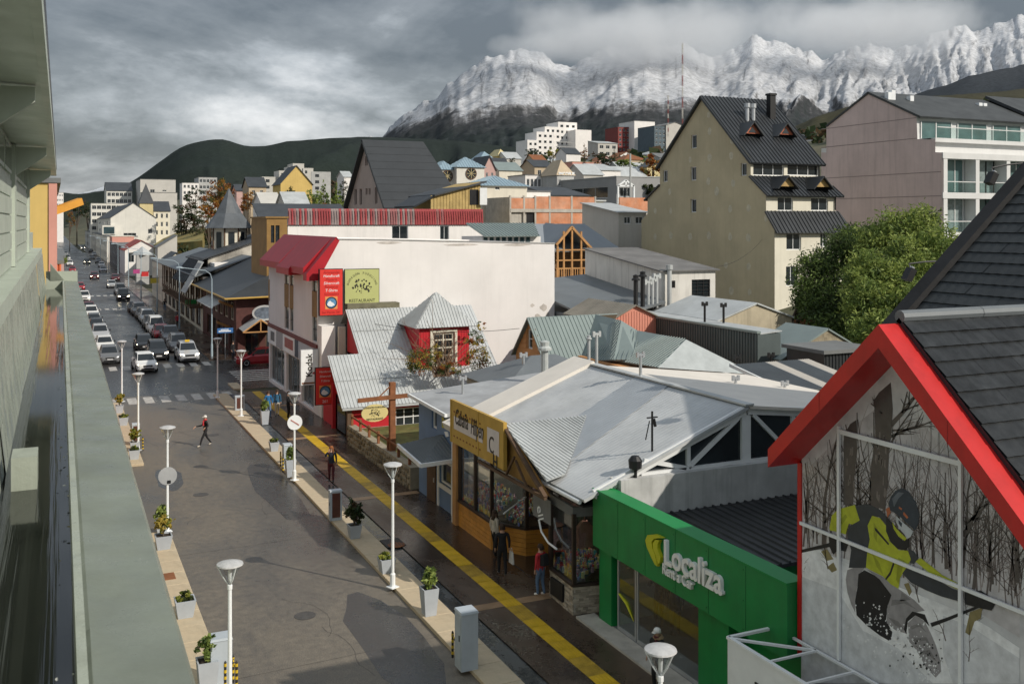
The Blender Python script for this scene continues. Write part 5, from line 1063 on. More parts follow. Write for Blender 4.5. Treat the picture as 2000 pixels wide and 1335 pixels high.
q = MB(); q.tube([(17.05, WY-1.0, 3.0), (17.05, WY-1.0, 6.0)], .06, 6); q.build('downpipe', black, kb)
q = MB(); q.box(17.2, 20.7, WY-.9, WY-.003, 6.5, 7.25); q.build('ledge_box', mat('mossy_ledge', (.16, .15, .10), .9, .4, 2), kb)
# signs
def sbox(name, label, X0, X1, Y, z0, z1, m, t=.2, frame_=black):
    o = thing(name, label, 'sign', ((X0+X1)/2, Y, z0)); q = MB(); q.box(X0-.04, X1+.04, Y+.02, Y+t, z0-.04, z1+.04); q.build('box', frame_, o); q = MB(); q.box(X0, X1, Y, Y+.018, z0, z1); f = q.build('face', m, o); return o, f
redsign = mat('red_sign_face', (.68, .045, .035), .4, .05, 1.5); oran = mat('sign_orange', (.75, .30, .10), .4, .1, 3); blues = mat('sign_blue', (.10, .25, .42), .4, .3, 3); navy = mat('sign_dark_blue', (.02, .03, .06), .4, .2, 3); limes = mat('lime_sign_face', (.46, .48, .19), .5, .05, 2); dred = mat('sign_deep_red', (.36, .012, .012), .5, .1, 3)
def emblem(cx, Y, cz, s, parent):
    q = MB(); q.box(cx-s, cx+s, Y-.008, Y-.001, cz-s, cz+s); q.build('emblem_ground', oran, parent)
    q = MB(); q.slab(ellipse(cx, Y-.012, cz, s*.95, s*.95, 0, 20), .003, (0, 1, 0)); q.build('emblem_ring', navy, parent)
    q = MB(); q.slab(ellipse(cx, Y-.016, cz, s*.75, s*.75, 0, 20), .003, (0, 1, 0)); q.build('emblem_sea', blues, parent)
    q = MB(); q.slab([Vector((cx+a*s, Y-.02, cz+b_*s)) for a, b_ in ((-.7, -.25), (-.45, .2), (-.2, .35), (.05, .1), (.3, .0), (.55, -.35), (0, -.6), (-.5, -.5))], .003, (0, 1, 0)); q.build('emblem_ice', lampw, parent)
Y1 = WY-.75; X0, X1 = sx_(625, Y1), sx_(669, Y1); z0, z1 = zY(650, 615, Y1), zY(650, 526, Y1)
o, f = sbox('handicraft_sign', 'tall bright red illuminated box sign high on the white wall', X0, X1, Y1, z0, z1, redsign, .3); cx = (X0+X1)/2; H_ = z1-z0
for i, (s_, m) in enumerate((('Artesanías', dred), ('Handicraft', lampw), ('Platería', dred), ('Silvercraft', lampw), ('Remeras', dred), ('T-Shirts', lampw), ('Souvenirs', dred))): text(s_, 'S', Y1, cx, z1-H_*.09*(i*.88+1), .25, m, f, d=-.006, shear=.2, ext=.003)
emblem(cx, Y1, z0+H_*.27, .40, f); text('San Martín 261', 'S', Y1, cx, z0+.12, .2, dred, f, d=-.006, ext=.003)
Y1 = WY-.25; X0, X1 = sx_(674, Y1), sx_(740, Y1); z0, z1 = zY(700, 594, Y1), zY(700, 526, Y1)
o, f = sbox('restaurant_sign', 'square lime green restaurant sign with black drawing on the white wall', X0, X1, Y1, z0, z1, limes, .12); cx = (X0+X1)/2; cz = (z0+z1)/2
text('RESTAURANT', 'S', Y1, cx, z0+.14, .30, signk, f, d=-.006, ext=.003, sx=.95); basket(cx, Y1-.002, cz-.02, .62, f)
for i, ch in enumerate('BODEGÓN FUEGUINO'):
    a = math.pi*(1-(i+.5)/16)*.86+.22; 
    if ch != ' ': text(ch, 'S', Y1, cx+.93*math.cos(a), cz-.12+.95*math.sin(a), .2, signk, f, name='letter', d=-.006, ext=.003, rot=a-math.pi/2)
Y1 = 63.0; X0, X1 = sx_(588, Y1), sx_(621, Y1); z0, z1 = zY(604, 751, Y1), zY(604, 683, Y1)
o, f = sbox('projecting_sign', 'white projecting sign with vertical black lettering on the corner building', X0, X1, Y1, z0, z1, lampw, .16, steel); text('Kodak', 'S', Y1, (X0+X1)/2+.16, (z0+z1)/2+.12, .56, signk, f, d=-.006, rot=math.pi/2, bold=.012, ext=.003)
q = MB(); q.box(X0+.05, X1-.05, Y1-.006, Y1-.001, z0+.06, z0+.16); q.build('small_print', rust, f); q = MB(); q.slab([Vector((X1-.05, Y1-.006, z0+.95)), Vector((X1-.4, Y1-.006, z0+.7)), Vector((X1-.05, Y1-.006, z0+.6))], .004, (0, 1, 0)); q.build('red_mark', dred, f)
Y1 = 59.5; X0, X1 = sx_(617, Y1), sx_(653, Y1); z0, z1 = zY(635, 789, Y1), zY(635, 718, Y1)
o, f = sbox('handicraft_sign', 'lower red box sign numbered 261 hanging over the pavement', X0, X1, Y1, z0, z1, redsign, .2); cx = (X0+X1)/2
for i, s_ in enumerate(('Handicraft', 'Silvercraft', 'T-Shirts')): text(s_, 'S', Y1, cx, z1-.28-i*.28, .17, lampw, f, d=-.006, shear=.2, ext=.003)
emblem(cx, Y1, z0+.78, .36, f); text('261', 'S', Y1, cx, z0+.1, .24, lampw, f, d=-.006, ext=.003)
q = MB(); q.bar((X1-.2, Y1+.1, z1), (X1+.4, Y1+.4, z1+.5), .03); q.bar((X0+.2, Y1+.1, z1), (X1+.5, Y1+.1, z1+.35), .03); q.build('bracket', steel, o)

# ---- houses in the yards behind the shops
orw = mat('orange_weatherboard', (.56, .27, .11), .7, .12, 1.2, .1)
oh_ = thing('orange_house', 'orange weatherboard house with grey-green sheet roofs and cross wing', 'house', (28, 49, 0))
k = MB(); wf = hole('W', 25.2, (1030, 641, 1040, 683)); 
holed(k, 'W', 25.2, [(50, 0), (53.9, 0), (53.9, 4.85), (51.95, 6.95), (50, 4.85)], [wf]); holed(k, 'S', 50, [(25.2, 0), (27.2, 0), (27.2, 4.8), (25.2, 4.8)], [(25.9, 26.8, 3.4, 4.1)]); k.box(27.2, 33, 42.5, 53.9, 0, 4.9); k.build('wall', orw, oh_)
for i in range(16):
    z = 1.6+i*.32; y0, y1 = (50, 53.9) if z < 4.7 else (50+(z-4.85)*.93+.15, 53.9-(z-4.85)*.93-.15)
    if y1-y0 < .4: continue
    for a, b_ in ((y0, wf[0]-.12), (wf[1]+.12, y1)) if wf[2]-.3 < z < wf[3]+.1 else ((y0, y1),):
        if b_-a > .1: q = MB(); q.slab([Vector((25.19, a, z)), Vector((25.15, a, z)), Vector((25.19, a, z+.31))], b_-a, (0, 1, 0)); q.build('weatherboard', orw, oh_)
window(oh_, 'W', 25.2, *wf, whitep, glassd, 1, 2, .1); window(oh_, 'S', 50, 25.9, 26.8, 3.4, 4.1, whitep, glassd, 1, 1, .08); q = MB(); q.box(25.05, 25.18, 50, 53.8, 4.0, 4.35); q.build('band_board', woodd, oh_)
k = MB(); P_ = .26
roof_plane(k, [(24.95, 49.7, 4.6), (27.3, 49.7, 4.6), (29.5, 51.95, 7.0), (24.95, 51.95, 7.0)], .08, P_, .06, .035); roof_plane(k, [(31, 54.2, 4.6), (24.95, 54.2, 4.6), (24.95, 51.95, 7.0), (31, 51.95, 7.0)], .08)
roof_plane(k, [(27.3, 49.7, 4.62), (27.3, 46.1, 5.15), (29.5, 49, 6.9), (29.5, 51.95, 7.0)], .08, P_, .06, .035); roof_plane(k, [(27.3, 46.1, 5.15), (28.3, 45.2, 5.2), (30.2, 48.4, 6.36), (29.5, 49, 6.9)], .08, P_, .06, .035)
roof_plane(k, [(27.7, 47.2, 5.0), (27.7, 42.4, 5.2), (30.2, 43.6, 6.35), (30.2, 48.4, 6.36)], .08, P_, .06, .035); k.build('roof', zincg, oh_)
k = MB(); k.slab([(27.7, 42.4, 5.2), (33.2, 41.6, 4.6), (30.2, 43.6, 6.36)], .06); k.slab([(33.2, 41.6, 4.6), (33.2, 48.4, 4.8), (30.2, 48.4, 6.36), (30.2, 43.6, 6.36)], .06); k.build('roof_tarp', mat('wrinkled_grey_tarp', (.40, .43, .43), .55, .15, 1.5, 0, .9, 2.2), oh_)
flue(25.5, 45.6, 5.2, 1.2, .08, zinc, 'pair-left slim galvanised flue in front of the orange house'); flue(25.9, 45.5, 5.2, 1.45, .08, zinc, 'taller slim galvanised flue in front of the orange house', 'H')
sal = mat('salmon_ribbed_sheet', (.62, .26, .19), .6, .06, 1, .05)
sh = thing('salmon_gable_shed', 'long shed with salmon ribbed gable and dark ribbed side wall', 'shed', (36, 50, 0))
k = MB(); k.add([(31.8, 54, 3), (35.1, 54, 3), (35.1, 54, 6.55), (33.5, 54, 7.2), (31.8, 54, 6.4)], [(0, 1, 2, 3, 4)])
for i in range(16): x = 31.9+i*.2; k.box(x-.03, x+.03, 53.97, 53.999, 3, 6.45+.45*(1-abs(x-33.5)/1.7))
k.build('gable', sal, sh); k = MB(); k.box(31.8, 35.05, 54.02, 60, 0, 6.2); k.build('wall', grey, sh)
k = MB(); roof_plane(k, [(31.5, 60, 6.3), (31.5, 53.8, 6.3), (33.5, 53.8, 7.28), (33.5, 60, 7.28)], .06, .3, .06, .03); roof_plane(k, [(35.2, 53.8, 6.5), (35.2, 60, 6.5), (33.5, 60, 7.28), (33.5, 53.8, 7.28)], .06, .3, .06, .03); k.build('roof', mat('brown_grey_sheet', (.20, .185, .155), .7, .3, .6, .1), sh)
k = MB(); k.box(35.12, 36.7, 43.9, 54.2, 0, 6.35)
for i in range(40): y = 44+i*.25; k.box(35.07, 35.119, y-.04, y+.04, 1.5, 6.4)
k.build('side_wall', mat('dark_green_sheet', (.085, .105, .105), .5, .12, .8, .1), sh)
q = MB(); q.box(35.04, 35.3, 43.85, 54.0, 6.4, 6.52); q.build('wall_cap', zincg, sh); k = MB(); k.slab([(35.3, 43.9, 6.4), (36.8, 43.9, 6.5), (36.8, 58, 6.5), (35.3, 58, 6.4)], .06); k.build('shed_roof', zinc, sh)
for i, (x, y) in enumerate(((36.0, 50.0), (36.5, 48.8))): flue(x, y, 6.5, 1.05, .07, black, ('left' if i == 0 else 'right')+' of two black H-topped flues on the long shed', 'H')
whh = house('old_white_building', 'old stained white building with flat felt roof and barred window', 'building', 38.8, 43.4, 59, 70, 0, 9.1, mat('stained_white_render', (.66, .64, .60), .9, .1, .6, .4), mat('mossy_felt_roof', (.16, .155, .15), .8, .3, .5, 0, .3, 10), 'S', 10.4, S=[hole('S', 59, (1351, 546, 1387, 579)), hole('S', 59, (1309, 548, 1319, 562))], frame=black, nx=3, nz=5, oh=.25)
flue(39.2, 58.6, 6.9, 2.3, .16, zinc, 'tall galvanised duct against the old white building', 'cap'); flue(35.7, 57.4, 7.0, 1.6, .15, black, 'left of two fat black flues above the salmon gable'); flue(36.5, 57.8, 7.0, 1.8, .15, black, 'right of two fat black flues above the salmon gable')
for i, dx in enumerate((0, .35, .7)): flue(37.2+dx, 58.2, 6.9, 1.5+.2*i, .1, zinc, ('left', 'middle', 'right')[i]+' of three pale flues beside the old white building', 'H')
k = MB(); k.slab([(32.65, 70, 7.7), (38.75, 70, 8.2), (38.75, 58.4, 6.85), (35.3, 57, 6.45), (32.65, 60.4, 6.3)], .15); k.slab([(32.7, 60.5, 6.1), (38.7, 58.5, 6.6), (38.7, 69.9, 6.6), (32.7, 69.9, 6.1)], 6, (0, 0, -1)); tag(k.build('grey_roofed_annex', zincd, None, (35, 64, 0)), 'annex with plain slate grey roof right of the white wall', 'building')
s1 = house('concrete_shed', 'stained concrete shed with pale low gable roof below the beige building', 'shed', 36.9, 42.6, 49.9, 56.7, 0, 6.5, mat('stained_cream_concrete', (.46, .40, .29), .9, .22, .6, .35, .2, 12), zinc, 'Y', 7.45, oh=.12, ridge=39.8)
s2 = house('stone_end_shed', 'shed with grey-green roof and crumbling stone end wall', 'shed', 36.3, 42.6, 43.4, 46.8, 0, 4.95, mat('crumbling_stone', (.36, .31, .22), .9, .4, 1.6, .2, .8, 7, col2=(.18, .15, .10), amt2=.45, s2=2.2), zincg, 'Y', 6.5, oh=.1, ridge=39.6)
k3 = thing('striped_roof_shed', 'lean-to shed roofed in striped black and white corrugated sheets', 'shed', (32, 37, 0))
for i in range(7):
    x0 = 29.6+i*.68; q = MB(); roof_plane(q, [(x0, 34.9, 5.0), (x0+.70, 34.9, 5.0), (x0+.70, 39, 5.65), (x0, 39, 5.65)], .03, .115, .06, .035); q.build('roof_sheet', zincd if i in (0, 1, 2, 4, 5) else sheetw, k3)
k = MB(); k.box(29.7, 34.3, 35.2, 38.9, 0, 4.85); k.build('wall', concrete, k3); q = MB(); q.bar((29.55, 34.9, 5.0), (29.55, 39, 5.65), .1, .16); q.build('verge', whitep, k3)
bx = thing('black_clad_box', 'flat black clad roof box behind the striped shed', 'shed', (37, 40.5, 0)); k = MB(); k.box(36.2, 39.6, 39.9, 42.8, 0, 5.7)
for i in range(15): k.box(36.3+i*.22, 36.36+i*.22, 39.86, 39.899, 3, 5.65)
k.build('wall', blackr, bx); k = MB(); k.box(36, 39.8, 39.7, 43, 5.71, 5.9); k.build('roof', dgrey, bx)
for i, (px, py, Y) in enumerate(((1251, 700, 33.4), (1437, 745, 33.2), (1533, 755, 32.6), (1251, 705, 33.8))[:3]):
    p = pY(px, py, Y); flue(p.x, p.y, p.z-.6, .75, .06, steel, ('pale T-topped flue by the ridge of the pale roof', 'pale T-topped flue left of the striped shed', 'pale T-topped flue in front of the striped shed')[i], 'H')
for i, (px, py, Y) in enumerate(((1440, 705, 42.5), (1506, 700, 42.6))): p = pY(px, py, Y); flue(p.x, p.y, p.z-.3, .5, .07, black, ('left', 'right')[i]+' of two low black H-topped flues by the grey-green shed roof', 'H')
# picket fence under the trees
fe = thing('picket_fence', 'rust brown picket fence below the green trees', 'fence', (44, 51, 2))
for i in range(34): q = MB(); x = 42.3+i*.16; q.box(x, x+.11, 50.4, 50.44, terr(x, 50)-.2, 6.05+random.uniform(-.2, .2)); q.build('picket', rust, fe)

# ---- beige six-storey building
BX = 56.6
def bp_(x, y): p = pX(x*.4+1200, y*.4+150, BX); return (p.y, p.z)
bb = thing('beige_building', 'tall beige gabled building with charcoal ribbed roof and stepped eaves', 'building', (61, 78, 3))
out = [bp_(*c) for c in ((132, 1300), (132, 700), (162, 668), (162, 582), (222, 525), (222, 428), (432, 100), (665, 395), (665, 488), (740, 560), (740, 660), (782, 740), (782, 1300))]
Ya, Yb, Yc = out[7][0], out[9][0], out[11][0]; za1, za0, zb1, zb0, zc1 = out[7][1], out[8][1], out[9][1], out[10][1], out[11][1]
bx1 = sx_(1600, Ya)
wwh = []
for c in ((375, 285, 402, 348), (372, 440, 400, 505), (372, 597, 400, 662), (237, 457, 260, 512), (617, 422, 646, 482)):
    a, b_ = bp_(c[0], c[1]), bp_(c[2], c[3]); wwh.append((min(a[0], b_[0]), max(a[0], b_[0]), min(a[1], b_[1]), max(a[1], b_[1])))
k = MB(); holed(k, 'W', BX, out, wwh, .18); k.build('gable_wall', beige, bb)
for h in wwh: window(bb, 'W', BX, *h, whitep, glassd, 1, 1, .08, .18)
patch = mat('pale_plaster_patch', (.53, .49, .37), .9, .2, 3)
for i in range(26):
    cx_, cy_ = ((460, 185), (570, 385), (465, 395), (370, 405), (460, 510), (580, 520), (270, 560), (200, 655), (275, 655), (460, 650), (565, 645), (655, 640), (200, 780), (275, 775), (370, 780), (460, 775), (565, 780), (655, 785), (740, 690), (655, 925), (570, 1045), (660, 1050), (545, 920), (500, 560), (465, 265), (575, 310))[i]
    y, z = bp_(cx_, cy_); r_ = random.uniform(.28, .42); n_ = 9; q = MB(); q.slab([Vector((BX-.008, y+r_*math.cos(2*math.pi*j/n_)*random.uniform(.7, 1), z+r_*1.15*math.sin(2*math.pi*j/n_)*random.uniform(.75, 1))) for j in range(n_)], .006, (1, 0, 0)); q.build('plaster_patch', patch, bb)
def sw(Y, z0, z1, hs, nx=2):
    k = MB(); hh = [hole('S', Y, (a*.4+1200, b_*.4+150, c*.4+1200, d*.4+150)) for a, b_, c, d in hs]; holed(k, 'S', Y, [(BX+.01, z0), (bx1, z0), (bx1, z1), (BX+.01, z1)], hh, .16); k.build('facade', cream, bb)
    for h in hh: window(bb, 'S', Y, *h, whitep, glassd, nx, 1, .09, .16, sill=None)
sw(Ya, za0-.3, za1-.3, ((678, 420, 828, 485), (845, 425, 1000, 485)), 3); sw(Yb, zb0-.3, zb1-.25, ((797, 585, 872, 655), (960, 588, 1043, 655))); sw(Yc, 2, zc1-.3, ((840, 757, 912, 845), (1005, 757, 1040, 830), (838, 925, 890, 1020)))
k = MB(); k.box(BX+.4, bx1-.01, Yb+.4, out[2][0]-.02, 2, zb1-.3); k.box(BX+.4, bx1-.02, Ya+.4, out[4][0]-.02, zb1, za1-.4); k.box(BX+.4, bx1-.03, Yc+.4, out[0][0]-.02, 2, zc1-.02); k.build('core', cream, bb)
k = MB(); o_ = .35; ry, rz = out[6]; ny, nz_ = out[5]
roof_plane(k, [(BX-o_, Ya-.4, za1-.45), (bx1+.5, Ya-.4, za1-.45), (bx1+.5, ry, rz+.15), (BX-o_, ry, rz+.15)], .2, .42, .1, .07); roof_plane(k, [(bx1+.5, ny+.3, nz_-.3), (BX-o_, ny+.3, nz_-.3), (BX-o_, ry, rz+.15), (bx1+.5, ry, rz+.15)], .2)
roof_plane(k, [(BX-.2, Yb-.5, zb1-.35), (bx1+.6, Yb-.5, zb1-.35), (bx1+.4, Ya-.02, za0+.1), (BX-.2, Ya-.02, za0+.1)], .15, .42, .1, .07); roof_plane(k, [(BX-.1, Yc-.5, zc1-.4), (bx1+.7, Yc-.5, zc1-.4), (bx1+.4, Yb-.02, zb0+.1), (BX-.1, Yb-.02, zb0+.1)], .15, .42, .1, .07)
roof_plane(k, [(bx1, out[3][0]+.5, out[3][1]-.4), (BX-.2, out[3][0]+.5, out[3][1]-.4), (BX-.2, out[4][0], out[4][1]), (bx1, out[4][0], out[4][1])], .15); bbr = k.build('roof', blackr, bb)
def dormer(px, py, w, h, Y, m, nm='dormer'):
    c = pY(px, py, Y); k = MB(); L_ = 1.9
    k.add([(c.x-w, Y, c.z), (c.x+w, Y, c.z), (c.x, Y, c.z+h)], [(0, 1, 2)]); d = k.build(nm, m, bb)
    k = MB(); roof_plane(k, [(c.x-w-.25, Y+L_, c.z-.2), (c.x-w-.25, Y-.35, c.z-.2), (c.x, Y-.35, c.z+h+.12), (c.x, Y+L_, c.z+h+.12)], .08); roof_plane(k, [(c.x+w+.25, Y-.35, c.z-.2), (c.x+w+.25, Y+L_, c.z-.2), (c.x, Y+L_, c.z+h+.12), (c.x, Y-.35, c.z+h+.12)], .08); k.build('dormer_roof', blackr, d)
    if nm == 'dormer': k = MB(); k.slab([Vector((c.x-w*.45, Y-.02, c.z+.1)), Vector((c.x+w*.45, Y-.02, c.z+.1)), Vector((c.x, Y-.02, c.z+h*.62))], .03, (0, -1, 0)); k.build('dormer_window', glassd, d)
dred_ = mat('terracotta_dormer', (.42, .13, .07), .7, .15, 2)
zs = lambda Y: za1-.45+(rz+.6-za1)*(Y-Ya+.4)/(ry-Ya+.4)
dormer(1469, 261, .95, 1.0, Ya+2.2, dred_); dormer(1534, 263, .95, 1.0, Ya+2.2, dred_); dormer(1536, 364, .95, .85, Yb-.25, wood2, 'gablet'); dormer(1605, 365, .95, .85, Yb-.25, wood2, 'gablet')
for i, (px, py, pt, w) in enumerate(((1459, 240, 202, .2), (1471, 236, 203, .2))): p = pY(px, py, Ya+4.5); t_ = zY(px, pt, Ya+4.5); q = MB(); q.lathe([(w, 0), (w, t_-p.z-.4), (w*1.5, t_-p.z-.4), (w*1.5, t_-p.z)], p, 10); q.build('flue_pipe', steel, bbr)
p = pY(1506, 240, Ya+5); t_ = zY(1506, 183, Ya+5); q = MB(); q.box(p.x-.32, p.x+.32, p.y-.3, p.y+.3, p.z-1.5, t_-.2); q.box(p.x-.4, p.x+.4, p.y-.38, p.y+.38, t_-.19, t_); q.build('chimney', black, bbr)
for Y, zt_, zb_ in ((Ya-.1, za1-.3, zb1+1), (Yb-.1, zb1-.2, zb0+.2), (Yc-.1, zc1-.3, 3)): q = MB(); q.tube([(bx1-.1, Y, zt_), (bx1-.1, Y, zb_)], .06, 6); q.build('downpipe', black, bb)

# ---- mauve apartment house with white balcony front
PX = 77.0
def pp_(x, y): p = pX(x*.4+1200, y*.4+150, PX); return (p.y, p.z)
pb = thing('mauve_apartments', 'mauve gabled apartment house with white balcony front at right', 'building', (85, 78, 8))
out = [pp_(*c) for c in ((1010, 900), (1010, 370), (1035, 370), (1035, 237), (1240, 78), (1475, 190), (1480, 305), (1567, 306), (1567, 368), (1600, 370), (1600, 900))]
k = MB(); holed(k, 'W', PX, out, []); k.build('gable_wall', pink, pb); Y3, Y2, Y1_ = out[5][0], out[7][0], out[9][0]; zz = [o[1] for o in out]
lines = mat('mauve_joint', (.30, .245, .235), .9, .1, 2)
for za_ in (zz[5]-.2, zz[6]+.1, zz[8]-1.9, zz[8]-4.2): q = MB(); q.box(PX-.012, PX-.002, Y1_+.1 if za_ < zz[8] else Y3, out[1][0], za_-.04, za_+.04); q.build('joint', lines, pb)
px1 = PX+26; wpw = mat('balcony_white', (.66, .66, .65), .7, .06, .8, .06)
fl = [zY(1840, 298, Y1_), zY(1840, 376, Y1_), zY(1840, 454, Y1_)]
k = MB(); k.box(PX+.02, px1, Y1_+1.3, out[1][0], 4, zz[6]); k.box(PX+.02, px1, Y3+.02, out[3][0], zz[6], zz[5]); k.build('core', wpw, pb)
gtm = glass_dark('teal_balcony_glass', (.10, .17, .17), .05); railg = glass_clear('balcony_rail_glass', (.85, .93, .92), .85)
for j, zf in enumerate(fl):
    q = MB(); q.box(PX+.02, px1, Y1_-.1, Y1_+1.3, zf-.55, zf+.02); q.build('balcony_slab', wpw, pb)
    zt_ = zf-.55; zb_ = (fl[j+1]+.02) if j+1 < len(fl) else zf-3.6
    for i in range(6):
        x = PX+.15+i*4.3; q = MB(); q.box(x, x+.5, Y1_-.06, Y1_+1.28, zb_, zt_-.004); q.build('pier', wpw, pb)
        q = MB(); q.box(x+.7, x+4.0, Y1_+1.2, Y1_+1.26, zb_+.05, zt_-.02); w_ = q.build('glazed_door', curt if (i+j) % 2 else gtm, pb)
        for xx in (x+.7, x+1.75, x+2.8, x+3.9): q = MB(); q.box(xx, xx+.1, Y1_+1.13, Y1_+1.19, zb_+.05, zt_-.02); q.build('door_frame', black if i % 2 else wpw, w_)
        q = MB(); q.box(x+.5, x+4.3, Y1_-.02, Y1_, zb_+.02, zb_+1.0); g_ = q.build('balustrade_glass', railg, pb); q = MB(); q.box(x+.5, x+4.3, Y1_-.05, Y1_+.03, zb_+1.0, zb_+1.08); q.build('rail', wpw, g_)
for i in range(4):    # top-floor terrace glazing
    x = PX+.5+i*5; q = MB(); q.box(x, x+4.2, Y3-.04, Y3+.01, zz[6]+.1, zz[5]-.5); w_ = q.build('terrace_glazing', gtm, pb)
    for xx in (x, x+2.0, x+4.1): q = MB(); q.box(xx, xx+.12, Y3-.09, Y3-.041, zz[6]+.1, zz[5]-.5); q.build('frame', wpw, w_)
q = MB(); q.box(PX+.3, px1, Y2+.02, Y2+.05, zz[6], zz[6]+1.0); g_ = q.build('balustrade_glass', railg, pb); q = MB(); q.box(PX+.3, px1, Y2, Y2+.07, zz[6]+1.0, zz[6]+1.08); q.build('rail', wpw, g_)
k = MB(); k.box(PX+.02, px1, Y2, Y3, zz[6]-.4, zz[6]-.01); k.build('terrace', wpw, pb)
k = MB(); roof_plane(k, [(PX-.1, Y3-.6, zz[5]-.1), (px1-9, Y3-.6, zz[5]-.1), (px1-9, out[4][0], zz[4]+.12), (PX-.1, out[4][0], zz[4]+.12)], .22); roof_plane(k, [(px1, out[3][0], zz[3]), (PX-.1, out[3][0], zz[3]), (PX-.1, out[4][0], zz[4]+.1), (px1, out[4][0], zz[4]+.1)], .22)
roof_plane(k, [(px1-8.8, Y3-4.5, zz[5]-1.6), (px1+4, Y3-4.5, zz[5]-1.6), (px1+4, out[4][0], zz[4]+.6), (px1-8.8, out[4][0], zz[4]+.6)], .3); pbr = k.build('roof', mat('weathered_dark_roof', (.050, .054, .055), .6, .35, .7, .2), pb)
for i, (px, py, h) in enumerate(((1735, 190, 1.0), (1742, 188, 1.2), (1778, 196, .9), (1912, 214, 1.4), (1921, 213, 1.2))): p = pY(px, py, out[4][0]-2); q = MB(); q.box(p.x-.25, p.x+.25, p.y-.25, p.y+.25, p.z-1.2, p.z+h*.5); q.build('vent', lampw, pbr)
# ================================================================ FARTHER BUILDINGS
def B(name, label, pxl, pxc, pxr, pyt, D, wallm, roofm=dgrey, axis=None, rise=0., S=None, W=None, dep=None, cat='building', z0=None, **kw):
    """pxl-pxc is the street-side face, pxc-pxr the face towards us; S / W = (columns, rows, width, height share)"""
    c = pD(pxc, pyt, D); x0, y0, ze = c.x, c.y, c.z; x1 = sx_(pxr, y0); y1 = y0+dep if dep else yX(pxl, x0)
    zb = terr(x0, y0)-1.5 if z0 is None else z0; g = max(terr(x1, y0), terr(x0, y0))
    if ze-zb < 2.5: zb = ze-3.5
    zlow = max(g, zb+1)
    sh_ = grid_holes(x0+.2, x1-.2, max(zlow, ze-S[1]*3.0), ze-.25, *S) if S and isinstance(S, tuple) else [hole('S', y0, r) for r in (S or [])]
    wh2 = grid_holes(y0+.2, y1-.2, max(zlow, ze-W[1]*3.0), ze-.25, *W) if W and isinstance(W, tuple) else [hole('W', x0, r) for r in (W or [])]
    sh_ = [h for h in sh_ if h[2] > zb+.1 and h[3] < ze and h[0] > x0 and h[1] < x1]; wh2 = [h for h in wh2 if h[2] > zb+.1 and h[3] < ze and h[0] > y0 and h[1] < y1]
    return house(name, label, cat, x0, x1, y0, y1, zb, ze, wallm, roofm, axis, ze+rise if rise else None, S=sh_, W=wh2, **kw)
yelw = mat('yellow_render', (.62, .44, .15), .85, .1, .5, .1); yell = mat('pale_yellow_render', (.62, .52, .28), .85, .1, .5, .1); greyl = mat('light_grey_render', (.52, .50, .46), .85, .08, .4, .1); sand = mat('sand_render', (.50, .40, .28), .85, .1, .6, .12); rosew = mat('dusty_pink_render', (.52, .34, .31), .85, .1, .6, .1); redd = mat('oxide_red_cladding', (.20, .035, .03), .6, .15, .8); salm = mat('salmon_render', (.62, .30, .24), .8, .1, .6, .1); orp = mat('orange_paint', (.62, .16, .07), .6, .1, .8, .1)
slate = mat('slate_roof', (.045, .05, .056), .55, .25, .5); pinkw = mat('church_pink_render', (.40, .32, .285), .85, .08, .4, .06); cedar = mat('yellow_board', (.46, .33, .13), .8, .22, 1.3, .35); white2 = mat('white_clapboard', (.68, .66, .60), .75, .07, .5, .2)

# corner block across the side street: brown tower, striped parapet
bl = B('parapet_building', 'long white building with red and grey ribbed parapet behind the white corner', 500, 562, 945, 440, 95.5, white, dgrey, None, 0, S=[(765, 441, 797, 473), (859, 441, 877, 472)], dep=18, z0=0, nx=2)
y0 = pD(562, 440, 95.5).y; xa, xb = sx_(562, y0), sx_(943, y0); zt, zb_ = zY(700, 408, y0), zY(700, 439, y0)
pm = [mat('dull_red_sheet', (.36, .055, .06), .6, .2, 1, .2), mat('faded_pink_sheet', (.34, .13, .13), .6, .2, 1, .2), mat('bare_grey_sheet', (.30, .24, .23), .6, .2, 1, .2)]
n_ = 78; r_ = random.Random(9)
for i in range(n_):
    x = xa+(xb-xa)*i/n_; w_ = (xb-xa)/n_; f_ = i/n_; m = pm[0] if (.14 < f_ < .2 or f_ > .62 and r_.random() < .85 or r_.random() < .2) else (pm[1] if r_.random() < .55 else pm[2])
    q = MB(); q.slab([Vector((x+.01, y0-.16, zb_)), Vector((x+w_-.01, y0-.16, zb_)), Vector((x+w_-.01, y0-.05, zt+.05*f_)), Vector((x+.01, y0-.05, zt+.05*f_))], .04, (0, 1, 0)); q.box(x+w_*.4, x+w_*.62, y0-.21, y0-.165, zb_, zt-.12); q.build('parapet_sheet', m, bl)
tw = B('brown_tower', 'brown clad stair tower with narrow windows at the corner', 514, 521, 561, 426, 94.5, brown, brown, None, 0, S=[(529, 440, 536, 474), (538, 440, 546, 474)], dep=8, z0=0, nx=1, frame=black)
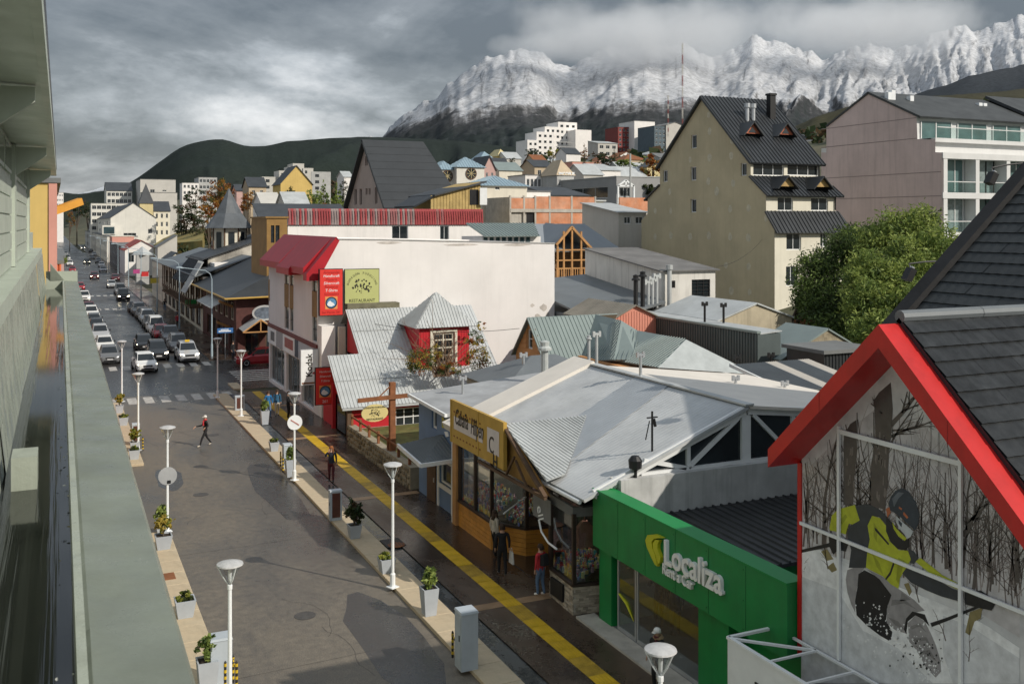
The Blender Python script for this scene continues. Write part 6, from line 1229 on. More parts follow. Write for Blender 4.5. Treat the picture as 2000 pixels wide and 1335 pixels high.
# brown corner bar with black roof
r1 = thing('timber_corner_bar', 'dark timber corner bar with black roof and oval sign beyond the crossing', 'shop', (18, 104, 0)); X0, Yc0 = 15.5, 94.6
redbr = mat('dark_red_brown_board', (.085, .03, .025), .7, .3, 1.5)
k = MB(); hs = [(96+i*3.4, 98.2+i*3.4, 3.2, 4.9) for i in range(6)]; gs = [(95.6+i*3.8, 98.4+i*3.8, .4, 2.5) for i in range(5)]; ss_h = [(16.3, 17.6, .4, 2.4), (18.2, 20, .6, 2.3)]
holed(k, 'W', X0, [(Yc0, 0), (117, 0), (117, 5.6), (Yc0, 5.6)], hs+gs, .15); holed(k, 'S', Yc0, [(X0, 0), (22, 0), (22, 6.6), (X0, 5.6)], ss_h, .15); k.box(X0+.3, 22, Yc0+.3, 117, 0, 5.5); k.build('wall', redbr, r1)
for h in hs: window(r1, 'W', X0, *h, cream, glassd, 2, 1, .12)
for h in gs: window(r1, 'W', X0, *h, woodd, glassd, 2, 1, .1)
for h in ss_h: window(r1, 'S', Yc0, *h, woodd, glassd, 2, 1, .1)
k = MB(); roof_plane(k, [(14.4, 118, 5.55), (14.4, 94.9, 5.55), (23, 97.5, 9.4), (23, 118, 9.4)], .12); roof_plane(k, [(14.4, 93.6, 5.55), (24, 93.6, 5.75), (23, 97.5, 9.4), (14.4, 94.9, 5.56)], .12); rr1 = k.build('roof', blackr, r1)
q = MB(); q.tube([(14.35, 118, 5.5), (14.35, 93.5, 5.5), (24, 93.5, 5.7)], .09, 6); q.build('gutter', mat('ochre_gutter', (.45, .28, .06), .5, .1, 2), r1)
k = MB(); roof_plane(k, [(13.4, 106, 4.5), (13.4, 96.4, 4.5), (15.5, 96.4, 5.45), (15.5, 106, 5.45)], .05, .3, .08, .05); k.build('awning', zinc, r1)
q = MB(); c = Vector((17.9, 93.5, 4.1)); q.slab(ellipse(c.x, 93.5, c.z, 1.15, .72, 0, 20), .1, (0, 1, 0)); ovl = q.build('oval_sign', grey, r1); q = MB(); q.slab(ellipse(c.x, 93.48, c.z, .95, .55, 0, 20), .02, (0, 1, 0)); q.build('sign_picture', mat('sign_mountain', (.10, .12, .15), .5, .6, 2.5), ovl)
k = MB(); roof_plane(k, [(15.7, 94.5, 2.7), (15.7, 92.2, 2.6), (17.3, 92.2, 3.7), (17.3, 94.5, 3.8)], .08); roof_plane(k, [(18.9, 92.2, 2.6), (18.9, 94.5, 2.7), (17.3, 94.5, 3.8), (17.3, 92.2, 3.7)], .08); q_ = k.build('porch_roof', zinc, r1); q = MB(); q.bar((15.7, 92.2, 2.5), (17.3, 92.15, 3.6), .12); q.bar((18.9, 92.2, 2.5), (17.3, 92.15, 3.6), .12); q.bar((15.8, 92.2, 2.5), (18.8, 92.2, 2.5), .1); q.bar((17.3, 92.2, 2.5), (17.3, 92.2, 3.5), .1); q.build('porch_truss', wood, q_)
for (y_, z_) in ((96.2, 5.0), (97.5, 2.9)): q = MB(); q.slab([Vector((14.2, y_, z_)), Vector((14.2, y_+.4, z_)), Vector((15.5, y_+.9, z_-.6)), Vector((15.5, y_+.2, z_-.6))], .25, (0, 0, 1)); q.build('bracket', wood, r1)
# row beyond: half-timbered gallery, slate awning
r2 = thing('half_timbered_row', 'half-timbered row with balcony and slate awning on the right of the street', 'building', (18, 140, 0))
hs = [(120+i*5, 123.2+i*5, 3.6, 5.4) for i in range(8)]; gs = [(119+i*5.2, 123+i*5.2, .4, 2.6) for i in range(8)]
k = MB(); holed(k, 'W', 15.5, [(117.2, 0), (162, 0), (162, 6.3), (117.2, 6.3)], hs+gs, .15); k.box(15.8, 26, 117.5, 161.8, 0, 6.2); k.add([(15.5, 117.2, 0), (26, 117.2, 0), (26, 117.2, 6.3), (15.5, 117.2, 6.3)], [(0, 1, 2, 3)]); k.build('wall', cream, r2)
for h in hs: window(r2, 'W', 15.5, *h, woodd, glassd, 2, 1, .14)
for h in gs: window(r2, 'W', 15.5, *h, woodd, glassd, 2, 1, .14)
for i in range(19): q = MB(); y = 117.3+i*2.45; q.box(15.36, 15.49, y-.11, y+.11, 2.7, 6.3); q.build('timber', woodd, r2)
q = MB(); q.box(14.2, 15.5, 118, 150, 2.72, 2.9); bal = q.build('balcony', woodd, r2); q = MB(); q.box(14.2, 14.3, 118, 150, 3.7, 3.8); [q.box(14.2, 14.3, 118+i*1.6, 118.12+i*1.6, 2.9, 3.7) for i in range(20)]; q.build('balustrade', woodd, bal)
k = MB(); roof_plane(k, [(13.9, 134, 5.4), (13.9, 122, 5.4), (16.2, 122, 8.2), (16.2, 134, 8.2)], .1, .8, .1, .06); k.build('slate_awning', slate, r2); k = MB(); roof_plane(k, [(13.6, 121.5, 4.5), (13.6, 117.4, 4.5), (15.6, 117.4, 8.0), (15.6, 121.5, 8.0)], .06, .35, .1, .06); k.build('ribbed_awning', zinc, r2)
k = MB(); roof_plane(k, [(14.6, 162.3, 6.4), (14.6, 117, 6.4), (21, 117, 8.6), (21, 162.3, 8.6)], .12); k.build('roof', zincd, r2)
# turreted villa
v_ = thing('turret_villa', 'old villa with steep grey conical turret and lichened gables', 'house', (24, 138, 0)); lich = mat('lichened_wall', (.50, .47, .41), .95, .3, .5, .3, col2=(.14, .13, .12), amt2=.4, s2=.35)
c = pD(447, 445, 130); cx, cy = c.x, c.y; zt = pD(449, 368, 130).z; z1 = c.z; n_ = 8
ring = lambda r__, z_: [Vector((cx+r__*math.cos(math.pi/8+i*math.pi/4), cy+r__*math.sin(math.pi/8+i*math.pi/4), z_)) for i in range(n_)]
k = MB(); a, b_, d_ = ring(3.1, z1), ring(1.7, z1+1.9), ring(.05, zt)
for i in range(8): j = (i+1) % 8; k.slab([a[i], a[j], b_[j], b_[i]], .05); k.slab([b_[i], b_[j], d_[j], d_[i]], .05)
k.build('turret_roof', mat('turret_slate', (.10, .11, .12), .45, .25, 1), v_)
k = MB(); a, b_ = ring(2.25, 0), ring(2.25, z1+.05); [k.poly([a[i], a[(i+1) % 8], b_[(i+1) % 8], b_[i]]) for i in range(8)]; k.build('turret_wall', cream, v_)
for i in range(8):
    A_, B2 = ring(2.3, z1-2.6), ring(2.3, z1-.5); j = (i+1) % 8; f = lambda L_, t_: L_[i].lerp(L_[j], t_); q = MB(); q.slab([f(A_, .28), f(A_, .72), f(B2, .72), f(B2, .28)], .04); q.build('turret_window', glassd, v_)
    q = MB(); A3, B3 = ring(2.33, 0), ring(2.33, z1); q.slab([A3[i].lerp(A3[j], -.04), A3[i].lerp(A3[j], .07), B3[i].lerp(B3[j], .07), B3[i].lerp(B3[j], -.04)], .06); q.build('turret_post', woodd, v_)
Yv = 124.0; k = MB(); k.add([(17, Yv, 0), (34, Yv, 0), (34, Yv, 12.2), (27, Yv, 11.6), (17, Yv, 8.1)], [(0, 1, 2, 3, 4)]); k.box(17, 34, Yv+.05, 136, 0, 8); k.build('wall', lich, v_)
k = MB(); k.add([(17.2, Yv-4, 0), (30, Yv-4, 0), (30, Yv-4, 8.2), (17.2, Yv-4, 7.8)], [(0, 1, 2, 3)]); k.box(17.2, 30, Yv-3.95, Yv-.1, 0, 7.7); k.build('annex_wall', white, v_)
k = MB(); roof_plane(k, [(15.9, 137, 8.0), (15.9, Yv-.5, 8.0), (27, Yv-.5, 11.8), (27, 137, 11.8)], .15); roof_plane(k, [(24, 126, 11.6), (36, 126, 11.8), (36, 134, 15), (24, 134, 15)], .15); k.build('roof', slate, v_)
# far street row, right side
B('cream_gable_shop', 'cream gabled building seen past the timber rows', 318, 328, 362, 506, 186, cream, slate, 'Y', 1.2, S=None, W=(4, 2, .5, .5), z0=0)
B('pale_wall_block', 'plain pale grey gable wall right of the red roofed house', 302, 308, 346, 482, 205, greyl, dgrey, 'W', 2.4, z0=0)
B('white_red_roof_house', 'white house with steep red roof beside the street', 234, 244, 309, 488, 232, white, mat('terracotta_red_roof', (.30, .055, .04), .7, .15, .6), 'Y', 2.2, S=[(250, 493, 262, 512)], z0=0)
k = thing('roof_cupola', 'small grey pyramid cupola in front of the white red-roofed house', 'cupola', pD(279, 505, 200)); c = pD(279, 496, 200); q = MB(); q.box(c.x-1.2, c.x+1.2, c.y, c.y+2.4, 0, c.z-.2); q.build('wall', grey, k); q = MB(); q.lathe([(2.0, -.2), (1.9, 0), (.05, 1.5)], (c.x, c.y+1.2, c.z), 4); q.build('roof', zinc, k)
B('salmon_shop', 'low salmon and cream shop far down the right side', 214, 219, 262, 462, 290, salm, cream, None, 0, z0=0)
fh = B('white_street_hotel', 'large white gabled building with tall central window far down the street', 172, 216, 305, 425, 330, white2, slate, 'Y', 5.0, S=[(240, 423, 265, 438), (289, 447, 297, 456), (241, 455, 266, 463)], W=(7, 3, .4, .4), z0=0, nx=3)
q = MB(); y0 = pD(216, 425, 330).y; p0, p1 = pY(200, 440, y0-3), pY(226, 458, y0-3); q.box(p0.x, p1.x, y0-3, y0-.1, p1.z, p0.z); o = q.build('bay', white2, fh); q = MB(); q.box(p0.x+.4, p1.x-.4, y0-3.1, y0-3.0, p1.z+.3, p0.z-.5); q.build('bay_glazing', glassb, o)
yt = B('yellow_turret_house', 'yellow tower house with dark pointed roof behind the white gable', 268, 273, 299, 397, 345, yell, slate, 'H', 7, dep=5, z0=0)
B('cream_dormer_house', 'cream house with dark dormered roof beside the yellow tower', 296, 300, 332, 412, 350, cream, slate, 'X', 3.5, S=(3, 3, .45, .55), dep=14, z0=0)
B('grey_block', 'big plain light grey concrete block on the far slope', 268, 274, 343, 350, 430, greyl, dgrey, None, 0, S=[(293, 370, 302, 376), (317, 371, 325, 374)], dep=24)
B('grey_block', 'smaller grey concrete block in front of the big plain one', 270, 278, 346, 376, 415, greyl, dgrey, None, 0, dep=10)
th = B('terraced_hotel', 'dark roofed hotel with long white balcony bands on the far slope', 204, 208, 258, 372, 440, white2, slate, 'X', 4, S=(6, 3, .86, .55), dep=20)
B('terraced_hotel_wing', 'lower wing of long white balcony bands down the far slope', 172, 178, 256, 397, 425, white2, dgrey, None, 0, S=(8, 4, .9, .55), dep=14, z0=0)
B('glass_roof_block', 'grey glass block with flat roofs above the autumn trees', 384, 388, 424, 346, 470, grey, slate, None, 0, S=(5, 4, .8, .5), dep=16)
B('white_flat_block', 'flat white block just left of the grey glass one', 352, 356, 388, 357, 465, white, dgrey, None, 0, S=(4, 2, .6, .5), dep=10)
# left side of the street
def left(name, label, y0, y1, xf, z, m, W=None, rm=dgrey):
    o = thing(name, label, 'building', (xf-4, y0, 0)); k = MB(); hs = grid_holes(y0+.5, y1-.5, .4, z-.4, W[0], W[1], .5, .55) if W else []
    holed(k, 'E', xf, [(y0, 0), (y1, 0), (y1, z), (y0, z)], hs, .15); k.add([(xf-9, y0, 0), (xf, y0, 0), (xf, y0, z), (xf-9, y0, z)], [(0, 1, 2, 3)]); k.add([(xf-9, y1, 0), (xf, y1, 0), (xf, y1, z), (xf-9, y1, z)], [(3, 2, 1, 0)]); k.build('wall', m, o)
    for h in hs: window(o, 'E', xf, *h, whitep, glassd, 2, 1, .1, .15)
    q = MB(); q.box(xf-9.1, xf+.15, y0-.1, y1+.1, z+.01, z+.2); q.build('roof', rm, o); return o
yb_ = left('yellow_building', 'tall yellow building just past the green eave', 42, 60, .15, 14.0, yelw, (5, 4)); q = MB(); q.box(-.12, .17, 41.94, 41.998, 6, 14); q.build('salmon_corner', salm, yb_)
q = MB(); q.bar((-.4, 43.2, 12.75), (1.05, 44.2, 13.35), .3, .28); q.build('orange_beam', mat('orange_beam_wood', (.60, .28, .04), .6, .2, 2), yb_)
ob = left('orange_building', 'orange ribbed building low behind the yellow building', 60.1, 72, .45, 10.2, orp, (3, 3)); 
for i in range(8): q = MB(); x = -.9+i*.18; q.box(x, x+.09, 60.02, 60.08, 5, 10.2); q.build('rib', orp, ob)
lp = left('pink_building', 'pale pink shop on the left side past the side street', 92, 118, .9, 9.5, rosew, (6, 2)); q = MB(); q.slab([Vector((.9, 100, 4.0)), Vector((2.9, 100, 3.2)), Vector((2.9, 112, 3.2)), Vector((.9, 112, 4.0))], .06); q.build('awning', lampw, lp)
for i, (y0, y1, xf, z, m, lb) in enumerate(((118.2, 150, .7, 7.5, cream, 'cream low row on the left after the pink shop'), (150.3, 178, .9, 6.5, salm, 'salmon low row on the left, before the second crossing'), (192, 240, .8, 7, greyl, 'grey low row on the left after the second crossing'), (240.5, 320, .6, 6.5, redd, 'dark red low row far on the left'), (325, 460, .6, 8, cream, 'farthest cream row on the left side'))): left('street_row', lb, y0, y1, xf, z, m, (8, 2))
for i, (y0, y1, xf, z, m, lb) in enumerate(((163, 180, 15.5, 6, cream, 'cream shop row on the right past the half-timbered row'), (260, 318, 15.5, 6.5, dgrey, 'dark shop row on the right below the white gabled building'), (335, 420, 15.5, 8, white2, 'white shop row on the far right side'), (425, 560, 15.5, 8, greyl, 'grey shop row at the far right end of the street'))):
    house('street_row', lb, 'building', xf, xf+9, y0, y1, 0, z, m, dgrey, None, W=grid_holes(y0+.5, y1-.5, .4, z-.4, 8, 2, .5, .55))
B('white_tower_block', 'small white slab at the end of the street behind trees', 106, 110, 124, 376, 620, white, dgrey, None, 0, dep=12, z0=0, S=(4, 3, .6, .4))
left('slate_roof_house', 'dark slate roofed house beside the orange front', 128, 140, 1.2, 5, dgrey) if False else None

# behind the white wall: A-frame church, towers, brick shell
ch = thing('a_frame_church', 'steep A-frame church with black sheet roof and pinkish gable', 'church', (50, 154, 5)); cx0, cx1 = 45.6, 55.2; ya, ym, yb2 = 142.4, 154.2, 166; za_, zr_ = 14.6, 25.7
wins = [hole('W', cx0, (692+i*10, 369, 697+i*10, 400)) for i in (0, 1.0)]+[hole('W', cx0, (732, 366, 737, 398)), hole('W', cx0, (714, 368, 718, 380)), hole('W', cx0, (720, 368, 724, 380)), hole('W', cx0, (713, 306, 718, 323))]
k = MB(); holed(k, 'W', cx0, [(ya+1, 3), (yb2-1, 3), (yb2-1, za_+.9), (ym, zr_-.1), (ya+1, za_+.9)], wins, .3); k.box(cx0+.5, cx1, ya+1.1, yb2-1.1, 3, za_+.3); k.build('gable_wall', pinkw, ch)
for h in wins: window(ch, 'W', cx0, *h, pinkw, glassd, 1, 1, .12, .3)
k = MB(); roof_plane(k, [(cx0-.8, ya, za_), (cx1+2.8, ya, za_), (cx1, ym, zr_), (cx0-.8, ym, zr_)], .35, 0); roof_plane(k, [(cx1+2.8, yb2, za_), (cx0-.8, yb2, za_), (cx0-.8, ym, zr_), (cx1, ym, zr_)], .35, 0); chr_ = k.build('roof', mat('church_black_sheet', (.040, .043, .046), .5, .12, .5), ch)
for i in range(9):
    t0, t1 = i/9, (i+1)/9; x1_ = cx1+2.8; q = MB(); q.slab([Vector((cx0-.75, ya+(ym-ya)*t0, za_+(zr_-za_)*t0+.04)), Vector((x1_+(cx1-x1_)*t0, ya+(ym-ya)*t0, za_+(zr_-za_)*t0+.04)), Vector((x1_+(cx1-x1_)*t1, ya+(ym-ya)*t1-.1, za_+(zr_-za_)*t1-.02)), Vector((cx0-.75, ya+(ym-ya)*t1-.1, za_+(zr_-za_)*t1-.02))], .05); q.build('roof_course', MATS['church_black_sheet'], chr_)
wh_ = thing('timber_loft', 'yellow board loft with lean-to black roof and open hatch', 'building', (43, 112, 4)); Yl = 110.0
P_ = [pY(a, b_, Yl) for a, b_ in ((838, 408), (938, 408), (938, 355), (852, 380))]; k = MB(); k.slab([Vector((P_[0].x, Yl, 4)), Vector((P_[1].x, Yl, 4)), P_[2], P_[3]], 8, (0, 1, 0)); k.build('wall', cedar, wh_)
for i in range(16): x = P_[0].x+.2+i*.4; q = MB(); q.box(x, x+.34, Yl-.05, Yl-.003, P_[0].z-2, P_[3].z+(P_[2].z-P_[3].z)*max(0, min(1, (x-P_[3].x)/(P_[2].x-P_[3].x)))-.1); q.build('board', cedar, wh_)
h = hole('S', Yl, (917, 370, 934, 400)); q = MB(); q.box(h[0], h[1], Yl-.09, Yl-.06, h[2], h[3]); q.build('hatch_opening', dark, wh_); q = MB(); q.box(h[1]+.02, h[1]+.95, Yl-.5, Yl-.42, h[2], h[3]+.2); q.build('hatch_door', whitep, wh_)
k = MB(); roof_plane(k, [P_[2]+Vector((.6, -.5, .1)), P_[2]+Vector((.6, 9, .1)), P_[3]+Vector((-.4, 9, 0)), P_[3]+Vector((-.4, -.5, 0))], .2); A_ = pY(806, 402, Yl+1); B2 = pY(840, 372, Yl+1); k.slab([P_[3]+Vector((-.3, -.4, 0)), P_[3]+Vector((-.3, 8, 0)), A_+Vector((0, 7, 0)), A_+Vector((0, -.5, 0))], .2); k.build('roof', slate, wh_)
B('white_ribbed_house', 'tall white ribbed house with blue sheet hip roof', 936, 941, 1029, 362, 134, mat('cream_ribbed_sheet', (.62, .58, .49), .6, .08, .8, .15), bluer, 'H', 1.5, S=[(967, 364, 976, 371), (972, 399, 981, 407)], dep=9, pitch=.5, oh=.4)
for i, (a, b_, c_, t_, lb) in enumerate(((850, 856, 889, 331, 'left of two white towers with blue pointed roof and round window'), (884, 892, 946, 326, 'right of two white towers with blue pointed roof and round window'))):
    o = B('round_window_tower', lb, a, b_, c_, t_, 172, white2, bluer, 'H', 1.6 if i == 0 else 1.9, dep=5, cat='tower', group='round window towers', pitch=.5)
    y0 = pD(b_, t_, 172).y; c = pY((b_+c_)/2+1, t_+13, y0); q = MB(); q.lathe([(1.05, .02), (1.05, -.12), (.85, -.12), (.85, 0)], c, 16, 'y'); w_ = q.build('round_window', woodd, o); q = MB(); q.slab(ellipse(c.x, y0-.06, c.z, .85, .85, 0, 16), .03, (0, 1, 0)); q.build('pane', glassd, w_)
    for a_ in range(4): q = MB(); d_ = Vector((math.cos(a_*math.pi/4), 0, math.sin(a_*math.pi/4)))*.85; q.bar(c+Vector((0, -.1, 0))-d_, c+Vector((0, -.1, 0))+d_, .1, .06); q.build('spoke', yell, w_)
# unfinished brick building
bk = thing('brick_shell', 'unfinished orange brick building with concrete columns', 'building', (58, 118, 6)); Yk = 115.0
x0, x1 = sx_(997, Yk), sx_(1163, Yk); zt, zm, zb_ = zY(1080, 384, Yk), zY(1080, 411, Yk), zY(1080, 434, Yk)
k = MB(); k.box(x0, x1+.1, Yk+.25, Yk+12, 4, zt-.1); k.build('core', concrete, bk)
cols = [997, 1024, 1046, 1074, 1117, 1163]
for i in range(5):
    a, b_ = sx_(cols[i], Yk), sx_(cols[i+1], Yk); q = MB(); q.box(a+.12, b_-.12, Yk+.04, Yk+.24, zm+.2, zt-(.25 if i < 2 else 0)); q.build('brick_panel', brick, bk)
    if i > 1: q = MB(); q.box(a+.12, b_-.12, Yk+.04, Yk+.24, zb_-2, zm-.25); q.build('brick_panel', brick, bk)
for c in cols: q = MB(); a = sx_(c, Yk); q.box(a-.12, a+.12, Yk, Yk+.24, zb_-3, zt+.1); q.build('column', concrete, bk)
q = MB(); q.box(x0, sx_(1205, Yk), Yk-.06, Yk+.249, zm-.24, zm+.19); q.build('slab_edge', concrete, bk)
q = MB(); q.box(sx_(1030, Yk), sx_(1073, Yk)-.12, Yk+.2, Yk+.245, zb_-2, zm-.25); q.build('dark_bay', dark, bk)
q = MB(); q.box(sx_(1165, Yk), sx_(1190, Yk), Yk+1.5, Yk+4, zm, zY(1170, 394, Yk)); q.build('yellow_hut', mat('yellow_sheet', (.62, .46, .03), .5, .1, 1), bk); q = MB(); q.box(sx_(1163, Yk), sx_(1194, Yk), Yk+1.3, Yk+4.2, zY(1170, 393, Yk), zY(1170, 390, Yk)); q.build('hut_roof', zinc, bk)
bk2 = thing('brick_wall', 'separate orange brick wall panel left of the beige building', 'wall', (sx_(1237, Yk), Yk, 8)); q = MB(); q.box(sx_(1210, Yk), sx_(1267, Yk), Yk, Yk+.25, zm, zY(1240, 386, Yk)); q.build('brick_panel', brick, bk2); q = MB(); q.box(sx_(1210, Yk)-.05, sx_(1270, Yk), Yk-.05, Yk+4, 5, zm-.003); q.build('base', concrete, bk2)
B('grey_annex', 'small grey annex with pale roof left of the beige building', 1204, 1208, 1262, 414, 106, greyl, zinc, 'S', 1.1, S=[(1219, 423, 1232, 437), (1241, 423, 1256, 437)], dep=8, nx=2)
# glazed timber chalet and its neighbours
Yt = 86.0; tc_ = thing('timber_chalet', 'chalet with open orange timber gable porch and grey roof', 'house', (46, 88, 3))
k = MB(); k.box(41.5, 51, Yt+1.2, 94, 2, 9.9); k.build('wall', cream, tc_)
k = MB(); roof_plane(k, [(40.5, Yt-.6, 9.75), (51.6, Yt-.6, 9.75), (50, 90.4, 12.35), (40.5, 90.4, 12.35)], .15); roof_plane(k, [(51.6, 95, 9.7), (40.5, 95, 9.7), (40.5, 90.4, 12.35), (50, 90.4, 12.35)], .15); k.build('roof', mat('blue_grey_roof', (.23, .255, .28), .55, .1, .5), tc_)
A_, L_, R_ = pY(1116, 441, Yt-1.5), pY(1086, 476, Yt-1.5), pY(1161, 490, Yt-1.5); k = MB(); bk_ = Vector((0, 5.5, .3)); k.slab([L_, A_, A_+bk_, L_+bk_], .1); k.slab([A_, R_, R_+bk_, A_+bk_], .1); k.build('porch_roof', MATS['blue_grey_roof'], tc_)
def tm(a, b_, w=.16): q = MB(); q.bar(a, b_, w); q.build('timber', wood, tc_)
up2 = Vector((0, -.05, -.1)); tm(L_+up2, A_+up2, .22); tm(A_+up2, R_+up2, .22)
for px in (1089, 1101, 1117, 1135, 1148): x = sx_(px, Yt-1.5); tm((x, Yt-1.5, 4), (x, Yt-1.5, zY(px, 480 if px < 1150 else 488, Yt-1.5)+(1.4 if px in (1101, 1135) else 0)+(1.9 if px == 1117 else 0)))
for py in (488, 508, 524): z_ = zY(1110, py, Yt-1.5); tm((sx_(1086, Yt-1.5), Yt-1.5, z_), (sx_(1152, Yt-1.5), Yt-1.5, z_), .13)
for i in range(15): x = sx_(1087+i*4.5, Yt-1.5); q = MB(); q.bar((x, Yt-1.56, zY(1110, 538, Yt)), (x, Yt-1.56, zY(1110, 524, Yt)), .07); q.build('baluster', wood, tc_)
q = MB(); q.box(sx_(1088, Yt), sx_(1152, Yt), Yt+.9, Yt+1.1, 4, 10.2); q.build('porch_back', mat('porch_brown', (.16, .09, .045), .7, .4, 1.5), tc_)
gh = thing('glazed_gallery', 'long glazed gallery with ribbed blue-grey lean-to roof above the white wall', 'building', (37, 82, 2)); Yg = 80.5
k = MB(); a, b_ = sx_(943, Yg), sx_(1038, Yg); zg = zY(990, 461, Yg); roof_plane(k, [(a, Yg-.4, zg), (b_+.6, Yg-.4, zg), (b_+2.2, Yg+4, zg+1.15), (a, Yg+4, zg+1.15)], .06, .33, .1, .06); k.build('roof', zincg, gh); k = MB(); k.box(a, b_+1, Yg+.15, Yg+5, 2, zg-.05); k.build('wall', white, gh)
for i in range(8): q = MB(); w_ = (b_-a)/8; q.box(a+i*w_+.12, a+(i+1)*w_-.12, Yg+.05, Yg+.14, zg-1.1, zg-.1); q.build('window', glassb, gh)
# grey school with glazed porch
gsx = B('grey_school', 'wide grey and white flat-roofed building with strip windows and glass porch', 1096, 1204, 1292, 345, 190, mat('mid_grey_render', (.30, .30, .30), .8, .08, .5, .06), zinc, None, 0, S=[(1211, 366, 1232, 384), (1262, 364, 1276, 380)], W=[(1115, 369, 1187, 386)], nx=3)
y0 = pD(1204, 345, 190).y; q = MB(); q.box(sx_(1245, y0), sx_(1292, y0), y0-.3, y0-.01, zY(1260, 386, y0), zY(1260, 343, y0)); q.build('white_panel', white, gsx) if False else None
k = MB(); a, b_ = pY(1207, 363, y0-1.5), pY(1238, 363, y0-1.5); c = pY(1222, 352, y0-1.5)
for p, q_ in ((a, c), (c, b_), (a, b_), (a, a-Vector((0, 0, 3.4))), (b_, b_-Vector((0, 0, 3.4))), (c, c-Vector((0, 0, 1.1)))): q = MB(); q.bar(p, q_, .3); q.build('porch_frame', lampw, gsx)
im = B('sign_tower', 'grey tower with sand pyramid roof and white letters', 1071, 1088, 1121, 342, 210, grey, sand, 'H', 3.4, S=(4, 1, .6, .5), dep=8, cat='tower'); y0 = pD(1088, 342, 210).y; text('IMCOFUE', 'S', y0, sx_(1106, y0), zY(1106, 343, y0), 1.05, lampw, im, d=-.2, bold=.03, sx=.86)
# hillside blocks
hw = thing('white_apartments', 'stepped white apartment block high on the slope', 'building', (250, 470, 40)); Dh = 520
for i, (a, b_, t_, e_) in enumerate(((1030, 1052, 273, 0), (1048, 1082, 257, 4), (1064, 1096, 247, 8), (1090, 1127, 238, 12), (1124, 1155, 253, 6))):
    c = pD(a, t_, Dh+e_); x1 = sx_(b_, c.y); z0 = 36; k = MB(); nx_w = max(2, int((x1-c.x)/3)); nz_w = int((c.z-z0-8)/3.2)
    hs = grid_holes(c.x+.5, x1-.5, c.z-nz_w*3.2, c.z-.6, nx_w, nz_w, .5, .42) if i < 4 else []
    holed(k, 'S', c.y, [(c.x, z0), (x1, z0), (x1, c.z), (c.x, c.z)], hs, .4); k.box(c.x, x1, c.y+.5, c.y+14, z0, c.z-.05); k.add([(c.x, c.y, z0), (c.x, c.y+.6, z0), (c.x, c.y+.6, c.z), (c.x, c.y, c.z)], [(0, 1, 2, 3)]); k.build('block', white, hw)
    for h in hs: q = MB(); q.box(h[0], h[1], c.y+.25, c.y+.3, h[2], h[3]); q.build('window', glassd, hw)
for i in range(4): p = pD(1086, 277+i*9, Dh-1); q = MB(); q.box(p.x, p.x+9, p.y-1.2, p.y, p.z-.3, p.z); q.build('balcony', grey, hw)
B('red_tower_block', 'narrow dark red clad apartment tower with white frames', 1201, 1207, 1238, 248, 470, redd, dgrey, None, 0, S=(4, 7, .55, .55), dep=12)
wt2 = B('white_tower_block', 'blank white tower wall beside the red apartment tower', 1236, 1239, 1279, 236, 468, white, dgrey, None, 0, dep=14, S=None); 
gb2 = B('blue_grey_block', 'dark blue-grey block with curved roof and coloured window panels', 1272, 1278, 1301, 246, 450, mat('blue_grey_cladding', (.085, .12, .145), .6, .12, .6), dgrey, None, 0, S=(3, 7, .55, .5), dep=14)
B('blue_grey_block', 'lighter ribbed grey wing between the curved block and the beige gable', 1299, 1301, 1336, 244, 452, greyl, dgrey, 'Y', 1.5, dep=14)
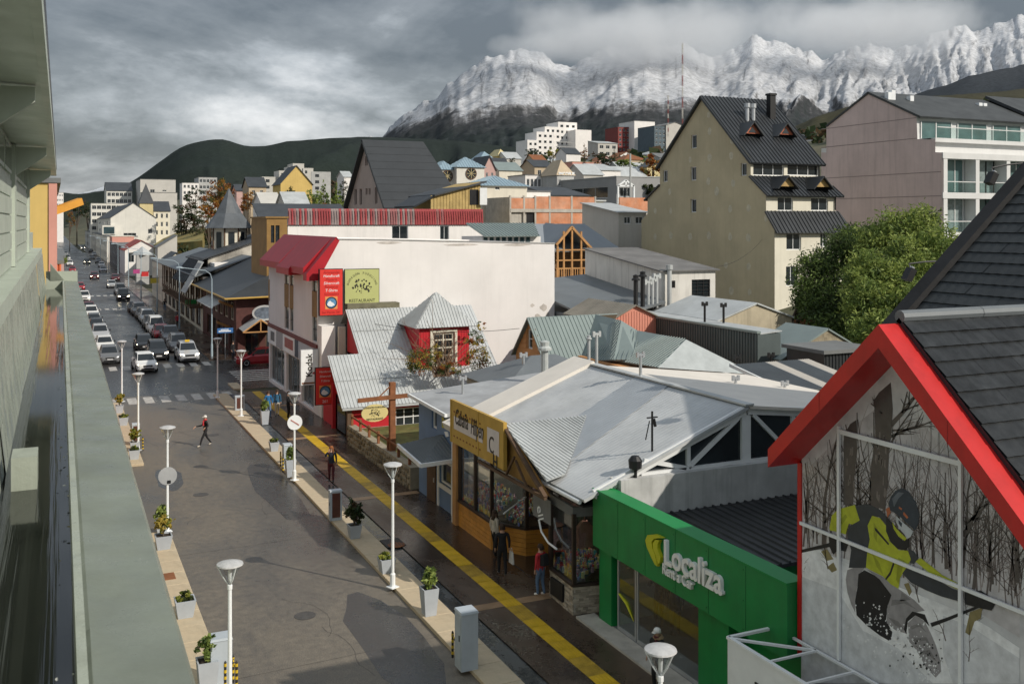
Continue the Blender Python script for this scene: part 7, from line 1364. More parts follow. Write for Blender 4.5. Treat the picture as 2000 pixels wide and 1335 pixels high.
hill = [  # name, label, px left, px right, top, D, wall, roof, axis, rise
 ('hill_house', 'grey flat house with veranda left of the red tower', 1168, 1206, 279, 430, greyl, zinc, 'S', 1.5, (3, 2, .6, .5)), ('hill_house', 'orange arcaded house below the white apartments', 1118, 1160, 316, 330, salm, sand, None, 0, (4, 2, .7, .6)),
 ('hill_house', 'white gabled house right of the rust tree', 1106, 1134, 300, 380, white, slate, 'X', 2.5, None), ('hill_house', 'orange roofed cottage under the white apartments', 1044, 1068, 314, 360, sand, rust, 'X', 2.5, None),
 ('hill_house', 'low grey house with black roof left of the lettered tower', 1044, 1080, 325, 260, sand, slate, 'X', 2, (2, 1, .4, .5)), ('hill_house', 'white banded house with strip windows behind the ribbed house', 1026, 1074, 342, 215, white, dgrey, None, 0, (6, 1, .75, .6)),
 ('hill_house', 'olive roofed house right of the blue towers', 975, 1020, 332, 240, cream, zincg, 'X', 2.2, None), ('hill_house', 'pink gabled house next to the blue pointed tower', 944, 968, 329, 230, rosew, slate, 'Y', 3, (2, 1, .4, .5)), ('hill_house', 'rose house with dark roof behind the blue towers', 958, 998, 328, 265, rosew, slate, 'X', 3, (3, 1, .4, .5)),
 ('hill_house', 'grey-blue roofed house on the crest left of the yellow one', 937, 968, 312, 330, cream, bluer, 'H', 3, None), ('hill_house', 'bright yellow house on the crest', 972, 992, 305, 340, yelw, yell, 'H', 2.6, None), ('hill_house', 'white roofed house on the crest right of the yellow one', 990, 1018, 309, 335, greyl, zinc, 'X', 2.4, None),
 ('hill_house', 'yellow gabled house with black roof in the trees', 548, 610, 358, 230, yelw, slate, 'Y', 4.2, None), ('hill_house', 'small brown gabled house left of the yellow one', 486, 520, 364, 250, sand, slate, 'X', 2.5, (2, 1, .4, .5)), ('hill_house', 'white shed roof among the trees below the yellow house', 512, 548, 396, 180, white, greyl, 'X', 2, None), ('hill_house', 'grey tin roof among the green trees', 560, 604, 402, 170, greyl, zinc, 'X', 2.5, None),
 ('hill_house', 'low white flat house right of the lettered tower', 1175, 1212, 332, 240, white, zinc, 'S', 2, None), ('hill_house', 'grey house with brown gable above the school', 1140, 1178, 340, 225, greyl, zinc, 'X', 2.5, None), ('hill_house', 'slate blue shed roof between brick shell and school', 1080, 1150, 381, 150, grey, slate, 'S', 1.5, None), ('hill_house', 'white shed wall beside the brick shell', 1008, 1075, 374, 140, white, dgrey, None, 0, None),
 ('hill_house', 'small dark house right of the beige roof on the scrub hill', 1578, 1592, 268, 420, dgrey, slate, 'X', 1.5, (2, 1, .5, .5)), ('hill_house', 'white framed house right of the beige roof', 1588, 1608, 272, 400, white, slate, None, 0, (3, 2, .6, .5)), ('hill_house', 'pale house in the trees left of the church', 672, 688, 345, 330, white, zinc, 'X', 2, None), ('hill_house', 'rose roofed house left of the turret', 462, 486, 372, 300, rosew, slate, 'X', 2, None)]
for nm, lb, a, c_, t_, D, wm_, rm_, ax, rise, S_ in hill: B(nm, lb, a-3, a, c_, t_, D, wm_, rm_, ax, rise, S=S_, dep=9, cat='house', group='houses on the slope behind town')
gs_ = thing('stepped_concrete_block', 'stepped concrete apartment block on the slope under the dark hill', 'building', (200, 440, 20)); Dg = 470
for i, (a, b_, t_) in enumerate(((512, 548, 345), (545, 567, 333), (565, 580, 325), (572, 594, 319), (592, 612, 328), (608, 646, 335))):
    c = pD(a, t_, Dg+i*1.5); x1 = sx_(b_, c.y); k = MB(); k.box(c.x, x1, c.y, c.y+12, 12, c.z); k.build('block', greyl if i not in (5,) else grey, gs_)
    for j in range(3): q = MB(); w_ = (x1-c.x); q.box(c.x+w_*.2, c.x+w_*.4, c.y-.06, c.y-.003, c.z-2.6-j*3, c.z-1.2-j*3); q.build('window', glassd, gs_)
# masts
dmast = mat('faded_mast_red', (.22, .05, .045), .6, .1, 1)
def mast(px, pyt, pyb, D, label, w=.5, top=None):
    p = pD(px, pyb, D); z1 = pD(px, pyt, D).z; m = thing('radio_mast', label, 'mast', p); n_ = 9
    for i in range(n_):
        a, b_ = p.z-6+(z1-p.z+6)*i/n_, p.z-6+(z1-p.z+6)*(i+1)/n_; q = MB(); r_ = [Vector((p.x+w*math.cos(t), p.y+w*math.sin(t), 0)) for t in (0, 2.1, 4.2)]
        for v in r_: q.bar(v+Vector((0, 0, a)), v+Vector((0, 0, b_)), w*.28)
        for t in range(3): q.bar(r_[t]+Vector((0, 0, a)), r_[(t+1) % 3]+Vector((0, 0, b_)), w*.2)
        q.build('mast_section', dmast if i % 2 else greyl, m)
    return m
mast(1333, 84, 245, 400, 'tall red and white lattice radio mast beside the beige roof', .28); mast(1305, 186, 240, 430, 'short red and white mast on the tower block', .3); mast(1230, 205, 400, 185, 'slim pale mast in front of the grey school', .12) if False else None
q = MB(); p = pD(1231, 398, 186); q.tube([p, pD(1231, 300, 186)], .16, 6); tag(q.build('pale_pole', mat('grey_pole', (.42, .43, .42), .5, .1, 1), None, tuple(p)), 'slim pale pole standing in front of the grey school', 'pole')
used_h = set(); r_ = random.Random(21); hw_ = [white, cream, greyl, sand, rosew, yell, white2, grey]; hr_ = [slate, zinc, zincg, bluer, rust, dgrey]
for i in range(64):
    lo = i < 12; px = r_.uniform(455, 690) if lo else r_.uniform(840, 1290); D = r_.uniform(230, 400) if lo else r_.uniform(240, 560); p = pD(px, 434, D); g_ = terr(p.x, p.y); w_ = r_.uniform(7, 11); h_ = r_.uniform(3.2, 6); fw_ = w_/D*FPX
    if 1020 < px < 1160 and D > 480: continue
    pyt = HOR-(g_+h_-CH)/D*FPX; wi, ri = r_.randrange(8), r_.randrange(6)
    while (wi, ri, lo, px < 1000, px < 1160) in used_h: wi, ri = r_.randrange(8), r_.randrange(6)
    used_h.add((wi, ri, lo, px < 1000, px < 1160)); B('hill_house', 'small %s house with %s roof %s' % (('white', 'cream', 'light grey', 'sand', 'pinkish', 'pale yellow', 'off-white', 'grey')[wi], ('black', 'silver', 'green-grey', 'blue-grey', 'rust', 'dark grey')[ri], ('among trees left of the church' if lo else 'on the slope behind the blue towers' if px < 1000 else 'on the slope below the white apartments' if px < 1160 else 'on the slope below the red tower')), px-2, px, px+fw_, pyt, D, hw_[wi], hr_[ri], r_.choice('XXYH'), r_.uniform(1.6, 2.8), S=(r_.choice((2, 3)), 1, .4, .45), dep=r_.uniform(7, 11), cat='house', group='small scattered houses on the slope')
# ================================================================ CLOUD HANGING ON THE PEAKS
cm = bpy.data.materials.new('cloud_vapour'); cm.use_nodes = True; t = cm.node_tree; t.nodes.clear(); o_ = t.nodes.new('ShaderNodeOutputMaterial'); pv = t.nodes.new('ShaderNodeVolumePrincipled'); pv.inputs['Color'].default_value = (.93, .94, .95, 1); pv.inputs['Anisotropy'].default_value = .3; t.links.new(pv.outputs[0], o_.inputs['Volume'])
tcn = t.nodes.new('ShaderNodeTexCoord'); mpn = t.nodes.new('ShaderNodeMapping'); mpn.inputs['Scale'].default_value = (1, 1, 1); t.links.new(tcn.outputs['Object'], mpn.inputs[0])
nz = t.nodes.new('ShaderNodeTexNoise'); nz.inputs['Scale'].default_value = .0042; nz.inputs['Detail'].default_value = 5; nz.inputs['Roughness'].default_value = .55; t.links.new(mpn.outputs[0], nz.inputs['Vector'])
ln = t.nodes.new('ShaderNodeVectorMath'); ln.operation = 'LENGTH'; mg = t.nodes.new('ShaderNodeMapping'); mg.vector_type = 'POINT'; mg.inputs['Location'].default_value = (-1, -1, -1); mg.inputs['Scale'].default_value = (2, 2, 2); t.links.new(tcn.outputs['Generated'], mg.inputs[0]); t.links.new(mg.outputs[0], ln.inputs[0])
f1 = t.nodes.new('ShaderNodeMapRange'); t.links.new(ln.outputs['Value'], f1.inputs[0]); [setattr(f1.inputs[i+1], 'default_value', v) for i, v in enumerate((.0, 1, .45, -.38))]
ad = t.nodes.new('ShaderNodeMath'); ad.operation = 'ADD'; t.links.new(nz.outputs[0], ad.inputs[0]); t.links.new(f1.outputs[0], ad.inputs[1])
f2 = t.nodes.new('ShaderNodeMapRange'); t.links.new(ad.outputs[0], f2.inputs[0]); [setattr(f2.inputs[i+1], 'default_value', v) for i, v in enumerate((.38, 1.0, 0, .0085))]; t.links.new(f2.outputs[0], pv.inputs['Density'])
def cloud(label, px, py, D, rx, ry, rz):
    p = pD(px, py, D); bm = bmesh.new(); bmesh.ops.create_icosphere(bm, subdivisions=3, radius=1); me = bpy.data.meshes.new('cloud'); [setattr(v, 'co', Vector((v.co.x*rx*CT+v.co.y*ry*ST, -v.co.x*rx*ST+v.co.y*ry*CT, v.co.z*rz))) for v in bm.verts]; bm.to_mesh(me); bm.free(); me.materials.append(cm)
    o = link(bpy.data.objects.new('cloud', me)); o.location = p; tag(o, label, 'cloud', kind='stuff')
cloud('pale cloud bank hiding the middle peaks above the beige roof', 1265, 74, 4500, 1000, 520, 235)
cloud('pale cloud veil over the right-hand peaks', 1700, 54, 4480, 900, 480, 200)
cloud('grey cloud wisp over the left-hand peak', 1075, 92, 4560, 420, 320, 110)
# ================================================================ PLANTS
def leafmat(name, col, tr=.3):
    m = mat(name, col, .6, .3, 6, spec=.25); t = m.node_tree; b = t.nodes['Principled BSDF']; o = t.nodes['Material Output']
    tl = t.nodes.new('ShaderNodeBsdfTranslucent'); tl.inputs[0].default_value = (*[min(1, c*1.5) for c in col], 1); mx_ = t.nodes.new('ShaderNodeMixShader'); mx_.inputs[0].default_value = tr
    t.links.new(b.outputs[0], mx_.inputs[1]); t.links.new(tl.outputs[0], mx_.inputs[2]); t.links.new(mx_.outputs[0], o.inputs[0]); return m
LG = [leafmat('leaf_'+n, c) for n, c in (('bright', (.27, .325, .085)), ('mid', (.155, .215, .055)), ('deep', (.065, .10, .03)))]
LA = [leafmat('leaf_'+n, c) for n, c in (('rust', (.24, .085, .022)), ('amber', (.30, .15, .03)), ('olive', (.10, .10, .03)))]
LD = [leafmat('leaf_'+n, c) for n, c in (('pine', (.030, .050, .022)), ('moss', (.050, .065, .025)), ('bronze', (.085, .055, .03)))]
LY = [leafmat('leaf_'+n, c) for n, c in (('lime', (.26, .27, .05)), ('yellow', (.34, .26, .05)), ('grass', (.12, .15, .03)))]
bark = mat('bark', (.10, .08, .06), .9, .3, 4, 0, .4, 15)
def leaves(name, blobs, n, size, mats, parent, seed=1, wt=(.4, .4, .2), asp=.5, shell=.55, jit=.13):
    """leaf-sized faces gathered in clumps through the crown's volume, with gaps between the clumps"""
    g = np.random.default_rng(seed); Vs = []; ms = []; tot = sum(b[3]*b[4]*b[5] for b in blobs)
    for (x, y, z, rx, ry, rz) in blobs:
        k = max(30, int(n*rx*ry*rz/tot)); nc = max(6, k//26)
        d = g.normal(size=(nc, 3)); d /= np.linalg.norm(d, axis=1)[:, None]; rad = g.uniform(shell, 1, nc)**.6*g.uniform(.82, 1.12, nc)
        cc = d*rad[:, None]; ci = g.integers(0, nc, k); p = cc[ci]+g.normal(size=(k, 3))*jit
        P_ = p*np.array([rx, ry, rz])+np.array([x, y, z]); a = g.normal(size=(k, 3)); a /= np.linalg.norm(a, axis=1)[:, None]; b = np.cross(a, g.normal(size=(k, 3))); b /= np.linalg.norm(b, axis=1)[:, None]
        s = size*g.uniform(.6, 1.35, k)[:, None]; q = np.stack([P_-a*s, P_+b*s*asp, P_+a*s, P_-b*s*asp], 1); Vs.append(q.reshape(-1, 3)); cm = g.choice(3, nc, p=wt); ms.append(cm[ci])
    V = np.concatenate(Vs); F = np.arange(len(V)).reshape(-1, 4); o = npmesh(name, V, F, mats, parent); o.data.polygons.foreach_set('material_index', np.concatenate(ms).astype(np.int32)); return o
def limbs(base, blobs, r0, parent, name='trunk', m=None, seed=1):
    q = MB(); base = Vector(base); r_ = random.Random(seed); top = Vector((base.x, base.y, sum(b[2] for b in blobs)/len(blobs))); fork = base.lerp(top, .45); q.tube([base-Vector((0, 0, .4)), base.lerp(fork, .5)+Vector((r_.uniform(-.1, .1), 0, 0)), fork], [r0, r0*.8, r0*.65], 7)
    for b in blobs:
        c = Vector(b[:3])
        for i in range(3): e_ = c+Vector((r_.uniform(-.6, .6)*b[3], r_.uniform(-.6, .6)*b[4], r_.uniform(-.2, .7)*b[5])); mid = fork.lerp(e_, .5)+Vector((0, 0, -.1*b[5])); q.tube([fork, mid, e_], [r0*.45, r0*.28, r0*.06], 5)
    return q.build(name, m or bark, parent)
def tree(label, px, pyb, pyt, wpx, D, mats, n=900, size=None, name='tree', wt=(.4, .4, .2), seed=1, nb=5, group=None, cone=False):
    c = pD(px, pyb, D); zt = pD(px, pyt, D).z; zb = c.z; w = wpx/FPX*D/2; h = zt-zb; t = thing(name, label, 'tree', (c.x, c.y, min(zb, terr(c.x, c.y))), 0, group); r_ = random.Random(seed); bl = []
    for i in range(nb):
        f = (i+.5)/nb
        if cone: bl.append((c.x, c.y, zb+h*(.15+.8*f), w*(1.05-f)*.95, w*(1.05-f)*.95, h*.16))
        else: bl.append((c.x+r_.uniform(-.5, .5)*w*(1.15-f), c.y+r_.uniform(-.4, .4)*w, zb+h*(.3+.52*f), w*r_.uniform(.5, .75), w*r_.uniform(.5, .75), h*r_.uniform(.17, .27)))
    limbs((c.x, c.y, min(zb, terr(c.x, c.y))), bl, max(.06, w*.07), t, seed=seed); leaves('crown', bl, n, size or max(.16, w*.075), mats, t, seed, wt); return t
# the two big green trees by the beige building
t1 = thing('green_tree', 'large bright green leafy tree in front of the mauve apartments', 'tree', (50, 47, terr(50, 47)))
def blob(px, py, D, rx, rz, ry=None): p = pD(px, py, D); return (p.x, p.y, p.z, rx, ry or rx, rz)
bl = [blob(1745, 455, 66, 1.5, 1.3), blob(1795, 440, 66, 1.3, 1.2), blob(1700, 470, 66, 1.1, .9), blob(1832, 478, 63, 1.2, 1.2), blob(1770, 500, 63, 1.5, 1.2), blob(1690, 530, 62, 1.3, 1.2), blob(1740, 545, 61, 1.4, 1.3), blob(1810, 535, 61, 1.5, 1.4), blob(1858, 500, 61, 1.0, 1.0), blob(1690, 590, 60, 1.3, 1.4), blob(1745, 605, 59, 1.5, 1.4), blob(1800, 595, 59, 1.5, 1.4), blob(1720, 645, 58, 1.6, 1.1), blob(1780, 640, 58, 1.6, 1.2), blob(1668, 560, 61, .8, 1.0)]
limbs((50, 47, terr(50, 47)), bl, .3, t1, seed=3); leaves('crown', bl, 52000, .145, LG, t1, 4, (.48, .38, .14), .3, .25, .2)
t2 = thing('green_tree', 'darker green tree beside the cream facade of the beige building', 'tree', (46, 54, terr(46, 54)))
bl = [blob(1600, 545, 68, 1.7, 1.6), blob(1650, 500, 69, 1.7, 1.3), blob(1620, 600, 66, 2.0, 1.6), blob(1575, 580, 67, 1.0, 1.4), blob(1680, 470, 70, 1.9, 1.2), blob(1590, 510, 69, 1.0, .9), blob(1640, 640, 64, 2.2, 1.0)]
limbs((46, 54, terr(46, 54)), bl[:5], .25, t2, seed=5); leaves('crown', bl, 28000, .145, [LG[1], LG[2], LD[1]], t2, 6, (.3, .5, .2), .3, .3, .2)
for i, (lb, px, pb, pt, w, D, ms, n, sd, cone) in enumerate((
    ('tall green-topped autumn tree behind the turret', 430, 430, 345, 62, 250, LA, 1500, 3, False), ('rust autumn tree left of the turret roof', 408, 445, 385, 60, 235, LA, 1300, 4, False), ('dark green tree left of the autumn trees', 357, 470, 400, 62, 240, LD, 1400, 5, False), ('second dark tree below the grey block', 385, 480, 415, 46, 225, LD, 1000, 6, False), ('bronze tree above the dark one', 380, 420, 365, 48, 330, LD, 1000, 7, False),
    ('rust bush right of the turret roof', 488, 425, 372, 46, 200, LA, 1200, 8, False), ('bronze bush below the small brown house', 515, 420, 372, 44, 205, LA, 1100, 9, False), ('dark round tree under the yellow house', 568, 410, 366, 40, 195, LD, 1200, 10, False), ('bright pointed conifer right of the yellow house', 632, 412, 352, 36, 190, LG, 1500, 11, True), ('taller bright conifer left of the church', 658, 412, 356, 34, 188, LG, 1500, 12, True), ('leafy green tree before the conifers', 610, 415, 372, 46, 180, LG, 1400, 13, False), ('orange bush at the foot of the conifers', 636, 418, 396, 50, 178, LA, 900, 14, False), ('green shrub above the brown tower', 552, 418, 392, 26, 180, LY, 700, 15, False),
    ('rust tree in front of the white apartments', 1141, 312, 280, 24, 430, LA, 900, 16, True), ('green shrubs under the white apartments', 1076, 312, 290, 36, 420, LY, 800, 17, False), ('dark trees left of the white apartments', 1040, 312, 290, 36, 430, LD, 800, 18, False), ('dark tree group below the red tower', 1176, 330, 295, 50, 330, LD, 1100, 19, False), ('bright green tree below the blank white tower', 1222, 332, 308, 50, 300, LG, 1200, 20, False), ('dark conifer left of the red tower', 1200, 325, 290, 22, 350, LD, 700, 21, True), ('green tree left of the beige gable', 1262, 328, 306, 34, 300, LG, 900, 22, False), ('dark tree between pink and yellow crest houses', 1000, 330, 306, 20, 300, LD, 500, 23, False),
    ('bare brown trees at the end of the street', 150, 432, 385, 40, 520, LD, 900, 24, False), ('dark brown tree group left of the terraced hotel', 172, 440, 385, 36, 480, LD, 900, 25, False), ('rust coloured tree by the end of the street', 136, 450, 408, 26, 430, LA, 700, 26, False), ('green shrub at the foot of the orange front', 122, 520, 498, 18, 100, LG, 500, 27, False), ('yellow green tree next to the yellow crest house', 975, 322, 306, 22, 310, LY, 500, 28, False), ('dark tree on the slope left of the church', 672, 400, 350, 26, 260, LD, 800, 29, False), ('olive tree right of the lettered tower', 1150, 345, 322, 30, 260, LD, 700, 30, False))):
    tree(lb, px, pb, pt, w, D, ms, n, None, seed=sd, cone=cone, nb=6 if cone else 5)
r_ = random.Random(33); used_t = set()
for i in range(40):   # trees filling the gaps between the far roofs
    px = r_.choice((r_.uniform(335, 520), r_.uniform(335, 480), r_.uniform(560, 690), r_.uniform(860, 1290))); D = r_.uniform(190, 330); p = pD(px, 434, D); g_ = terr(p.x, p.y); h_ = r_.uniform(5, 9); y_ = lambda z: HOR-(z-CH)/D*FPX; kd = r_.choice((0, 0, 1, 2))
    lm = [t_ for x_, t_ in ((370, 'below the big grey block'), (405, 'left of the tall rust tree'), (440, 'left of the turret roof'), (480, 'right of the turret roof'), (520, 'under the small brown house'), (600, 'under the yellow gabled house'), (640, 'among the bright conifers'), (690, 'beside the church roof'), (920, 'behind the blue towers'), (980, 'near the pink gabled house'), (1040, 'under the crest houses'), (1110, 'left of the lettered tower'), (1170, 'below the white apartments'), (1230, 'below the red tower'), (1300, 'left of the beige gable')) if px < x_][0]
    lb = '%s %s tree filling a gap %s' % ('small' if h_ < 7 else 'tall', ('dark green', 'rust coloured', 'fresh green')[kd], lm)
    if lb in used_t: continue
    used_t.add(lb); tree(lb, px, y_(g_), y_(g_+h_), h_*.75/D*FPX, D, (LD, LA, LG)[kd], 650, .42, seed=60+i, cone=r_.random() < .3, group='trees between the far roofs')
# dry bank behind the turret
k = MB(); P_ = [pD(a, b, D) for a, b, D in ((300, 478, 215), (395, 470, 205), (400, 445, 240), (350, 452, 255), (318, 466, 250))]; k.slab(P_, 4, (0, 0, -1)); structure(k.build('grass_bank', mat('dry_grass', (.30, .22, .07), .95, .4, .3, 0, .5, 4, col2=(.12, .13, .05), amt2=.5, s2=.2)))
# forest scrub covering the empty slope
g = np.random.default_rng(5); Vs = []
for i in range(2600):
    D = g.uniform(330, 1250); px = g.uniform(380, 2050); p = pD(px, 434, D); z = terr(p.x, p.y); r_ = g.uniform(1.5, 4.5)
    if p.x < 40 or (px > 1290 and px < 1560 and D < 420): continue
    for j in range(9): a = g.normal(size=3); a /= np.linalg.norm(a); c = np.array([p.x, p.y, z+r_*.7])+g.normal(size=3)*r_*.4; b = np.cross(a, g.normal(size=3)); b /= np.linalg.norm(b); Vs.append(np.stack([c-a*r_*.6, c+b*r_*.5, c+a*r_*.6, c-b*r_*.5]))
V = np.concatenate(Vs); o = npmesh('hillside_scrub', V, np.arange(len(V)).reshape(-1, 4), LD); o.data.polygons.foreach_set('material_index', g.integers(0, 3, len(V)//4).astype(np.int32)); tag(o, 'dark scrub and low wood covering the slope above town', 'scrub', kind='stuff')
# half-bare creeper by the red dormer
cr_ = thing('bare_creeper', 'half-bare climbing shrub with yellowing leaves in front of the red dormer', 'shrub', pY(860, 735, 55.2)); q = MB(); r_ = random.Random(8)
b0 = pY(862, 735, 55.3)
for i in range(60):
    e_ = pY(r_.gauss(868, 44), r_.gauss(672, 26), 56.6+r_.uniform(-.6, .9)); m_ = b0.lerp(e_, .5)+Vector((r_.uniform(-.3, .3), r_.uniform(-.3, .2), r_.uniform(.1, .6))); q.tube([b0+Vector((r_.uniform(-.5, .5), 0, 0)), m_, e_], [.03, .018, .006], 4)
    for j in range(3): f_ = m_.lerp(e_, r_.random()); q.tube([f_, f_+Vector((r_.uniform(-.5, .5), r_.uniform(-.3, .3), r_.uniform(-.1, .6)))], [.01, .004], 3)
q.build('branches', mat('creeper_twig', (.16, .10, .06), .8, .2, 3), cr_)
def bb2(px, py, Y, r1, r2): p = pY(px, py, Y); return (p.x, p.y, p.z, r1, r1*.6, r2)
leaves('leaves', [bb2(822, 705, 55.6, .9, .75), bb2(932, 700, 55.6, .8, .7), bb2(880, 720, 55.2, .7, .4), bb2(925, 660, 56, .7, .45), bb2(850, 690, 55.8, .6, .5), bb2(940, 635, 56.4, .4, .3)], 5200, .06, [LY[1], LG[2], LA[0]], cr_, 5, (.35, .4, .25))
# ================================================================ STREET FURNITURE
def lamp_proto():
    t = thing('street_lamp', 'x', 'street lamp', (0, 0, 0), .0001, 'white post lamps along the paving'); H_ = 4.25
    q = MB(); q.box(-.16, .16, -.16, .16, 0, .03); q.lathe([(.09, .03), (.09, .45), (.055, .5)], (0, 0, 0), 10); q.build('base', lampw, t)
    q = MB(); q.lathe([(.055, .5), (.045, 3.55), (.06, 3.56), (.06, 3.66), (.02, 3.68)], (0, 0, 0), 10); q.build('pole', lampw, t)
    q = MB(); [q.tube([(0, 0, 3.62), (.16*math.cos(a), .16*math.sin(a), 3.86), (.30*math.cos(a), .30*math.sin(a), 4.15)], .016, 6) for a in (0.3, 2.4, 4.5)]; q.build('fork', lampw, t)
    q = MB(); q.lathe([(.05, 3.70), (.14, 3.86), (.265, 4.13)], (0, 0, 0), 18); q.build('glass_bowl', glass_clear('lamp_bowl_glass', (.88, .9, .9), .75), t); q = MB(); q.lathe([(.04, 3.72), (.05, 3.95), (.02, 4.05)], (0, 0, 0), 8); q.build('bulb', lampw, t)
    q = MB(); q.lathe([(.30, 4.13), (.32, 4.15), (.31, 4.18), (.19, 4.22), (.01, 4.25)], (0, 0, 0), 22); q.build('cap', mat('lamp_cap', (.48, .48, .48), .4, .2, 6), t, smooth=False); return t
lp_ = lamp_proto(); first = True
for (px, py, lb) in ((767, 1146, 'lamp before the souvenir shop, between low and tall planters'), (575, 937, 'right-hand lamp carrying a round white sign, by the garden wall'), (471, 812, 'right-hand lamp beside the kerb box near the zebra crossing'), (425, 776, 'farthest right-hand lamp, at the corner of the zebra crossing'), (449, 1438, 'nearest left-hand lamp, beside the white cabinet'), (327, 1037, 'left-hand lamp carrying a round sign, behind two planters'), (270, 879, 'left-hand lamp in the middle of the planter row'), (238, 784, 'farthest left-hand lamp, at the left end of the zebra'), (1287, 1700, 'lamp whose broad disc top shows at the bottom before the rental shop')):
    o = lp_ if first else copy_tree(lp_); first = False; p = pZ(px, py, .11)
    if px == 1287: p = pD(1290, 1270, 19.2); p.z = .1
    o.location = p; o.rotation_euler = (0, 0, random.uniform(0, 1)); o['label'] = lb
def rsign(px, py, base, lb, m):
    b = pZ(*base, .1); k_ = pX(px, py, b.x-.06); o = thing('round_sign', lb, 'road sign', k_); q = MB(); d = ray(px, py); q.slab(ellipse(b.x, b.y-.09, k_.z, .36, .36, 0, 24), .012, (0, -1, 0)); q.build('disc', m, o); q = MB(); q.box(b.x-.05, b.x+.05, b.y-.085, b.y-.045, k_.z-.15, k_.z+.15); q.build('clamp', steel, o); return o, b, k_
o, b, k_ = rsign(575, 826, (575, 937), 'round white sign with faint red slash on the right-hand lamp', lampw); q = MB(); q.bar((b.x-.2, b.y-.115, k_.z+.14), (b.x+.2, b.y-.115, k_.z-.14), .05, .006, (0, 1, 0)); q.build('slash', mat('faded_red', (.5, .2, .17), .5, .2, 3), o)
o, b, k_ = rsign(327, 935, (327, 1037), 'grey back of a round sign on the left-hand lamp', mat('sign_back', (.36, .37, .38), .5, .1, 3)); q = MB(); q.box(b.x-.02, b.x+.12, b.y-.118, b.y-.103, k_.z-.3, k_.z-.18); q.build('sticker', black, o)
potm = mat('pale_grey_pot', (.40, .43, .47), .6, .08, 3); soil = mat('soil', (.03, .022, .016), .95, .3, 8)
def planter(px, py, h, w, kind, lb, seed):
    p = pZ(px, py, .11); t = thing('planter', lb, 'planter', p, .0001, 'square planters along the kerbs'); q = MB(); a, b = w*.36, w*.5
    q.add([(-a, -a, 0), (a, -a, 0), (a, a, 0), (-a, a, 0), (-b, -b, h), (b, -b, h), (b, b, h), (-b, b, h), (-b*.86, -b*.86, h), (b*.86, -b*.86, h), (b*.86, b*.86, h), (-b*.86, b*.86, h), (-b*.84, -b*.84, h-.06), (b*.84, -b*.84, h-.06), (b*.84, b*.84, h-.06), (-b*.84, b*.84, h-.06)],
          [(3,2,1,0), (0,1,5,4), (1,2,6,5), (2,3,7,6), (3,0,4,7), (4,5,9,8), (5,6,10,9), (6,7,11,10), (7,4,8,11), (8,9,13,12), (9,10,14,13), (10,11,15,14), (11,8,12,15)]); q.build('pot', potm, t)
    q = MB(); q.poly([(-b*.84, -b*.84, h-.05), (b*.84, -b*.84, h-.05), (b*.84, b*.84, h-.05), (-b*.84, b*.84, h-.05)]); q.build('soil', soil, t)
    if kind == 'low': bl, ms, n = [(0, 0, h+.06, b*.9, b*.9, .13)], [LY[2], LD[1], LY[0]], 420
    elif kind == 'ball': bl, ms, n = [(0, 0, h+.28, b*.95, b*.95, .32), (.05, 0, h+.42, b*.7, b*.7, .2)], LG, 1000
    elif kind == 'lime': bl, ms, n = [(0, 0, h+.42, b*1.1, b*1.1, .26), (.12, .05, h+.58, b*.8, b*.8, .2), (-.12, -.05, h+.5, b*.7, b*.7, .22)], LY, 1000
    else: bl, ms, n = [(0, 0, h+.5, b*1.35, b*1.35, .42), (.1, 0, h+.25, b*1.0, b*1.0, .22)], LD, 1500
    leaves('shrub', bl, n, .065, ms, t, seed, (.4, .35, .25), .5, .3)
    if kind in ('lime', 'dark'): q = MB(); q.tube([(0, 0, h-.05), (.02, 0, h+.2), (.05, .02, h+.5)], [.03, .025, .012], 5); q.tube([(0, 0, h), (-.1, .04, h+.4)], [.02, .008], 4); q.build('stem', bark, t)
for i, a in enumerate(((838, 1199, .86, .5, 'ball', 'tall planter with round green shrub, nearest on the right kerb'), (755, 1116, .5, .55, 'low', 'low planter with small flowers at the foot of the lamp'), (692, 1049, .52, .5, 'dark', 'planter with big dark bush on the right kerb'), (567, 930, .85, .5, 'ball', 'tall planter beside the lamp with the round sign'), (535, 880, .5, .5, 'low', 'low planter in front of the kerb cabinet by the wall'), (517, 828, .85, .5, 'ball', 'tall planter in front of the couple in blue'), (233, 806, .5, .5, 'lime', 'lime shrub planter at the far end of the left kerb'), (241, 830, .5, .55, 'low', 'low planter second from the far end of the left kerb'), (263, 880, .5, .5, 'lime', 'lime shrub planter behind the left lamp'), (262, 896, .5, .55, 'low', 'low planter at the near end of the far left kerb'), (316, 1037, .45, .5, 'ball', 'planter with cone shrub behind the left lamp with the sign'), (319, 1070, .52, .62, 'lime', 'planter with bright lime bush at the end of the near left kerb'), (361, 1202, .55, .62, 'low', 'low wide planter alone on the near left kerb'), (405, 1345, .8, .55, 'ball', 'tall planter beside the white cabinet at the bottom'))): planter(a[0], a[1], a[2], a[3], a[4], a[5], 50+i)
cabm = mat('pale_cabinet', (.42, .465, .51), .45, .08, 2, .06)
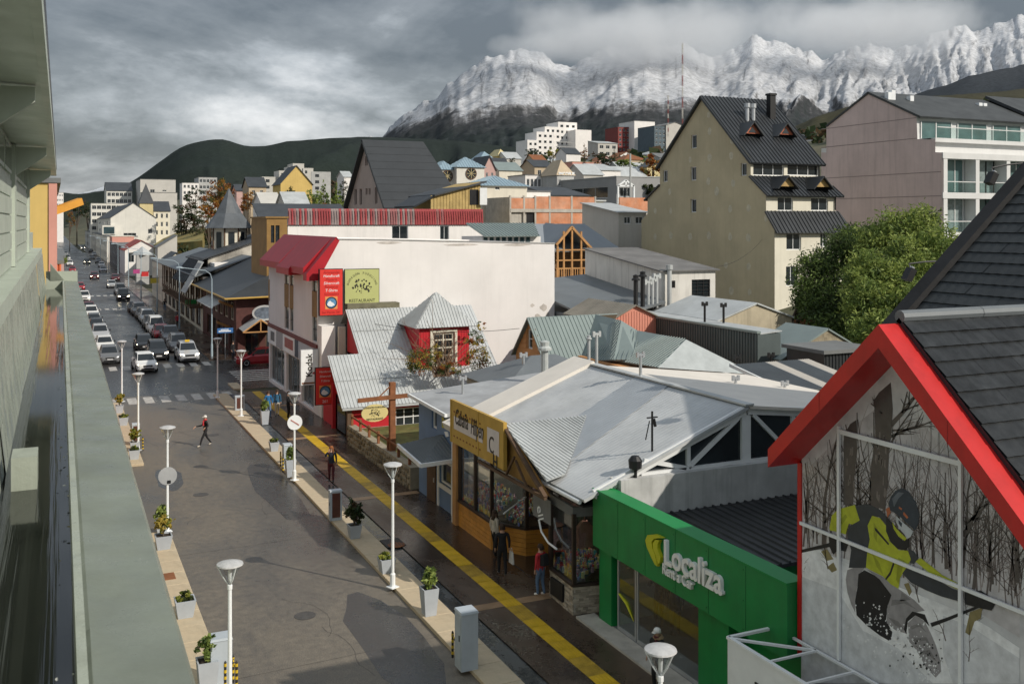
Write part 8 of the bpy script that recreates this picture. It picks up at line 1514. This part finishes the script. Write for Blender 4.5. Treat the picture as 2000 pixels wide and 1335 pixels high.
def cabinet(px, py, w, d, h, lb, inset=None):
    p = pZ(px, py, .11); t = thing('kerb_cabinet', lb, 'cabinet', p, .0001); q = MB(); q.box(-w/2, w/2, -d/2, d/2, 0, h-.06); q.build('body', cabm, t); q = MB(); q.add([(-w/2-.02, -d/2-.02, h-.058), (w/2+.02, -d/2-.02, h-.058), (w/2+.02, d/2+.02, h-.058), (-w/2-.02, d/2+.02, h-.058), (-w/2, -d/2, h), (w/2, -d/2, h), (w/2, d/2, h), (-w/2, d/2, h)], [(0,1,5,4), (1,2,6,5), (2,3,7,6), (3,0,4,7), (4,5,6,7), (3,2,1,0)]); q.build('lid', cabm, t)
    q = MB(); q.box(-w/2-.012, -w/2-.001, -d*.4, d*.4, .1, h-.15); dr = q.build('door', cabm, t); q = MB(); q.box(-w/2-.03, -w/2-.013, -d*.3, -d*.22, h*.5, h*.6); q.build('handle', black, dr)
    if inset: q = MB(); q.box(-w*.34, w*.34, -d/2-.012, -d/2-.001, .12, h-.12); q.build('inset_panel', inset, t)
    return t
inb = mat('brown_inset', (.10, .035, .025), .5, .3, 3)
cabinet(911, 1302, .5, .5, 1.62, 'tall pale cabinet with striped chain posts on the right kerb'); cabinet(561, 912, .42, .42, 1.2, 'pale cabinet with striped chain posts by the garden wall'); cabinet(655, 1014, .5, .28, 1.25, 'grey totem with brown inset panel on the right kerb', inb); cabinet(468, 800, .6, .3, .95, 'small box with brown inset near the zebra crossing', inb); cabinet(430, 1338, .55, .5, 1.35, 'white cabinet at the bottom left beside the lamp'); cabinet(265, 868, .4, .4, 1.2, 'pale blue cabinet with brown inset on the far left kerb', inb)
bolm = mat('black_post', (.02, .02, .02), .5, .1, 2); bolY = mat('yellow_band', (.60, .40, .02), .5, .1, 2)
def chain(pts, lb):
    P_ = [pZ(*c, .1) for c in pts]; t = thing('chain_barrier', lb, 'barrier', P_[0])
    for p in P_:
        q = MB(); q.lathe([(.035, 0), (.035, .72), (.01, .76)], p, 8); o = q.build('post', bolm, t)
        for j in range(4): q = MB(); q.lathe([(.039, .1+j*.17), (.039, .18+j*.17)], p, 8); q.build('band', bolY, o)
    for a, b in zip(P_, P_[1:]):
        for j in range(10): u, v = a.lerp(b, j/10), a.lerp(b, (j+1)/10); s = lambda t_: .66-.5*t_*(1-t_); q = MB(); q.bar(u+Vector((0, 0, s(j/10))), v+Vector((0, 0, s((j+1)/10))), .035); q.build('chain_link', bolY if j % 2 else bolm, t)
chain(((884, 1283), (902, 1303), (925, 1295)), 'black and yellow chain on posts around the right kerb cabinet'); chain(((548, 910), (553, 922), (572, 916)), 'black and yellow chain on posts around the cabinet by the wall'); chain(((440, 1345), (455, 1332), (462, 1345)), 'black and yellow chain on posts by the bottom left cabinet'); chain(((270, 878), (279, 880)), 'black and yellow chain on posts on the far left kerb')
# tall road lights on the far blocks
polem = mat('blue_grey_pole', (.32, .40, .45), .5, .1, 2); fst = None
for i, (Y, lb) in enumerate(((95.2, 'nearest tall curved road light, beyond the crossing on the right'), (121, 'second curved road light on the right'), (148, 'third curved road light on the right'), (176, 'fourth curved road light on the right'), (206, 'fifth curved road light on the right'), (240, 'sixth curved road light on the right'), (280, 'seventh curved road light on the right'), (330, 'farthest curved road light on the right'))):
    if fst is None:
        fst = thing('road_light', lb, 'road light', (0, 0, 0), .0001, 'curved road lights'); q = MB(); q.lathe([(.11, 0), (.1, 1.1), (.07, 1.15), (.05, 7.2)], (0, 0, 0), 8); q.build('pole', polem, fst); q = MB(); q.tube([(0, 0, 7.1), (-.12, 0, 7.6), (-.55, 0, 7.95), (-2.6, 0, 8.25)], .04, 6); q.build('arm', polem, fst); q = MB(); q.tube([(-2.5, 0, 8.22), (-2.75, 0, 8.26), (-3.15, 0, 8.27)], [.04, .1, .06], 8); q.build('lamp_head', polem, fst); o = fst
    else: o = copy_tree(fst)
    o.location = (13.4, Y, .1); o['label'] = lb
o = thing('street_name_sign', 'blue street name sign on a thin post at the corner', 'road sign', (14.2, 92.6, .1)); q = MB(); q.tube([(14.2, 92.6, .1), (14.2, 92.6, 3.0)], .03, 6); q.build('post', steel, o); q = MB(); q.box(13.5, 14.9, 92.55, 92.58, 2.5, 2.95); q.build('plate', mat('street_sign_blue', (.04, .14, .36), .4, .1, 3), o); q = MB(); q.box(13.62, 14.7, 92.54, 92.549, 2.62, 2.72); q.box(13.8, 14.5, 92.54, 92.549, 2.78, 2.85); q.build('lettering', lampw, o)
# hanging shop signs down the street
for i, (Y, z, c, lb) in enumerate(((122, 3.0, (.02, .30, .08), 'green hanging shop sign beyond the crossing'), (186, 3.4, (.5, .03, .03), 'red shop awning sign below the white red-roofed house'), (168, 3.2, (.55, .45, .05), 'yellow hanging shop sign far along the right'), (205, 3.0, (.4, .06, .2), 'magenta hanging shop sign far along the right'))):
    o = thing('hanging_sign', lb, 'sign', (14, Y, z)); q = MB(); q.box(14.2, 15.4, Y, Y+.15, z-.4, z+.4); q.build('board', mat('hang_%d' % i, c, .5, .2, 2), o); q = MB(); q.bar((14.2, Y+.08, z+.46), (15.5, Y+.08, z+.46), .06); q.build('bracket', black, o)
# overhead cables
for i, (a, b, sag) in enumerate((((15.2, 120, 6.6), (.9, 120, 7.2), .7), ((15.2, 98, 5.6), (15, 150, 6.4), .4), ((25.2, 53.5, 6.2), (17.1, 62.5, 6.4), .5), ((43.5, 59, 9.3), (56.5, 70, 11), .5))):
    A, B_ = Vector(a), Vector(b); q = MB(); q.tube([A.lerp(B_, t/12)-Vector((0, 0, sag*4*(t/12)*(1-t/12))) for t in range(13)], .014, 4); tag(q.build('cable', black, None, a), ('cable strung across the far street', 'cable along the right-hand far fronts', 'cable from the orange house to the red roof', 'cable from the old white building to the beige wall')[i], 'cable')
# ================================================================ CARS
def carpaint(n, c): return mat('paint_'+n, c, .22, .05, 1, spec=.6)
tyrem = mat('tyre', (.012, .012, .012), .8, .2, 4); rimm = mat('alloy', (.45, .45, .47), .3, .1, 3, metal=.7); carg = glass_dark('car_glass', (.012, .015, .017), .04); plate = mat('number_plate', (.5, .5, .5), .5, .1, 8)
hl = bpy.data.materials.new('headlamp_lit'); hl.use_nodes = True; b_ = hl.node_tree.nodes['Principled BSDF']; b_.inputs['Base Color'].default_value = (.8, .8, .75, 1); b_.inputs['Emission Color'].default_value = (1, .86, .6, 1); b_.inputs['Emission Strength'].default_value = 14
hoff = mat('headlamp', (.5, .52, .55), .12, .1, 4); tail = mat('tail_lamp', (.35, .01, .01), .2, .1, 4)
def car_proto(kind):
    L_, W_, zb, zr, hood, bed = {'hatch': (4.0, .86, .96, 1.50, -.95, 0), 'suv': (4.5, .91, 1.05, 1.68, -1.05, 0), 'van': (4.8, .93, 1.08, 1.92, -1.55, 0), 'pickup': (5.1, .92, 1.05, 1.74, -1.15, 1)}[kind]; h = L_/2
    t = thing('car', 'x', 'car', (0, 0, 0), .0001, 'cars in the street'); fz = zb-.1
    st = [(-h, .72, .34, .62), (-h+.08, .86, .25, .74), (-h+.35, .95, .2, fz-.12), (-h+.8, 1, .2, fz-.02), (hood+.05, 1, .2, zb), (0, 1.0, .2, zb+.02), (h*.6, 1.0, .2, zb+.03), (h-.35, .97, .22, zb+.04), (h-.08, .9, .28, zb), (h, .8, .36, zb-.2)]; vs = []; fs = []
    for y, w, z0, z1 in st:
        for sx, sz in ((-.90, 0), (-1, .28), (-.985, .86), (-.86, 1), (.86, 1), (.985, .86), (1, .28), (.90, 0)): vs.append((sx*w*W_, y, z0+(z1-z0)*sz))
    for i in range(len(st)-1):
        for j in range(8): fs.append((i*8+j, i*8+(j+1) % 8, (i+1)*8+(j+1) % 8, (i+1)*8+j))
    fs += [tuple(range(8)), tuple(range(len(vs)-1, len(vs)-9, -1))]; q = MB(); q.add(vs, fs)
    ye = h-.12 if not bed else .75; cs = [(hood, zb-.03, .82), (hood+.72 if kind != 'van' else hood+.6, zr-.09, .68), (hood+1.25, zr, .67), (ye-.55 if not bed else ye-.3, zr-.03, .66), (ye, zb, .80)]
    cv = []; 
    for y, z, w in cs: cv += [(-w*W_, y, z), (w*W_, y, z)]
    mid_ = [(-.80*W_, hood+.9, zb), (.80*W_, hood+.9, zb), (-.8*W_, ye-.4, zb), (.8*W_, ye-.4, zb)]
    q.add(cv+mid_, [(0, 1, 3, 2), (2, 3, 5, 4), (4, 5, 7, 6), (6, 7, 9, 8), (0, 2, 4, 10), (10, 4, 6, 12), (12, 6, 8), (1, 11, 5, 3), (11, 13, 7, 5), (13, 9, 7)])
    if bed: q.box(-.8*W_, .8*W_, ye+.05, h-.1, zb-.02, zb+.03)
    q.build('body', carpaint('white', (.70, .70, .68)), t, smooth=False)
    V3 = [Vector(v) for v in cv]
    def patch(nm, a, b, c, d, m=carg, ins=.07, off=.012):
        P_ = [a, b, c, d]; ce = (a+b+c+d)/4; n = norm(P_); n = n if n.dot(ce-Vector((0, 0, 1.0))) > 0 else -n; P_ = [p.lerp(ce, ins)+n*off for p in P_]; k = MB(); k.poly(P_); return k.build(nm, m, t)
    patch('windscreen', V3[0], V3[1], V3[3], V3[2]); patch('rear_window', V3[6], V3[7], V3[9], V3[8], ins=.12)
    for s in (0, 1):
        x = lambda i: V3[2*i+s]; zs = zb+.06; sg = -1 if s == 0 else 1
        a, b = Vector((sg*.815*W_, hood+.22, zs)), Vector((sg*.80*W_, ye-.35, zs)); mA = a.lerp(b, .5); mB = x(1).lerp(x(3), .5)
        patch('side_window', a, mA, mB, x(1), ins=.08, off=.03); patch('side_window', mA, b, x(3), mB, ins=.08, off=.03)
        k = MB(); k.box(sg*W_*.98, sg*W_*1.12, hood+.25, hood+.4, zb-.02, zb+.14); k.build('mirror', black, t)
        k = MB(); k.slab([Vector((sg*W_*.52, -h+.045, fz-.30)), Vector((sg*W_*.86, -h+.19, fz-.28)), Vector((sg*W_*.88, -h+.26, fz-.12)), Vector((sg*W_*.55, -h+.13, fz-.17))], .03, (0, -1, 0)); k.build('headlight', hoff, t)
        k = MB(); k.box(sg*W_*.72, sg*W_*.9, h-.1, h-.01, zb-.32, zb-.05); k.build('tail_light', tail, t)
        for yy in (-h+.82, h-.82):
            k = MB(); k.lathe([(.2, -.1), (.31, -.1), (.325, -.06), (.325, .06), (.31, .1), (.2, .1)], (sg*(W_-.08), yy, .325), 14, 'x'); w = k.build('wheel', tyrem, t); k = MB(); k.lathe([(.01, -.085), (.2, -.105), (.2, .105), (.01, .085)], (sg*(W_-.08), yy, .325), 10, 'x'); k.build('rim', rimm, w)
    k = MB(); k.box(-.42*W_, .42*W_, -h-.012, -h+.1, fz-.34, fz-.2); k.build('grille', black, t); k = MB(); k.box(-.6*W_, .6*W_, -h-.014, -h+.1, .3, .42); k.build('lower_intake', black, t); k = MB(); k.box(-.24, .24, -h-.03, -h-.015, .44, .56); k.build('number_plate', plate, t)
    return t
PC = {'white': carpaint('white', (.70, .70, .68)), 'silver': carpaint('silver', (.40, .41, .42)), 'grey': carpaint('grey', (.14, .145, .15)), 'black': carpaint('black', (.012, .013, .015)), 'red': carpaint('red', (.30, .012, .02)), 'bronze': carpaint('bronze', (.10, .085, .07)), 'wine': carpaint('wine', (.10, .012, .018)), 'blue': carpaint('blue', (.02, .03, .06))}
protos = {k_: car_proto(k_) for k_ in ('hatch', 'suv', 'van', 'pickup')}; used = set(); LEN = {'hatch': 4.0, 'suv': 4.5, 'van': 4.8, 'pickup': 5.1}
def car(px, py, kind, colr, lb, rz=0., lit=False, X=None):
    p = pZ(px, py, 0)
    if X is not None: p.x = X
    o = protos[kind] if kind not in used else copy_tree(protos[kind]); used.add(kind); h = LEN[kind]/2; o.location = (p.x-math.sin(rz)*0, p.y+(h if abs(rz) < .5 else 0), .006); o.rotation_euler = (0, 0, rz); o['label'] = lb
    for c in o.children:
        nm = c.name.split('.')[0]
        if nm in ('body', 'headlight'):
            c.material_slots[0].link = 'OBJECT'; c.material_slots[0].material = PC[colr] if nm == 'body' else (hl if lit else hoff)
    return o
car(286, 729, 'hatch', 'white', 'white hatchback leading the traffic over the crossing', .06, True)
tx = car(371, 709, 'suv', 'silver', 'silver taxi with yellow roof sign at the right kerb', .0, True)
for a in ((311, 706, 'suv', 'black', 'black off-roader behind the white hatchback', 0, True), (284, 687, 'hatch', 'black', 'black saloon left of the black off-roader', 0, True), (352, 690, 'suv', 'grey', 'grey car just behind the taxi', 0, False), (337, 672, 'pickup', 'grey', 'dark grey pickup two behind the taxi', 0, False), (318, 664, 'hatch', 'red', 'small red car between the white van and pickup', 0, False), (308, 654, 'van', 'white', 'white van in the right-hand queue', 0, False), (297, 643, 'hatch', 'bronze', 'bronze car behind the white van', 0, False), (290, 633, 'suv', 'silver', 'silver car two behind the white van', 0, False), (281, 625, 'hatch', 'bronze', 'brownish car third behind the white van', 0, False), (273, 617, 'suv', 'grey', 'grey car fourth behind the white van', 0, False), (265, 611, 'hatch', 'black', 'black car last of the queue before the second crossing', 0, False),
    (242, 588, 'van', 'black', 'black van beyond the second crossing', 0, True), (236, 576, 'van', 'grey', 'grey van right behind the black van', 0, False), (219, 563, 'hatch', 'silver', 'silver car ahead of the grey van', 0, True), (185, 546, 'suv', 'wine', 'dark red car driving in the middle of the street', 0, True), (226, 549, 'hatch', 'wine', 'wine red car parked beyond the silver car', 0, False), (202, 532, 'hatch', 'silver', 'pale car parked far on the right', 0, False), (199, 522, 'hatch', 'white', 'white car parked far on the right', 0, False), (193, 514, 'suv', 'grey', 'grey car parked farther on the right', 0, False), (170, 516, 'suv', 'black', 'dark car driving far down the street', 0, True), (184, 500, 'hatch', 'silver', 'silver car parked very far on the right', 0, False), (162, 487, 'van', 'white', 'white van driving very far down the street', 0, True), (172, 483, 'van', 'silver', 'pale van parked at the far end', 0, False), (180, 507, 'hatch', 'grey', 'grey hatchback parked between far pale cars', 0, False), (178, 493, 'hatch', 'black', 'black hatchback parked at the far right', 0, False)): car(*a)
for a in ((212, 713, 'hatch', 'grey', 'grey hatchback nearest at the left kerb'), (207, 690, 'hatch', 'white', 'white car second at the left kerb'), (200, 668, 'suv', 'silver', 'silver car third at the left kerb'), (196, 650, 'hatch', 'black', 'black car fourth at the left kerb'), (191, 638, 'hatch', 'grey', 'dark grey car fifth at the left kerb'), (186, 624, 'suv', 'white', 'white car sixth at the left kerb'), (182, 612, 'hatch', 'wine', 'wine red car seventh at the left kerb'), (173, 590, 'suv', 'white', 'white car at the left kerb past the second crossing'), (167, 568, 'hatch', 'red', 'red car at the left kerb below the parapet'), (151, 532, 'hatch', 'red', 'bright red car far on the left'), (148, 519, 'suv', 'white', 'white car far on the left'), (146, 508, 'van', 'silver', 'pale van far on the left'), (145, 498, 'hatch', 'grey', 'grey car very far on the left')): car(*a, 0, False, 4.6)
car(505, 712, 'hatch', 'red', 'dark red hatchback waiting in the side street', -R(90), False)
k = MB(); k.box(-.2, .2, -.3, -.12, 1.68, 1.86); k.build('taxi_sign', mat('taxi_yellow', (.7, .45, .03), .4, .1, 4), tx)
# ================================================================ PEOPLE
skin = mat('skin', (.45, .27, .19), .6, .1, 8); shoem = mat('shoe_black', (.015, .015, .016), .6, .2, 6)
clo = {n: mat('cloth_'+n, c, .85, .18, 7, 0, .2, 60) for n, c in (('black', (.014, .014, .016)), ('navy', (.02, .025, .04)), ('blue', (.02, .14, .34)), ('teal', (.03, .11, .20)), ('cream', (.48, .43, .36)), ('jeans', (.10, .16, .26)), ('burgundy', (.09, .018, .025)), ('red', (.45, .03, .04)), ('white', (.66, .65, .62)), ('grey', (.15, .15, .16)), ('tan', (.30, .21, .12)), ('auburn', (.26, .09, .03)), ('brownhair', (.05, .03, .02)))}
def person(label, loc, rz, jacket, trousers, hair='brownhair', hat=None, stride=.0, arms=(0., 0.), bend=.0, H_=1.72, shoes=None, coat=False, long_hair=False, scarf=None, pack=None, hood=None, group=None, raise_=None, lean=0.):
    t = thing('person', label, 'person', loc, rz if abs(rz) > 1e-6 else 1e-4, group); s = H_/1.72
    J = {}; E = []
    def j(n, x, y, z, rx, ry=None, m=0): J[n] = (Vector((x, y, z)), rx, ry or rx, m)
    def e(a, b): E.append((a, b))
    L = lambda z: -lean*max(0, z-.9)
    j('pel', 0, 0, .93, .145, .105, 0); j('sp', 0, L(1.12), 1.12, .135, .10, 0); j('ch', 0, L(1.32), 1.32, .165, .11, 0); j('nb', 0, L(1.46), 1.46, .07, .065, 0); j('hb', 0, L(1.54)-.01, 1.54, .062, .068, 3); j('hm', 0, L(1.61)-.02, 1.61, .078, .098, 3); j('ht', 0, L(1.69)-.01, 1.69, .066, .08, 3)
    for a, b in (('pel', 'sp'), ('sp', 'ch'), ('ch', 'nb'), ('nb', 'hb'), ('hb', 'hm'), ('hm', 'ht')): e(a, b)
    for sg, n in ((1, 'r'), (-1, 'l')):
        st = stride*sg; j(n+'hip', .09*sg, 0, .86, .095, .1, 1); j(n+'kn', .095*sg, -.04-st*.5-max(0, -st)*.05, .48, .062, .066, 1); j(n+'an', .095*sg, -st*1.0+.02, .09+max(0, -st)*.10, .042, .046, 1); j(n+'to', .105*sg, -st*1.0-.14, .045+max(0, -st)*.02, .04, .035, 2)
        for a, b in (('pel', n+'hip'), (n+'hip', n+'kn'), (n+'kn', n+'an'), (n+'an', n+'to')): e(a, b)
        sw = arms[0 if sg > 0 else 1]; lz = L(1.4); up = raise_ and raise_ == n
        j(n+'sh', .185*sg, lz, 1.40, .062, .065, 0)
        if up: j(n+'el', .26*sg, lz-.22, 1.28, .048, .05, 0); j(n+'wr', .12*sg, lz-.28, 1.50, .034, .034, 0); j(n+'pa', .08*sg, lz-.27, 1.57, .034, .02, 3); fd = Vector((-.02*sg, .0, .085)); th_ = Vector((-.04*sg, .03, .03))
        else: j(n+'el', .235*sg, lz+.03-sw*.22, 1.14, .048, .05, 0); j(n+'wr', .235*sg, lz-.02-sw*.55-bend*.2, .92+abs(sw)*.07+bend*.18, .034, .034, 0); j(n+'pa', .235*sg, lz-.03-sw*.62-bend*.27, .85+abs(sw)*.08+bend*.2, .02, .036, 3); fd = Vector((-.006*sg, -.035, -.085)); th_ = Vector((-.012*sg, -.055, -.02))
        for a, b in (('ch', n+'sh'), (n+'sh', n+'el'), (n+'el', n+'wr'), (n+'wr', n+'pa')): e(a, b)
        pc = J[n+'pa'][0]
        for i in range(4):
            o_ = Vector((0, -.028+.018*i, 0)) if not up else Vector((-.028+.018*i, 0, 0)); k_ = pc+o_*.9+fd*.35; j('%sf%d' % (n, i), *(pc+o_+fd*(.75, 1, 1.05, .9)[i]), .0085, None, 3); j('%sk%d' % (n, i), *k_, .0095, None, 3); e(n+'pa', '%sk%d' % (n, i)); e('%sk%d' % (n, i), '%sf%d' % (n, i))
        j(n+'th', *(pc+th_), .0095, None, 3); e(n+'pa', n+'th')
    if coat: j('hem', 0, .0, .72, .17, .135, 0); e('pel', 'hem')
    ks = list(J); ix = {n: i for i, n in enumerate(ks)}; me = bpy.data.meshes.new('body'); me.from_pydata([J[n][0]*s for n in ks], [(ix[a], ix[b]) for a, b in E], [])
    ob = bpy.data.objects.new('tmp', me); COL.objects.link(ob); md = ob.modifiers.new('skin', 'SKIN'); md.use_smooth_shade = True; sd = me.skin_vertices[0].data
    for i, n in enumerate(ks): sd[i].radius = (J[n][1]*s, J[n][2]*s); sd[i].use_root = (n == 'pel')
    ob.modifiers.new('sub', 'SUBSURF').levels = 1; dg = bpy.context.evaluated_depsgraph_get(); m2 = bpy.data.meshes.new_from_object(ob.evaluated_get(dg)); bpy.data.objects.remove(ob); m2.name = 'body'
    m2.materials.clear(); [m2.materials.append(m) for m in (clo[jacket], clo[trousers], clo[shoes] if shoes else shoem, skin)]
    segs = [(J[a][0]*s, J[b][0]*s, J[b][3]) for a, b in E if not (a == 'pel' and b.endswith('hip'))]
    for f in m2.polygons:
        c = f.center; best = None
        for a, b, m in segs:
            d = b-a; u = max(0, min(1, (c-a).dot(d)/max(1e-9, d.length_squared))); q = (a+d*u-c).length
            if best is None or q < best[0]: best = (q, m)
        f.material_index = best[1]; f.use_smooth = True
    o = link(bpy.data.objects.new('body', m2)); o.parent = t; hc = J['hm'][0]*s
    q = MB(); hm = clo[hat] if hat else clo[hair]; R_ = .098*s
    prof = [(R_*1.02, .0), (R_*1.06, .03*s), (R_*.98, .07*s), (R_*.7, .108*s), (R_*.1, .125*s)]; q.lathe(prof, hc+Vector((0, .012, .005)), 12)
    if hat == 'white': q.slab([hc+Vector((-.07, -.09, .03))*s, hc+Vector((.07, -.09, .03))*s, hc+Vector((.05, -.17, .02))*s, hc+Vector((-.05, -.17, .02))*s], .012, (0, 0, 1))
    if not hat or long_hair: q.slab([hc+Vector((-.09, .02, .04))*s, hc+Vector((.09, .02, .04))*s, hc+Vector((.10, .07, -.24 if long_hair else -.06))*s, hc+Vector((-.10, .07, -.24 if long_hair else -.06))*s], .05*s, (0, 1, 0))
    if long_hair: [q.bar(hc+Vector((sg*.085, -.03, .03))*s, hc+Vector((sg*.10, -.05, -.24))*s, .05*s, .05*s) for sg in (-1, 1)]
    q.build('cap' if hat else 'hair', clo[hair] if long_hair and not hat else hm, t, smooth=True)
    q = MB(); q.add([tuple(hc+Vector(v)*s) for v in ((-.014, -.09, -.03), (.014, -.09, -.03), (0, -.125, -.025), (0, -.095, .015))], [(0, 1, 2), (0, 2, 3), (1, 3, 2)]); fc = q.build('nose', skin, t)
    q = MB(); [q.box((hc.x+(sg*.034-.011)*s), (hc.x+(sg*.034+.011)*s), hc.y-.1*s, hc.y-.088*s, hc.z+.005*s, hc.z+.015*s) for sg in (-1, 1)]; q.build('eyes', shoem, fc); q = MB(); q.box(hc.x-.024*s, hc.x+.024*s, hc.y-.096*s, hc.y-.086*s, hc.z-.058*s, hc.z-.048*s); q.build('mouth', clo['burgundy'], fc)
    if scarf: q = MB(); q.lathe([(.09*s, 1.44*s), (.105*s, 1.48*s), (.09*s, 1.53*s)], (0, J['nb'][0].y*s, 0), 10); q.bar((.05, -.12, 1.46*s), (.06, -.13, 1.18*s), .08, .03); sc_ = q.build('scarf', clo[scarf], t)
    if hood: q = MB(); q.lathe([(.12*s, 1.42*s), (.15*s, 1.47*s), (.11*s, 1.53*s)], (0, .04, 0), 10); q.build('hood', clo[hood], t)
    if pack: q = MB(); q.add([(-.14, .10, 1.05), (.14, .10, 1.05), (.15, .12, 1.42), (-.15, .12, 1.42), (-.12, .27, 1.07), (.12, .27, 1.07), (.11, .22, 1.44), (-.11, .22, 1.44)], [(0,1,2,3), (7,6,5,4), (0,4,5,1), (1,5,6,2), (2,6,7,3), (3,7,4,0)]); q.build('backpack', clo[pack], t)
    return t
def G(px, py, z=.11): return pZ(px, py, z)
person('person in black with white cap and red scarf striding across the road', G(401, 871, 0), R(-78), 'black', 'black', hat='white', stride=.36, arms=(-.2, .45), scarf='red', bend=.9, shoes='cream')
person('person with long auburn hair, dark coat and burgundy trousers on the yellow line', G(647, 941), R(-18), 'navy', 'burgundy', 'auburn', stride=.1, long_hair=True, coat=True, raise_='l')
person('left person of the couple, bright blue jacket and jeans', G(524, 816), R(8), 'blue', 'jeans', stride=.14, arms=(.1, -.1)); person('right person of the couple, teal jacket and cream trousers', G(541, 813), R(-4), 'teal', 'cream', stride=-.14, long_hair=True)
person('person in black standing by the corner shop windows', G(563, 817), R(60), 'black', 'black', arms=(.2, .1), bend=.6)
p6 = G(981, 1123); person('broad person in black seen from behind by the shop windows', p6, R(165), 'black', 'black', stride=.13, arms=(.05, -.05), H_=1.8, shoes='grey')
q = MB(); bp0 = p6+Vector((.30, -.12, .42)); q.add([bp0+Vector(v) for v in ((-.03, -.17, 0), (.03, -.17, 0), (.03, .17, .0), (-.03, .17, .0), (-.01, -.14, .42), (.01, -.14, .42), (.01, .14, .42), (-.01, .14, .42))], [(3,2,1,0), (0,1,5,4), (1,2,6,5), (2,3,7,6), (3,0,4,7), (4,5,6,7)]); q.bar(bp0+Vector((0, -.08, .42)), bp0+Vector((0, 0, .55)), .012); q.bar(bp0+Vector((0, .08, .42)), bp0+Vector((0, 0, .55)), .012); tag(q.build('carrier_bag', clo['white'], None, tuple(bp0)), 'white carrier bag held by the broad person in black', 'bag')
person('slim person in cream jacket half hidden behind the broad one', G(966, 1086), R(100), 'cream', 'black', stride=.05, long_hair=True)
person('person in red jacket with black backpack and jeans beside the shop door', G(1056, 1163), R(200), 'red', 'jeans', 'brownhair', pack='black', stride=.06, shoes='white')
p9 = pD(1284, 1230, 26.2); person('person with white cap and tan hood before the rental shop', (p9.x, p9.y, .11), R(-70), 'black', 'black', hat='white', hood='tan', scarf='burgundy', bend=.4)
a_ = pX(1287, 1212, 16.8); b_ = pX(1316, 1214, 16.9)
person('left of two dark figures behind the rental shop glass, hand to face', (16.8, a_.y, .16), R(-60), 'black', 'black', raise_='l'); person('right of two dark figures behind the rental shop glass', (16.95, b_.y, .16), R(-40), 'black', 'black', arms=(.2, .1))
person('person in red jacket on the far right pavement', G(347, 641, .12), R(10), 'red', 'black', stride=.12); person('dark person waiting under the blue street sign', G(455, 703, .12), R(40), 'black', 'navy'); person('person in grey walking far along the right pavement', (13.9, 128, .12), R(0), 'grey', 'jeans', stride=.12); person('person in black far along the right pavement past the gallery', (14.2, 146, .12), R(170), 'black', 'jeans', stride=.1)
